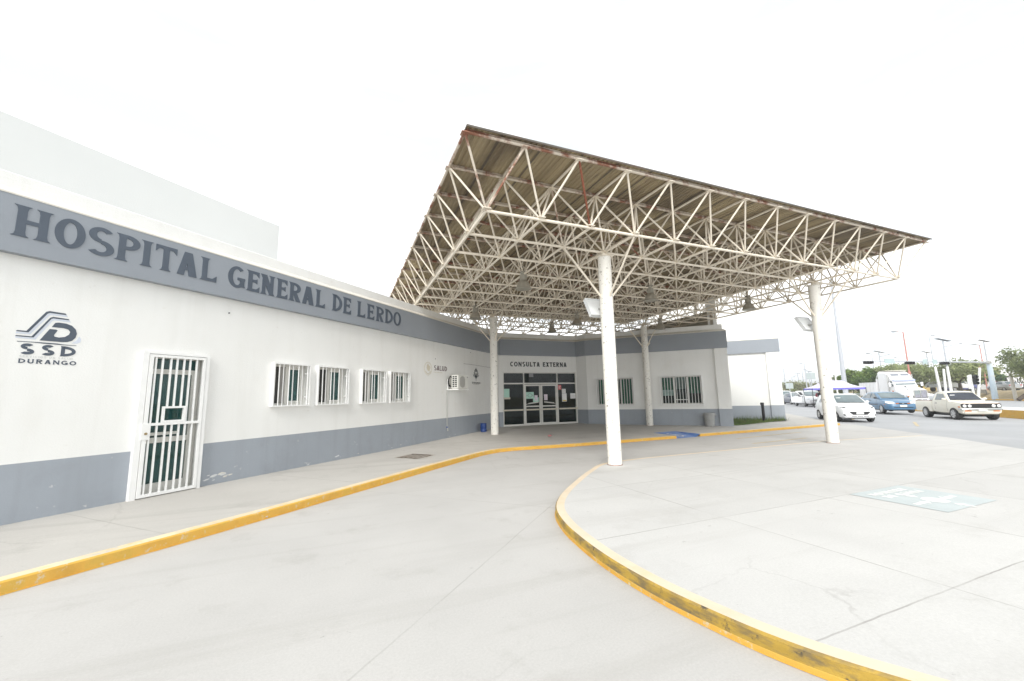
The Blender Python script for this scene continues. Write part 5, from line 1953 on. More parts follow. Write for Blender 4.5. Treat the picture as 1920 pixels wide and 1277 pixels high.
part(bs, 'number_plate', 'plate_white', lambda mb: mb.box(.872, .895, -.18, .18, .44, .56))
part(bs, 'side_molding', 'black_plastic', lambda mb: [mb.box(-2.4, -.42, sg * .855 - .012, sg * .855 + .012, .55, .60) for sg in (1, -1)])
part(bs, 'sticker', 'paper_mint', lambda mb: mb.box(-.63, -.615, -.55, -.32, 1.04, 1.13))

# ---- old cream pickup
ST = [(-1.90, .33, 1.0, .79), (-1.2, .30, 1.0, .80), (-.55, .30, 1.0, .80), (.0, .30, .965, .80), (.45, .30, .93, .79), (.60, .32, .90, .785), (.63, .40, .86, .775)]
pk = make_car('old_pickup', 'old cream pickup with black grille, round headlights and wide tyres by the yellow median', 'pickup', (30.9, 10.75), 226.5, ST,
              dict(belt=.99, roof=1.49, hb=.95, hr=.60, pts=[(-1.86, 1.0), (-1.72, 1.44), (-1.5, 1.49), (-1.1, 1.49), (-.93, 1.45), (-.42, .985)]),
              'pickup_cream', 2.53, .315, 1.42, wind='dark_windscreen', wheel_w=.26, rim=.64, spokes=6, fat=.10, side_wins=[[(-.62, 1.03), (-1.0, 1.36), (-1.55, 1.38), (-1.62, 1.03)]],
              doors=[(-1.6, -.52, .36, .95)], mirror=(-.60, 1.08, 'pickup_cream'))


def bed(mb):
    for sg in (1, -1):
        prof = [(.79, .36), (.80, .65), (.79, .90), (.76, .96), (.70, .96), (.69, .5), (.69, .36)]
        mb.loft([[(x, sg * y * k, z) for y, z in prof] for x, k in ((-3.62, .96), (-3.3, 1.0), (-1.92, 1.0))])
    mb.box(-3.62, -1.92, -.69, .69, .44, .50)
    mb.box(-3.66, -3.60, -.74, .74, .40, .95)
    mb.box(-1.97, -1.92, -.69, .69, .5, .96)


o_ = part(pk, 'cargo_bed', 'pickup_cream', bed, 35)
cut_arches(o_, [(-2.53, .315, .375, y0, y0 + (.4 if y0 > 0 else -.4)) for y0 in (.55, -.55)])
part(pk, 'bed_rail', 'rust', lambda mb: [mb.box(-3.6, -1.95, sg * .73 - .03, sg * .73 + .03, .962, .985) for sg in (1, -1)])
part(pk, 'grille', 'black', lambda mb: mb.rbox(.56, .655, -.775, .775, .625, .85, .03))
for sg in (1, -1):
    for y in (.66, .46):
        part(pk, 'headlight', 'headlamp', lambda mb: (mb.lathe((.65, sg * y, .735), [(.076, 0), (.076, .02), (.06, .032), (.02, .04)], 18, axis='x')), 50)
    part(pk, 'turn_signal', 'amber_lens', lambda mb: mb.box(.40, .52, sg * .795 - .012, sg * .795 + .014, .66, .71))
    part(pk, 'parking_light', 'amber_lens', lambda mb: mb.box(.60, .668, min(sg * .42, sg * .68), max(sg * .42, sg * .68), .45, .505))
part(pk, 'bumper', 'chrome', lambda mb: mb.loft([[(x, y, z) for x, z in ((a - .05, .53), (a, .535), (a + .03, .57), (a, .625), (a - .05, .63))] for y, a in ((-.83, .50), (-.78, .66), (-.5, .72), (.5, .72), (.78, .66), (.83, .50))]), 40)
part(pk, 'valance', 'pickup_cream', lambda mb: mb.loft([[(x, -.74, z), (x, .74, z), (x, .66, z - .14), (x, -.66, z - .14)] for x, z in ((.50, .53), (.66, .53))]))
part(pk, 'number_plate', 'plate_white', lambda mb: mb.box(.725, .735, -.17, .17, .475, .60))
part(pk, 'front_axle', 'rust', lambda mb: [mb.tube((.0, -.6, .28), (.0, .6, .28), .05, 8), mb.tube((.3, -.3, .32), (.3, .3, .32), .04, 8), mb.ball((.25, .2, .3), .09), mb.ball((.1, -.25, .28), .1)])
part(pk, 'rust_patch', 'rust', lambda mb: [mb.loft([[(.62, y, .868), (.646, y, .85)] for y in (-.72, .72)], cap=False, closed=False), mb.poly([(.38, .2, .978), (.46, .15, .968), (.46, .45, .955), (.40, .5, .962)])])
part(pk, 'windscreen_sticker', 'paper_white', lambda mb: mb.box(-.73, -.715, -.50, -.30, 1.27, 1.31))

# ---- vehicles parked by the tent
ST = [(-3.75, .40, 1.05, .80), (-3.55, .30, 1.12, .92), (-2.6, .25, 1.10, .95), (-1.0, .24, 1.05, .95), (-.2, .25, 1.03, .93), (.3, .26, .98, .90), (.65, .28, .85, .84), (.85, .30, .70, .72)]
vn = make_car('minivan', 'white minivan with its front door swung open beside the tent', 'van', (46.6, 28.05), 229, ST,
              dict(belt=1.05, roof=1.68, hb=.95, hr=.74, pts=[(-3.68, 1.1), (-3.5, 1.58), (-3.0, 1.68), (-1.5, 1.68), (-1.0, 1.62), (.0, 1.05)]),
              'car_white', 2.9, .33, 1.6, side_wins=[[(-.55, 1.1), (-1.1, 1.53), (-1.6, 1.57), (-1.6, 1.1)], [(-1.7, 1.1), (-1.7, 1.57), (-2.6, 1.57), (-2.6, 1.1)], [(-2.7, 1.1), (-2.7, 1.57), (-3.3, 1.54), (-3.5, 1.1)]],
              doors=[(-1.62, -.5, .4, 1.02), (-2.7, -1.66, .4, 1.04)], mirror=(-.35, 1.15, 'car_white'))
for sg in (1, -1):
    part(vn, 'headlight', 'headlamp', lambda mb: mb.ball((.62, sg * .68, .76), (.14, .17, .085), 12, 8), 60)
part(vn, 'grille', 'ink_grey', lambda mb: mb.rbox(.80, .87, -.35, .35, .64, .74, .02))
part(vn, 'number_plate', 'plate_green', lambda mb: mb.box(.86, .875, -.18, .18, .46, .58))
part(vn, 'lower_grille', 'black_plastic', lambda mb: mb.rbox(.78, .87, -.6, .6, .33, .40, .02))


def open_door(mb):
    h = Vector((-.45, -.94, 0))
    u = Vector((-.50, -.80, 0)).normalized()
    n_ = Vector((u.y, -u.x, 0)) * .04
    L_ = 1.05
    a = [(0, .42), (L_, .42), (L_, 1.05), (0, 1.05)]
    for pts in (a, [(0, 1.05), (.08, 1.05), (.5, 1.55), (.42, 1.55)], [(L_ - .07, 1.05), (L_, 1.05), (L_, 1.57), (L_ - .07, 1.57)], [(.42, 1.51), (L_ - .07, 1.51), (L_ - .07, 1.57), (.46, 1.57)]):
        q = [h + u * s_ + Vector((0, 0, z_)) for s_, z_ in pts]
        mb.loft([[tuple(p + n_) for p in q], [tuple(p - n_) for p in q]])


part(vn, 'open_door', 'car_white', open_door)
part(vn, 'doorway', 'black', lambda mb: mb.box(-1.55, -.5, -.965, -.955, .45, 1.5))  # black sheet standing for the unlit interior behind the open door
ST = [(-3.5, .42, .95, .66), (-3.35, .30, 1.02, .78), (-2.9, .22, 1.02, .83), (-1.4, .20, .98, .84), (-.35, .20, .95, .835), (.25, .21, .86, .82), (.62, .22, .76, .77), (.85, .27, .60, .62)]
SED = dict(belt=.95, roof=1.42, hb=.945, hr=.62, pts=[(-3.05, .98), (-2.45, 1.38), (-1.9, 1.42), (-1.35, 1.42), (-1.05, 1.385), (-.12, .945)])
SEDW = [[(-.55, .99), (-1.1, 1.30), (-1.48, 1.34), (-1.48, .99)], [(-1.58, .99), (-1.58, 1.34), (-2.15, 1.33), (-2.42, .99)]]
nv = make_car('parked_sedan', 'dark navy sedan parked behind the white minivan', 'car', (52.6, 33.6), 230, ST, SED, 'car_navy', 2.6, .31, 1.47, side_wins=SEDW, doors=[(-1.52, -.50, .34, .92)], mirror=(-.55, 1.02, 'car_navy'))
for sg in (1, -1):
    part(nv, 'headlight', 'headlamp', lambda mb: mb.ball((.66, sg * .60, .70), (.12, .14, .07), 10, 6), 60)
part(nv, 'grille', 'black', lambda mb: mb.rbox(.78, .87, -.45, .45, .40, .56, .03))
sv = make_car('parked_sedan', 'pale silver sedan half hidden between the navy sedan and the minivan', 'car', (56.2, 35.0), 230, ST, SED, 'car_silver', 2.6, .31, 1.47, side_wins=SEDW, mirror=(-.55, 1.02, 'car_silver'))
ST = [(-3.4, .45, 1.1, .80), (-3.2, .35, 1.12, .88), (-1.4, .30, 1.10, .90), (-.3, .30, 1.08, .90), (.4, .31, 1.02, .88), (.65, .34, .92, .85), (.78, .42, .70, .78)]
SUVC = dict(belt=1.08, roof=1.72, hb=.96, hr=.74, pts=[(-3.3, 1.1), (-3.1, 1.66), (-2.6, 1.72), (-1.4, 1.72), (-1.1, 1.67), (-.45, 1.08)])
su = make_car('parked_suv', 'white sport utility vehicle peeking out at the corner of the side wing', 'car', (59.0, 39.2), 230, ST, SUVC, 'car_white', 2.7, .36, 1.55, side_wins=[[(-.75, 1.13), (-1.15, 1.58), (-1.6, 1.6), (-1.6, 1.13)]], mirror=(-.6, 1.18, 'black_plastic'))
part(su, 'grille', 'black', lambda mb: mb.rbox(.70, .79, -.6, .6, .55, .75, .03))
# ---- grey car behind the pickup
ST = [(-3.5, .42, .95, .66), (-3.35, .30, 1.02, .78), (-2.9, .22, 1.02, .83), (-1.4, .20, .98, .84), (-.35, .20, .95, .835), (.25, .21, .86, .82), (.62, .22, .76, .77), (.85, .27, .60, .62)]
gc = make_car('grey_car', 'grey car driving behind the cream pickup, dark bumper showing', 'car', (46.4, 16.4, 0.0), 227, ST, SED, 'car_silver', 2.6, .31, 1.47, side_wins=SEDW, mirror=(-.55, 1.02, 'black_plastic'))
part(gc, 'bumper', 'black_plastic', lambda mb: mb.rbox(.55, .90, -.78, .78, .32, .66, .06))
# ---- cars parked in front of the houses
c1 = make_car('parked_coupe', 'silver coupe with red tail lights parked before the house with the red pillar', 'car', (94.5, 29.9, 1.05), 50, ST, SED, 'car_silver', 2.6, .31, 1.47, side_wins=SEDW)
for sg in (1, -1):
    part(c1, 'tail_light', 'red_lens', lambda mb: mb.rbox(-3.52, -3.38, sg * .6 - .12, sg * .6 + .12, .78, .92, .02))
c2 = make_car('purple_car', 'dark violet car parked before the yellow house under the mesquite trees', 'car', (97.9, 36.3, 1.1), 140, ST, SED, 'car_purple', 2.6, .31, 1.47, side_wins=SEDW)

# ---- big white dump truck
tk = thing('dump_truck', 'big white dump truck with tall sleeper cab, tinted grille and blue sun visor', 'truck', (54.9, 22.7, -0.05), math.radians(230))
# origin under the front bumper, +x forward
HW = 1.05


def tk_hood(mb):
    rs = []
    for x, zt, hw, zb in ((-2.25, 2.02, .98, 1.0), (-1.6, 1.93, .90, .95), (-.8, 1.80, .78, .95), (-.25, 1.70, .68, .95), (-.08, 1.58, .64, 1.0)):
        rs.append([(x, -hw, zb), (x, -hw, zt - .35), (x, -hw * .86, zt - .08), (x, -hw * .5, zt), (x, hw * .5, zt), (x, hw * .86, zt - .08), (x, hw, zt - .35), (x, hw, zb)])
    mb.loft(rs)


part(tk, 'hood', 'truck_white', tk_hood, 30)


def tk_cab(mb):
    rs = []
    for x, zt, hw, e in ((-2.2, 2.05, 1.0, .05), (-2.62, 2.72, .99, .12), (-2.95, 3.05, .98, .2), (-3.35, 3.52, 1.0, .2), (-3.9, 3.68, 1.06, .16), (-5.1, 3.72, 1.1, .16)):
        rs.append([(x, -hw, .75), (x, -hw, zt - e), (x, -hw + e, zt), (x, hw - e, zt), (x, hw, zt - e), (x, hw, .75)])
    mb.loft(rs)


part(tk, 'cab', 'truck_white', tk_cab, 30)
for sg in (1, -1):
    def fend(mb):
        rs = []
        for a in range(0, 181, 20):
            c_, s_ = math.cos(math.radians(a)), math.sin(math.radians(a))
            x, z = -.85 + .62 * c_, .58 + .66 * s_
            x2, z2 = -.85 + .54 * c_, .55 + .56 * s_
            rs.append([(x, sg * .62, z), (x, sg * 1.12, z - .02), (x2, sg * 1.14, z2), (x2, sg * .62, z2)])
        mb.loft(rs)
        mb.loft([[(x, sg * y0, z0), (x, sg * y1, z0), (x, sg * y1, z1), (x, sg * y0, z1)] for x, y0, y1, z0, z1 in ((-.35, .62, 1.12, .62, 1.18), (-.05, .64, 1.08, .62, 1.10))])
    part(tk, 'fender', 'truck_white', fend, 35)
    part(tk, 'headlight', 'headlamp', lambda mb: mb.rbox(-.08, -.03, min(sg * .66, sg * .94), max(sg * .66, sg * .94), .86, 1.0, .015))
    part(tk, 'turn_signal', 'amber_lens', lambda mb: mb.rbox(-.09, -.03, min(sg * .95, sg * 1.08), max(sg * .95, sg * 1.08), .87, 1.0, .012))
    part(tk, 'exhaust_stack', 'chrome', lambda mb: mb.tube((-3.2, sg * 1.10, .9), (-3.2, sg * 1.10, 3.3), .07, 10), 50)
    part(tk, 'mirror', 'truck_white', lambda mb: (mb.rbox(-2.3, -2.2, min(sg * 1.3, sg * 1.5), max(sg * 1.3, sg * 1.5), 2.0, 2.42, .02), mb.tube((-2.25, sg * .95, 2.3), (-2.25, sg * 1.4, 2.3), .02, 6)))
    part(tk, 'hood_mirror', 'black_plastic', lambda mb: (mb.ball((-.5, sg * .95, 1.95), (.05, .10, .07), 10, 6), mb.tube((-.6, sg * .7, 1.6), (-.5, sg * .92, 1.92), .015, 6)))
    part(tk, 'side_window', 'car_glass', lambda mb: mb.poly([(-2.42, sg * 1.004, 2.02), (-2.72, sg * 1.0, 2.58), (-3.05, sg * 1.0, 2.62), (-3.08, sg * 1.006, 1.98)]))
    part(tk, 'roof_window', 'panel_dark', lambda mb: mb.poly([(-3.02 - .0, sg * .08, 3.19), (-3.02, sg * .80, 3.17), (-3.24, sg * .80, 3.41), (-3.24, sg * .08, 3.42)]))
    part(tk, 'fuel_tank', 'chrome', lambda mb: mb.tube((-3.9, sg * .95, .62), (-2.5, sg * .95, .62), .28, 16), 50)
    for x in (-.85, -5.9, -7.2):
        wheel(tk, x, sg * .95, .5, .30, .30, 6, sg)
part(tk, 'windscreen', 'windscreen_glass', lambda mb: mb.poly([(-2.26, -.88, 2.16), (-2.26, .88, 2.16), (-2.60, .84, 2.66), (-2.60, -.84, 2.66)]))
part(tk, 'sun_visor', 'visor_blue', lambda mb: mb.loft([[(-2.60, y, 2.70), (-2.34, y * .99, 2.60), (-2.34, y * .99, 2.63), (-2.66, y, 2.80)] for y in (-.97, .97)]))
part(tk, 'grille', 'truck_grille', lambda mb: (mb.rbox(-.10, -.02, -.50, -.025, .80, 1.52, .02), mb.rbox(-.10, -.02, .025, .50, .80, 1.52, .02)))
part(tk, 'grille_surround', 'chrome', lambda mb: (mb.box(-.12, -.005, -.56, -.50, .76, 1.55), mb.box(-.12, -.005, .50, .56, .76, 1.55), mb.box(-.12, -.005, -.50, .50, 1.52, 1.58), mb.box(-.12, -.003, -.025, .025, .8, 1.52)))
part(tk, 'bumper', 'truck_white', lambda mb: mb.loft([[(x, y, z) for x, z in ((a - .12, .34), (a, .36), (a + .04, .55), (a, .74), (a - .12, .76))] for y, a in ((-1.12, -.25), (-1.0, -.02), (-.5, .04), (.5, .04), (1.0, -.02), (1.12, -.25))]), 40)
part(tk, 'bumper_grille', 'ink_grey', lambda mb: (mb.box(.05, .085, -.42, -.03, .56, .66), mb.box(.05, .085, .03, .42, .56, .66)))
part(tk, 'number_plate', 'plate_white', lambda mb: mb.box(.07, .09, -.18, .18, .40, .50))
part(tk, 'lower_bumper', 'sign_back_grey', lambda mb: mb.rbox(-.2, .02, -.95, .95, .16, .34, .03))
part(tk, 'chassis', 'black', lambda mb: mb.box(-8.2, -.3, -.42, .42, .45, .85))


def tk_box(mb):
    for sg in (1, -1):
        mb.box(-9.2, -5.3, sg * 1.18 - .04, sg * 1.18 + .04, 1.0, 2.55)
        for k in range(6):
            x = -9.1 + .75 * k
            mb.box(x, x + .08, min(sg * 1.22, sg * 1.29), max(sg * 1.22, sg * 1.29), 1.0, 2.5)
        for z in (1.0, 1.5, 2.0, 2.48):
            mb.box(-9.2, -5.3, min(sg * 1.222, sg * 1.262), max(sg * 1.222, sg * 1.262), z, z + .07)
    mb.box(-5.34, -5.24, -1.22, 1.22, 1.0, 2.9)
    mb.box(-9.25, -9.17, -1.22, 1.22, 1.0, 2.5)
    mb.box(-9.2, -5.3, -1.18, 1.18, 0.95, 1.05)


part(tk, 'dump_body', 'truck_white', tk_box)
part(tk, 'roof_deflector', 'coping_paint', lambda mb: mb.rbox(-5.1, -3.7, -.95, .95, 3.72, 3.80, .02))
part(tk, 'grab_pipe', 'truck_white', lambda mb: mb.path([(-5.4, -1.1, 2.5), (-5.4, -1.1, 3.0), (-5.2, -1.1, 3.3), (-5.1, -1.1, 3.35)], .03, 6))
part(tk, 'door_emblem', 'amber_lens', lambda mb: mb.poly([(-2.5, -1.006, 1.35), (-2.5, -1.006, 1.55), (-2.85, -1.006, 1.55), (-2.85, -1.006, 1.35)]))

# ================================================================== beyond the driveway: median, park bank, street furniture
mb = MB()
MED = [AB(20, 16.45), AB(200, 16.45)]
mb.m = 1
a0_, a1_ = 27.0, 220.0
mb.poly([AB(a0_, 16.45) + (-.02,), AB(a1_, 16.45) + (-.02,), AB(a1_, 16.48) + (.43,), AB(a0_, 16.48) + (.43,)])
mb.poly([AB(a0_, 18.2) + (-.02,), AB(a0_, 18.17) + (.43,), AB(a1_, 18.17) + (.43,), AB(a1_, 18.2) + (-.02,)])
mb.poly([AB(a0_, 16.45) + (-.02,), AB(a0_, 16.48) + (.43,), AB(a0_, 18.17) + (.43,), AB(a0_, 18.2) + (-.02,)])
mb.m = 0
mb.poly([AB(a0_, 16.48) + (.43,), AB(a1_, 16.48) + (.43,), AB(a1_, 16.52) + (.47,), AB(a0_, 16.52) + (.47,)])
mb.poly([AB(a0_, 16.52) + (.47,), AB(a1_, 16.52) + (.47,), AB(a1_, 18.13) + (.47,), AB(a0_, 18.13) + (.47,)])
mb.poly([AB(a0_, 18.13) + (.47,), AB(a1_, 18.13) + (.47,), AB(a1_, 18.17) + (.43,), AB(a0_, 18.17) + (.43,)])
struct('road_median', mb, ['median_white', 'kerb_face_paint'], fix=False)


def pz(b):
    t = min(1, max(0, (b - 37.4) / 2.6))
    return 0.16 + 1.0 * t * t * (3 - 2 * t)


mb = MB()
bs_ = [37.25, 37.5, 38.0, 38.6, 39.2, 40.0, 42, 60, 160]
as_ = [-60, 0, 30, 60, 100, 160, 420]
mb.add([AB(a, b) + (pz(b),) for b in bs_ for a in as_], [(i * 7 + k, i * 7 + k + 1, i * 7 + k + 8, i * 7 + k + 7) for i in range(len(bs_) - 1) for k in range(6)])
struct('park_ground', mb, 'dry_grass')
mb = MB()
mb.m = 1
mb.poly([AB(-60, 37.0) + (-.02,), AB(420, 37.0) + (-.02,), AB(420, 37.02) + (.17,), AB(-60, 37.02) + (.17,)])
mb.m = 0
mb.poly([AB(-60, 37.02) + (.17,), AB(420, 37.02) + (.17,), AB(420, 37.25) + (.175,), AB(-60, 37.25) + (.175,)])
struct('kerb', mb, ['kerb_top_paint', 'kerb_face_paint'], fix=False)
mb = MB()
for k in range(40):
    a = 30 + 6 * k
    for b in (23, 27.5, 32):
        mb.poly([AB(a, b - .06) + (-.002,), AB(a + 2.5, b - .06) + (-.002,), AB(a + 2.5, b + .06) + (-.002,), AB(a, b + .06) + (-.002,)])
struct('lane_marking', mb, 'road_white')


def tuft(name, x, y, z, r, h, label, n=260):
    mb = MB()
    for k in range(n):
        t, rr = rnd.random() * 6.28, r * math.sqrt(rnd.random())
        px, py = x + rr * math.cos(t), y + rr * math.sin(t)
        hh = h * (.4 + .6 * rnd.random()) * (1 - .5 * rr / r)
        t2 = rnd.random() * 6.28
        dx, dy = math.cos(t2), math.sin(t2)
        mb.add([(px - dy * .05, py + dx * .05, z - .05), (px + dy * .05, py - dx * .05, z - .05), (px + dx * hh * .6, py + dy * hh * .6, z + hh)], [(0, 1, 2)])
    o = mb.build(name, 'straw', fix=False)
    return tag(o, label, 'dry grass')


tuft('dry_bush', 78.6, 26.6, pz(36.8), 1.3, .55, 'tuft of straw-coloured grass at the foot of the pale blue mast')
tuft('dry_bush', 68.2, 26.3, .1, 1.1, .9, 'straw-coloured dry bush between the truck and the pickup cab')
tuft('dry_bush', 76.0, 40.0, .05, 3.0, 1.0, 'mound of straw-coloured grass behind the white hatchback', 420)

# ---------------------------------------------------------------- pop-up tent
tent = thing('popup_tent', 'pop-up tent with faded lilac top and violet valance beside the white minivan', 'tent', AB(49.8, 14) + (0,))
TA, TB = (48.2, 51.3), (11.9, 16.1)
mb = MB()
apex0, apex1 = AB(49.75, 13.2) + (2.62,), AB(49.75, 14.8) + (2.62,)
c = [AB(TA[0], TB[0]), AB(TA[1], TB[0]), AB(TA[1], TB[1]), AB(TA[0], TB[1])]
ze = 1.90


def sag(p, q, n=6):
    return [tuple(p[i] + (q[i] - p[i]) * k / n - (0 if i < 2 else .12 * math.sin(math.pi * k / n)) for i in range(3)) for k in range(n + 1)]


for (p0, p1, q0, q1) in ((c[0] + (ze,), c[1] + (ze,), apex0, apex0), (c[1] + (ze,), c[2] + (ze,), apex0, apex1), (c[2] + (ze,), c[3] + (ze,), apex1, apex1), (c[3] + (ze,), c[0] + (ze,), apex1, apex0)):
    A1, A2 = sag(p0, q0), sag(p1, q1)
    mb.add(A1 + A2, [(k, k + 1, k + 8, k + 7) for k in range(6)])
mb.build('canopy_top', 'tent_fabric', tent, fix=False, smooth=40)
mb = MB()
for p, q in zip(c, c[1:] + c[:1]):
    mb.poly([p + (ze + .004,), q + (ze + .004,), q + (ze - .18,), p + (ze - .18,)])
mb.build('valance', 'tent_valance', tent, fix=False)
for p in c:
    mb = MB()
    mb.tube(p + (0,), p + (ze,), .028, 8)
    mb.build('leg', 'black', tent)
mb = MB()
mb.box(AB(50, 13)[0] - .1, AB(50, 13)[0] + 1.6, AB(50, 13)[1] - .9, AB(50, 13)[1] + .2, .68, .72)
tb = thing('folding_table', 'dark folding table standing under the lilac tent', 'table', AB(50, 13) + (0,))
mb.build('table_top', 'black', tb)
for dx, dy in ((0, -.8), (1.5, -.8), (0, .1), (1.5, .1)):
    mb = MB()
    mb.tube((AB(50, 13)[0] + dx, AB(50, 13)[1] + dy, 0), (AB(50, 13)[0] + dx, AB(50, 13)[1] + dy, .68), .02, 6)
    mb.build('leg', 'grey_pipe', tb)


# ---------------------------------------------------------------- person with a red backpack
def skin_mesh(name, joints, edges, m, parent, levels=1):
    me = bpy.data.meshes.new(name)
    me.from_pydata([j[:3] for j in joints], edges, [])
    o = bpy.data.objects.new(name, me)
    COL.objects.link(o)
    md = o.modifiers.new('skin', 'SKIN')
    for v, j in zip(me.skin_vertices[0].data, joints):
        v.radius = (j[3], j[4] if len(j) > 4 else j[3])
        v.use_root = False
    me.skin_vertices[0].data[0].use_root = True
    sb = o.modifiers.new('sub', 'SUBSURF')
    sb.levels = sb.render_levels = levels
    dg = bpy.context.evaluated_depsgraph_get()
    new = bpy.data.meshes.new_from_object(o.evaluated_get(dg))
    o.modifiers.clear()
    o.data = new
    new.materials.clear()
    new.materials.append(MATS[m])
    new.polygons.foreach_set('material_index', [0] * len(new.polygons))
    new.polygons.foreach_set('use_smooth', [True] * len(new.polygons))
    o.parent = parent
    return o


pe = thing('person', 'person in dark top and grey trousers standing by the tent, facing right', 'person', (44.15, 26.05, 0), math.radians(-40))
J = [(0, 0, .95, .12, .14), (0, 0, 1.15, .11, .14), (0, 0, 1.36, .11, .17), (0, 0, 1.47, .055), (.01, 0, 1.54, .05), (.02, 0, 1.60, .085, .075), (.02, 0, 1.68, .075, .07),
     (0, .19, 1.38, .05), (-.02, .24, 1.12, .042), (.10, .23, .90, .034), (.15, .22, .84, .028),
     (0, -.19, 1.38, .05), (-.02, -.24, 1.12, .042), (.10, -.23, .90, .034), (.15, -.22, .84, .028),
     (0, .095, .84, .088), (.01, .10, .50, .062), (-.01, .10, .10, .042), (.12, .11, .045, .036),
     (0, -.095, .84, .088), (.01, -.10, .50, .062), (-.01, -.10, .10, .042), (.12, -.11, .045, .036)]
EDG = [(0, 1), (1, 2), (2, 3), (3, 4), (4, 5), (5, 6), (2, 7), (7, 8), (8, 9), (9, 10), (2, 11), (11, 12), (12, 13), (13, 14), (0, 15), (15, 16), (16, 17), (17, 18), (0, 19), (19, 20), (20, 21), (21, 22)]
skin_mesh('body', J, EDG, 'skin', pe)
skin_mesh('shirt', [(x, y, z, r[0] + .022, (r[1] if len(r) > 1 else r[0]) + .022) for x, y, z, *r in (J[0], J[1], J[2], (0, 0, 1.43, .075), J[7], J[8], J[11], J[12])],
          [(0, 1), (1, 2), (2, 3), (2, 4), (4, 5), (2, 6), (6, 7)], 'cloth_dark', pe)
skin_mesh('trousers', [(0, 0, .97, .135, .155)] + [(x, y, z, r[0] + .02) for x, y, z, *r in (J[15], J[16], J[17], J[19], J[20], J[21])], [(0, 1), (1, 2), (2, 3), (0, 4), (4, 5), (5, 6)], 'cloth_trousers', pe)
mb = MB()
mb.ball((.0, 0, 1.665), (.105, .095, .10), 14, 8)
mb.build('hair', 'hair_black', pe, world=False, smooth=60)
for sg in (1, -1):
    mb = MB()
    mb.ball((.055, sg * .105, .05), (.14, .055, .055), 10, 6)
    mb.build('shoe', 'rubber', pe, world=False, smooth=60)
bp = thing('backpack', 'dark red backpack worn by the person at the tent', 'backpack', (44.15, 26.05, 1.0), math.radians(-40))
mb = MB()
mb.loft([[(-.13 - d * .6, -.15 * k, z), (-.13 - d * .6, .15 * k, z), (-.15 - d, .12 * k, z), (-.15 - d, -.12 * k, z)] for z, d, k in ((.02, .05, .85), (.08, .14, 1.0), (.28, .15, 1.0), (.40, .10, .9), (.45, .03, .6))])
mb.build('bag', 'backpack_red', bp, world=False, smooth=50)
mb = MB()
mb.rbox(-.32, -.26, -.10, .10, .08, .25, .02)
mb.build('pocket', 'backpack_red', bp, world=False)


# ---------------------------------------------------------------- lamp posts
def tapered(mb, x, y, z0, z1, r0, r1, n=10, k=3):
    for i in range(k):
        ta, tb_ = i / k, (i + 1) / k
        mb.tube((x, y, z0 + (z1 - z0) * ta), (x, y, z0 + (z1 - z0) * tb_), r0 + (r1 - r0) * ta, n, r0 + (r1 - r0) * tb_)


def lamp_post(x, y, z0, z1, label, m='pole_grey', r=.07, arm=(-.9, .35), base=None):
    t = thing('lamp_post', label, 'lamp post', (x, y, z0))
    mb = MB()
    tapered(mb, x, y, z0 - .1, z1, r * 1.25, r * .75)
    mb.build('pole', m, t, smooth=50)
    ux, uy = S * .924 + S * .0, 0
    u = Vector((math.cos(math.radians(-22.6)), math.sin(math.radians(-22.6)), 0))     # across the picture's view, a fixed compass direction
    e = Vector((x, y, z1)) + u * arm[0] + Vector((0, 0, .12))
    mb = MB()
    mb.tube((x, y, z1 - .03), tuple(e), r * .5, 6)
    mb.build('arm', m, t)
    mb = MB()
    mb.ball(tuple(e + u * (arm[1] * (1 if arm[0] > 0 else -1))), (.50, .36, .13), 14, 8)
    mb.build('lamp_head', 'pole_grey', t, smooth=60)
    if base:
        mb = MB()
        tapered(mb, x, y, z0 - .1, base, r * 2.0, r * 1.8)
        mb.build('base', m, t, smooth=50)
    return t


def solar_post(x, y, z0, z1, label, arm, m='pole_grey', r=.09, lower=None):
    t = thing('solar_lamp_post', label, 'solar lamp', (x, y, z0))
    mb = MB()
    tapered(mb, x, y, z0 - .1, z1, r * 1.2, r)
    mb.build('pole', m, t, smooth=50)
    u = Vector((math.cos(math.radians(-22.6)), math.sin(math.radians(-22.6)), 0))
    v = Vector((-u.y, u.x, 0))
    cn = Vector((x, y, z1 + .12))
    mb = MB()
    q = [cn + u * a + v * b + Vector((0, 0, -a * .22 + c_)) for c_ in (0, .035) for a, b in ((-.85, -.3), (.85, -.3), (.85, .3), (-.85, .3))]
    mb.loft([q[:4], q[4:]])
    mb.build('solar_panel', 'panel_dark', t)
    mb = MB()
    e = Vector((x, y, z1 - .75)) + u * arm + Vector((0, 0, .38))
    mb.tube((x, y, z1 - .75), tuple(e), .06, 6)
    mb.build('arm', m, t)
    mb = MB()
    mb.ball(tuple(e), (.34, .16, .07), 12, 6)
    mb.build('lamp_head', 'pole_grey', t, smooth=60)
    if lower:
        mb = MB()
        tapered(mb, x, y, z0 - .1, lower, r * 1.7, r * 1.5)
        mb.build('base', 'pole_white', t, smooth=50)
    return t


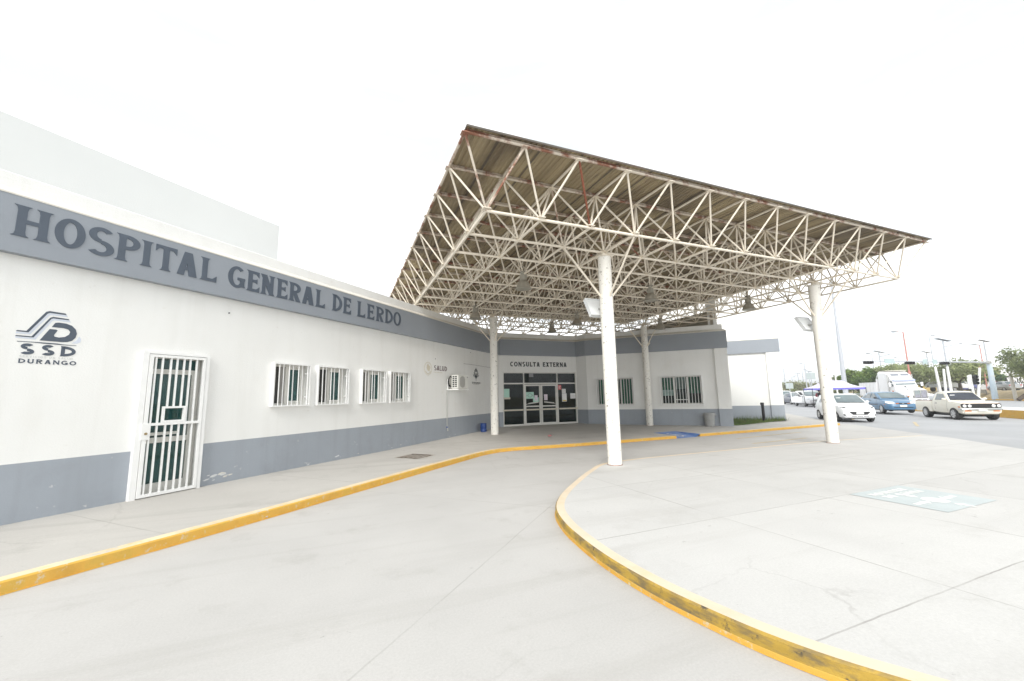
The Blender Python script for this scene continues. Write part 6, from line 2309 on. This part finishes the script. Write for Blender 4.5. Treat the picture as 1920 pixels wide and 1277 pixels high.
mono = thing('communication_mast', 'very tall slim white mast rising behind the tent', 'mast', (68.0, 36.5, 0))
mb = MB()
tapered(mb, 68.0, 36.5, -.1, 19.0, .34, .11, 14, 6)
mb.build('pole', 'pole_grey', mono, smooth=50)
mb = MB()
mb.lathe((68.0, 36.5, 2.55), [(.42, 0), (.46, .02), (.46, .16), (.42, .18)], 16)
mb.build('collar', 'concrete_post', mono, smooth=40)
mb = MB()
mb.box(67.3, 68.7, 35.8, 37.2, -.05, .35)
mb.build('footing', 'concrete_post', mono)
lamp_post(73.1, 40.4, 0, 7.6, 'grey lamp post leaning left of the tall white mast', arm=(-.7, .3), r=.10, m='pole_white')
lamp_post(95.0, 58.4, 0, 7.7, 'slim lamp post with a reddish pole left of the right column', arm=(-.5, .3), r=.11)
lamp_post(110.9, 73.7, 0, 7.6, 'small far lamp post nearest the side wing corner', arm=(-.7, .3), r=.12)
lamp_post(126, 78.3, 0, 7.8, 'far thin lamp post just left of the reddish one', arm=(.5, .3), r=.12)
solar_post(135.2, 85.5, 0, 7.1, 'far double-armed solar lamp above the minivan', -1.0, r=.12)
lamp_post(128.3, 83.0, 0, 5.9, 'far short lamp post over the navy sedan', arm=(.5, .3), r=.12)
solar_post(106.5, 64.7, 0, 6.3, 'far solar lamp above the larger square sign', 1.4, r=.10)
lamp_post(96.9, 46.6, pz(35.5), 8.7, 'lamp post at the free end of the traffic signal arm', arm=(-.3, .4), r=.08)
solar_post(86.0, 40.3, 0, 8.0, 'solar lamp left of the red pole above the truck', 1.7, r=.09)
lamp_post(121, 53.1, 1.1, 8.9, 'far thin lamp post right over the truck cab', arm=(-.3, .4), r=.09)
rp = lamp_post(77.3, 32.9, 0.1, 10.1, 'tall red lamp post rising behind the truck cab', m='pole_red', arm=(-1.0, .35), r=.10, base=4.2)
lamp_post(101, 39.3, 1.1, 11.3, 'tall thin lamp post with one round head right of the red pole', arm=(.3, .4), r=.08)
solar_post(68.9, 25.6, .15, 7.5, 'nearest solar lamp, grey above and white below, behind the pickup', 2.2, r=.09, lower=4.3)
solar_post(100.4, 39.8, 1.1, 8.2, 'solar lamp with its arm to the left between the two small road signs', -2.2, r=.09)
lamp_post(101.5, 33.2, 1.1, 9.0, 'thin reddish lamp post left of the pale blue mast', m='pole_red', arm=(-.5, .3), r=.08)
solar_post(95.8, 30.8, 1.1, 9.0, 'solar lamp standing behind the pale blue signal mast', -2.3, r=.09)


# ---------------------------------------------------------------- square road signs seen from behind
def back_sign(x, y, z0, z1, w, label, m='sign_back_grey'):
    t = thing('road_sign', label, 'road sign', (x, y, 0))
    u = Vector((math.cos(math.radians(-30)), math.sin(math.radians(-30)), 0))
    v = Vector((-u.y, u.x, 0)) * .03
    mb = MB()
    for s0, s1 in ((-w / 2, -.02), (.02, w / 2)):
        q = [Vector((x, y, 0)) + u * s_ + Vector((0, 0, z_)) for s_, z_ in ((s0, z0), (s1, z0), (s1, z1), (s0, z1))]
        mb.loft([[tuple(p + v) for p in q], [tuple(p - v) for p in q]])
    mb.build('panel', m, t)
    mb = MB()
    mb.tube((x, y, -.05), (x, y, z1), .07, 8)
    mb.build('post', 'pole_grey', t)
    return t


back_sign(81.7, 53.5, 2.15, 3.25, 1.35, 'smaller grey square sign seen from behind, left above the navy sedan')
back_sign(74.9, 45.2, 3.65, 4.75, 1.4, 'larger grey square sign seen from behind, beside the right column')

# ---------------------------------------------------------------- traffic signal mast
ms = thing('signal_mast', 'thick pale blue signal mast with a long arm over the road', 'signal mast', (77.2, 24.7, .16))
mb = MB()
tapered(mb, 77.2, 24.7, .1, 4.75, .30, .25, 18, 3)
mb.build('mast', 'mast_blue', ms, smooth=50)
E0, E1 = Vector((77.0, 24.75, 4.85)), Vector((54.48, 27.17, 4.9))
mb = MB()
mb.tube(tuple(E0), tuple(E1), .11, 10, .05)
mb.build('arm', 'pole_grey', ms, smooth=50)
mb = MB()
mb.lathe((77.1, 24.72, 4.72), [(.27, 0), (.3, .04), (.3, .28), (.1, .34)], 16)
mb.box(76.6, 76.95, 24.5, 24.95, 4.68, 5.0)
mb.build('joint', 'grey_pipe', ms, smooth=40)
arm_at = lambda t: E0 + (E1 - E0) * t
dirv = (E1 - E0).normalized()
nv_ = Vector((-dirv.y, dirv.x, 0))
for t, lab in ((.965, 'black signal head at the tip of the long arm'), (.66, 'black signal head in the middle of the arm before the red pole'), (.385, 'black signal head nearest the pale blue mast')):
    p = arm_at(t)
    th = thing('traffic_light', lab, 'traffic light', tuple(p))
    mb = MB()
    q0 = p - Vector((0, 0, .16))
    rs = []
    for s_ in (-.58, .58):
        c0 = q0 + dirv * s_
        rs.append([tuple(c0 + nv_ * a + Vector((0, 0, b))) for a, b in ((-.1, -.18), (.1, -.18), (.1, .16), (-.1, .16))])
    mb.loft(rs)
    mb.build('housing', 'black', th)
    for s_, m_ in ((-.38, 'red_lens'), (0, 'amber_lens'), (.38, 'black_plastic')):
        c0 = q0 + dirv * s_ + nv_ * .10
        mb = MB()
        mb.tube(tuple(c0), tuple(c0 + nv_ * .02), .14, 14)
        mb.build('lens', m_, th)
        mb = MB()
        mb.tube(tuple(c0), tuple(c0 + nv_ * .22), .155, 14, cap=False)
        mb.build('hood', 'black', th)
for t, w, lab in ((.815, 1.75, 'wide pale sign seen from behind on the signal arm'), (.545, .82, 'left one of two small pale signs on the signal arm'), (.465, .85, 'right one of two small pale signs on the signal arm')):
    p = arm_at(t)
    th = thing('road_sign', lab, 'road sign', tuple(p))
    mb = MB()
    q = [p + dirv * s_ + nv_ * .14 + Vector((0, 0, z_)) for s_, z_ in ((-w / 2, -.26), (w / 2, -.26), (w / 2, .30), (-w / 2, .30))]
    mb.loft([[tuple(v) for v in q], [tuple(v + nv_ * .03) for v in q]])
    mb.build('panel', 'sign_back', th)
    mb = MB()
    for s_ in (-w * .3, w * .3):
        c0 = p + dirv * s_
        mb.tube(tuple(c0 + nv_ * .12 - Vector((0, 0, .24))), tuple(c0 + nv_ * .12 + Vector((0, 0, .28))), .025, 6)
    mb.build('bracket', 'grey_pipe', th)

# low signal with black hoods on a white post
sg2 = thing('low_signal', 'low three-light signal with black hoods beside a white post', 'traffic light', (65.0, 22.3, .15))
mb = MB()
tapered(mb, 64.9, 22.35, .05, 3.1, .11, .10)
mb.build('post', 'pole_white', sg2)
mb = MB()
mb.rbox(64.95, 65.15, 21.98, 22.28, 2.0, 3.1, .03)
mb.build('housing', 'black', sg2)
for k in range(3):
    z_ = 2.2 + .35 * k
    mb = MB()
    c0 = Vector((65.0, 22.1, z_))
    mb.tube(tuple(c0), tuple(c0 + Vector((-.26, -.30, -.05))), .16, 12, cap=False)
    mb.build('hood', 'black', sg2)
    mb = MB()
    mb.tube(tuple(c0 + Vector((-.05, -.06, 0))), tuple(c0 + Vector((-.06, -.08, 0))), .14, 12)
    mb.build('lens', 'black_plastic', sg2)
mb = MB()
mb.rbox(64.5, 64.8, 22.3, 22.55, 1.5, 2.7, .05)
mb.ball((64.62, 22.42, 2.85), (.13, .13, .2), 10, 8)
mb.build('control_box', 'pole_white', sg2)

# white stub posts in the road's verge
for (x0, y0, x1, y1, z1, r, m_, lab, nm) in ((61.5, 23.7, 60.9, 23.6, 3.95, .13, 'pole_white', 'tall white post leaning left behind the pickup bed', 'white_post'), (61.9, 23.5, 61.7, 23.25, 3.7, .12, 'pole_white', 'upright white post second behind the pickup bed', 'white_post'),
                                     (65.2, 22.2, 65.6, 21.75, 3.85, .13, 'pole_white', 'white post with a rusty tip leaning right beside the low signal', 'white_post'), (74.6, 22.2, 73.7, 22.0, 3.2, .18, 'concrete_post', 'weathered concrete post leaning before the curved tree', 'concrete_post')):
    t = thing(nm, lab, 'post', (x1 if False else x0, y0, .1))
    mb = MB()
    mb.tube((x0, y0, .05), (x1, y1, z1), r, 12, r * .85)
    mb.build('shaft', m_, t, smooth=50)
    mb = MB()
    mb.tube((x1, y1, z1 - .02), (x1 + (x1 - x0) * .03, y1, z1 + .10), r * .8, 10, r * .5)
    mb.build('cap', 'rust' if 'rusty' in lab else m_, t)


def bench(x, y, z, rz, label):
    t = thing('park_bench', label, 'bench', (x, y, z), rz)
    part(t, 'seat', 'bench_dark', lambda mb: [mb.box(-.85, .85, -.24 + .13 * k, -.14 + .13 * k, .42, .46) for k in range(4)])
    part(t, 'backrest', 'bench_dark', lambda mb: [mb.loft([[(x_, .28 + .03 * k, .56 + .14 * k), (x_, .31 + .03 * k, .56 + .14 * k), (x_, .33 + .03 * k, .66 + .14 * k), (x_, .30 + .03 * k, .66 + .14 * k)] for x_ in (-.85, .85)]) for k in range(3)])
    for sg in (-1, 1):
        part(t, 'leg', 'bench_dark', lambda mb: (mb.tube((sg * .75, -.22, 0), (sg * .75, -.12, .42), .035, 6), mb.tube((sg * .75, .34, 0), (sg * .75, .24, .42), .035, 6), mb.tube((sg * .75, .24, .40), (sg * .75, .40, 1.0), .03, 6)))
    return t


bx1, by1 = AB(72.2, 38.1)
bench(81.2, 27.3, pz(38.1), math.radians(-46), 'dark slatted bench left of the pale blue mast')
bench(85.6, 25.6, pz(42.4) - .9, math.radians(-46), 'grey bench behind the leaning concrete post')

# ---------------------------------------------------------------- low picket fence
fe = thing('picket_fence', 'low grey metal picket fence under the round green trees', 'fence', (76, 37.4, 0))
f0, f1 = Vector((72.6, 38.9, .05)), Vector((80.5, 35.3, .05))
mb = MB()
for z_ in (.12, .95):
    mb.tube(tuple(f0 + Vector((0, 0, z_))), tuple(f1 + Vector((0, 0, z_))), .03, 6)
for k in range(46):
    p = f0 + (f1 - f0) * k / 45
    mb.tube(tuple(p), tuple(p + Vector((0, 0, 1.1))), .025, 5)
mb.build('pickets', 'pole_grey', fe)


# ---------------------------------------------------------------- trees
def tree(name, label, x, y, z, crown, trunk, leaves, n=5200, leaf=.16, seed=1, lean=(0, 0), group=None, flat=.75, trunk_m='bark', spread=1.0, gaps=.35):
    """crown: (centre height, radius, half height); leaf cards gathered in clumps on an uneven set of limbs"""
    r_ = random.Random(seed)
    t = thing(name, label, 'tree', (x, y, z), 0, group)
    hc, R, Hh = crown
    limbs = MB()
    base = Vector((0, 0, 0))
    fork = Vector((lean[0], lean[1], trunk[0]))
    mid = fork * .5 + Vector((lean[0] * -.12, lean[1] * -.12, 0))
    limbs.tube(tuple(base), tuple(mid), trunk[1] * 1.25, 9, trunk[1])
    limbs.tube(tuple(mid), tuple(fork), trunk[1], 9, trunk[1] * .8)
    clumps = []
    nc = 30
    for k in range(nc):
        a = r_.random() * 6.283
        rr = R * (r_.random() ** .5) * spread
        zt = hc + Hh * (r_.random() * 2 - 1) * (1 - .55 * (rr / R) ** 2) * flat
        c = Vector((fork.x * .6 + rr * math.cos(a), fork.y * .6 + rr * math.sin(a), zt))
        clumps.append((c, R * (.20 + .20 * r_.random())))
    for c, cr in clumps[:14]:
        m_ = fork + (c - fork) * .5 + Vector((0, 0, .15 * R * (r_.random() - .3)))
        limbs.tube(tuple(fork), tuple(m_), trunk[1] * .42, 6, trunk[1] * .25)
        limbs.tube(tuple(m_), tuple(c), trunk[1] * .25, 5, trunk[1] * .08)
    limbs.build('trunk', trunk_m, t, world=False, smooth=50)
    lv = MB()
    per = n // nc
    for c, cr in clumps:
        tone = r_.random()
        for q in range(per):
            d = Vector((r_.gauss(0, 1), r_.gauss(0, 1), r_.gauss(0, .75)))
            d.normalize()
            p = c + d * cr * (1.15 * r_.random() ** .45)
            s_ = leaf * (.6 + .8 * r_.random())
            u = Vector((r_.gauss(0, 1), r_.gauss(0, 1), r_.gauss(0, .6))).normalized()
            w = u.cross(Vector((r_.gauss(0, 1), r_.gauss(0, 1), r_.gauss(0, 1)))).normalized()
            k_ = tone + (r_.random() - .5) * .7
            lv.m = 0 if k_ < .38 else (1 if k_ < .78 else 2)
            lv.add([tuple(p - u * s_), tuple(p + w * s_ * .5), tuple(p + u * s_), tuple(p - w * s_ * .5)], [(0, 1, 2, 3)], raw=True)
    lv.build('crown', leaves, t, world=False, fix=False)
    return t


FIC = ['leaf_ficus_dark', 'leaf_ficus', 'leaf_ficus_light']
MES = ['leaf_mesquite_dark', 'leaf_mesquite', 'leaf_mesquite_light']
OLI = ['leaf_mesquite', 'leaf_olive', 'leaf_olive_light']
g = 'trees along the park'
tree('green_tree', 'dense dark green round tree right of the tall white mast', 81.3, 41.6, 0, (2.9, 2.5, 2.5), (1.3, .22), FIC, 7000, .20, 3, group=g)
tree('green_tree', 'dense dark green tree directly left of the truck bed', 84.6, 40.6, 0, (3.1, 2.6, 2.6), (1.3, .22), FIC, 7000, .20, 4, group=g)
tree('green_tree', 'pale thin tree between the right column and the tall mast', 90.5, 49.6, 0, (2.6, 1.8, 2.0), (1.4, .15), MES, 4200, .18, 5, group=g)
tree('green_tree', 'green tree showing just above the truck bed', 88.5, 41.0, 0, (3.6, 2.0, 2.0), (1.6, .2), FIC, 5000, .2, 6, group=g)
tree('mesquite_tree', 'grey-green spreading tree behind the truck hood', 80.3, 34.6, 0.1, (3.7, 2.7, 1.8), (2.0, .22), MES, 4800, .17, 7, group=g)
tree('mesquite_tree', 'grey-green tree rising behind the truck cab roof', 86.8, 38.6, 0.1, (4.4, 2.6, 1.6), (2.4, .2), MES, 4000, .17, 8, group=g)
tree('mesquite_tree', 'wide flat-crowned tree with a dark trunk above the pickup roof', 88.0, 31.6, pz(39.9), (3.3, 3.7, 1.75), (1.2, .22), MES, 7000, .16, 9, group=g)
tree('mesquite_tree', 'small mesquite left of the wide flat-crowned tree', 83.0, 34.1, .15, (3.4, 2.2, 1.5), (1.8, .16), MES, 3800, .17, 10, group=g)
tree('green_tree', 'deep green tree behind the pale blue mast', 113, 38.0, 1.1, (3.2, 3.0, 2.2), (1.8, .2), ['leaf_ficus_dark', 'leaf_green', 'leaf_ficus'], 5000, .24, 12, group=g)
tree('mesquite_tree', 'large loose tree with a curved dark trunk at the right edge', 71.5, 21.1, .16, (4.5, 2.5, 2.4), (2.3, .17), MES, 7200, .14, 13, lean=(2.7, -2.3), group=g, spread=1.05)
for k, (x, y, r, lab) in enumerate(((110.4, 74.3, 3.2, 'far olive tree nearest the side wing'), (113.6, 72.8, 3.4, 'far olive tree behind the smaller square sign'), (116.8, 71.6, 3.2, 'far olive tree above the minivan'),
                                    (119.8, 69.8, 3.0, 'far olive tree behind the larger square sign'), (108, 60.5, 2.6, 'far olive tree seen right of the larger square sign'))):
    tree('olive_tree', lab, x, y, 0, (2.0, r, 2.0), (.8, .2), OLI, 3200, .26, 20 + k, group='far olive trees')

# ---------------------------------------------------------------- houses beyond the park
hs = thing('white_house', 'white two-storey house with a balcony, red pillar and dark garage', 'house', (138, 43, 1.1), 0)
HF = Fr((134.2, 43.4), (math.cos(math.radians(-22.6)), math.sin(math.radians(-22.6))), (-math.sin(math.radians(22.6)), -math.cos(math.radians(22.6))))
mb = MB(HF)
mb.box(0, 1.1, -6, 0, 1.0, 3.9)
mb.box(4.3, 5.2, -6, 0, 1.0, 3.9)
mb.box(0, 5.2, -6, -2.0, 1.0, 3.9)
mb.box(0, 5.2, -6, -1.2, 3.92, 6.4)
mb.build('wall', 'house_white', hs)
mb = MB(HF)
mb.box(-.1, 5.3, -1.2, .5, 3.9, 4.15)
mb.box(-.1, 5.3, .42, .5, 4.15, 4.95)
mb.build('balcony', 'house_white', hs)
mb = MB(HF)
mb.box(1.1, 1.5, -.3, .05, 1.0, 3.9)
mb.build('pillar', 'brick_red', hs)
mb = MB(HF)
mb.box(1.5, 4.3, -1.98, -1.9, 1.0, 3.6)
mb.build('garage', 'black', hs)
mb = MB(HF)
mb.box(.25, .95, -1.2, -1.16, 4.6, 5.7)
mb.build('window', 'panel_dark', hs)
mb = MB(HF)
mb.box(2.6, 4.0, -1.2, -1.15, 4.2, 6.0)
mb.build('door', 'brick_red', hs)
wl = thing('lettered_wall', 'black and white lettered wall at the right edge behind the curved trunk', 'wall', (114.2, 34.5, 1.1))
WFm = Fr((113.9, 34.7), (math.cos(math.radians(-22.6)), math.sin(math.radians(-22.6))), (-math.sin(math.radians(22.6)), -math.cos(math.radians(22.6))))
mb = MB(WFm)
mb.box(0, 9, -.25, 0, 1.0, 3.7)
mb.build('panel', 'black', wl)
mb = MB(WFm)
l, bx = fit_word('VENTA', .2, 3.3, .15)
write(mb, l, bx, 2.55, 3.45, 0, .17, .05, .9, depth=.03)
l, bx = fit_word('SERVI', .2, 3.6, .15)
write(mb, l, bx, 1.55, 2.42, 0, .17, .05, .9, depth=.03)
mb.build('lettering', 'house_white', wl)
yh = thing('yellow_house', 'low yellow house with a brown door behind the parked cars', 'house', (120, 46, 1.1))
YF = Fr((119.6, 46.6), (math.cos(math.radians(-22.6)), math.sin(math.radians(-22.6))), (-math.sin(math.radians(22.6)), -math.cos(math.radians(22.6))))
mb = MB(YF)
mb.box(0, 5.6, -5, 0, 1.0, 2.75)
mb.build('wall', 'house_yellow', yh)
mb = MB(YF)
mb.box(-.1, 5.7, -5.1, .1, 2.752, 2.9)
mb.build('roof', 'house_yellow', yh)
mb = MB(YF)
mb.box(.3, 1.2, 0, .03, 1.0, 2.4)
mb.build('door', 'door_brown', yh)
wh = thing('small_white_house', 'small white house with a grey gate left of the yellow house', 'house', (123, 49.6, 1.1))
YF2 = Fr((122.3, 49.9), (math.cos(math.radians(-22.6)), math.sin(math.radians(-22.6))), (-math.sin(math.radians(22.6)), -math.cos(math.radians(22.6))))
mb = MB(YF2)
mb.box(-2.5, 2.6, -5, 0, 1.0, 3.8)
mb.build('wall', 'house_white', wh)
mb = MB(YF2)
mb.box(.2, 1.2, 0, .05, 1.0, 2.9)
mb.build('gate', 'concrete_post', wh)

# white work truck among the trees
ot = thing('work_truck', 'old white work truck with a loaded bed parked behind the low signal', 'truck', (94.6, 33.0, 1.1), math.radians(-200))
part(ot, 'hood', 'truck_white', lambda mb: mb.loft([[(x, -hw, .5), (x, -hw, zt - .1), (x, -hw * .7, zt), (x, hw * .7, zt), (x, hw, zt - .1), (x, hw, .5)] for x, zt, hw in ((0, 1.0, .75), (.6, 1.15, .85), (1.2, 1.2, .9))]), 40)
part(ot, 'cab', 'truck_white', lambda mb: mb.loft([[(x, -hw, .5), (x, -hw, zt - .12), (x, -hw * .85, zt), (x, hw * .85, zt), (x, hw, zt - .12), (x, hw, .5)] for x, zt, hw in ((-1.6, 1.95, .9), (-.4, 2.0, .9), (.0, 1.2, .9))] if False else [[(x, -.9, .5), (x, -.9, zt - .12), (x, -.8, zt), (x, .8, zt), (x, .9, zt - .12), (x, .9, .5)] for x, zt in ((1.2, 1.25), (1.55, 1.95), (2.7, 2.0))]), 40)
part(ot, 'side_window', 'car_glass', lambda mb: [mb.poly([(1.6, sg * .905, 1.3), (1.75, sg * .905, 1.75), (2.5, sg * .905, 1.78), (2.5, sg * .905, 1.3)]) for sg in (1, -1)])
part(ot, 'bed', 'house_white', lambda mb: (mb.box(2.8, 6.4, -1.0, 1.0, .7, 1.1), mb.box(2.8, 6.4, -1.0, -.94, 1.1, 1.7), mb.box(2.8, 6.4, .94, 1.0, 1.1, 1.7)))
part(ot, 'load', 'coping_paint', lambda mb: [mb.ball((3.3 + .65 * k, (-1) ** k * .3, 1.75 + .12 * (k % 3)), (.55, .6, .5), 10, 7) for k in range(5)], 60)
for x in (.6, 5.2):
    for sg in (1, -1):
        wheel(ot, x, sg * .85, .42, .25, .24, 5, sg)


# ---------------------------------------------------------------- thin haze added over the whole place, paling what lies far
hm = bpy.data.materials.new('thin_haze')
hm.use_nodes = True
hm.node_tree.nodes.clear()
h_out = hm.node_tree.nodes.new('ShaderNodeOutputMaterial')
h_vol = hm.node_tree.nodes.new('ShaderNodeVolumePrincipled')
h_vol.inputs['Color'].default_value = (0.94, 0.95, 0.96, 1)
h_vol.inputs['Density'].default_value = 0.0014
h_vol.inputs['Anisotropy'].default_value = 0.3
hm.node_tree.links.new(h_vol.outputs[0], h_out.inputs['Volume'])
MATS['thin_haze'] = hm
mb = MB()
mb.box(-905, 1505, -905, 1505, -1.03, 24.0)
hz = mb.build('haze', 'thin_haze')
hz['kind'] = 'stuff'
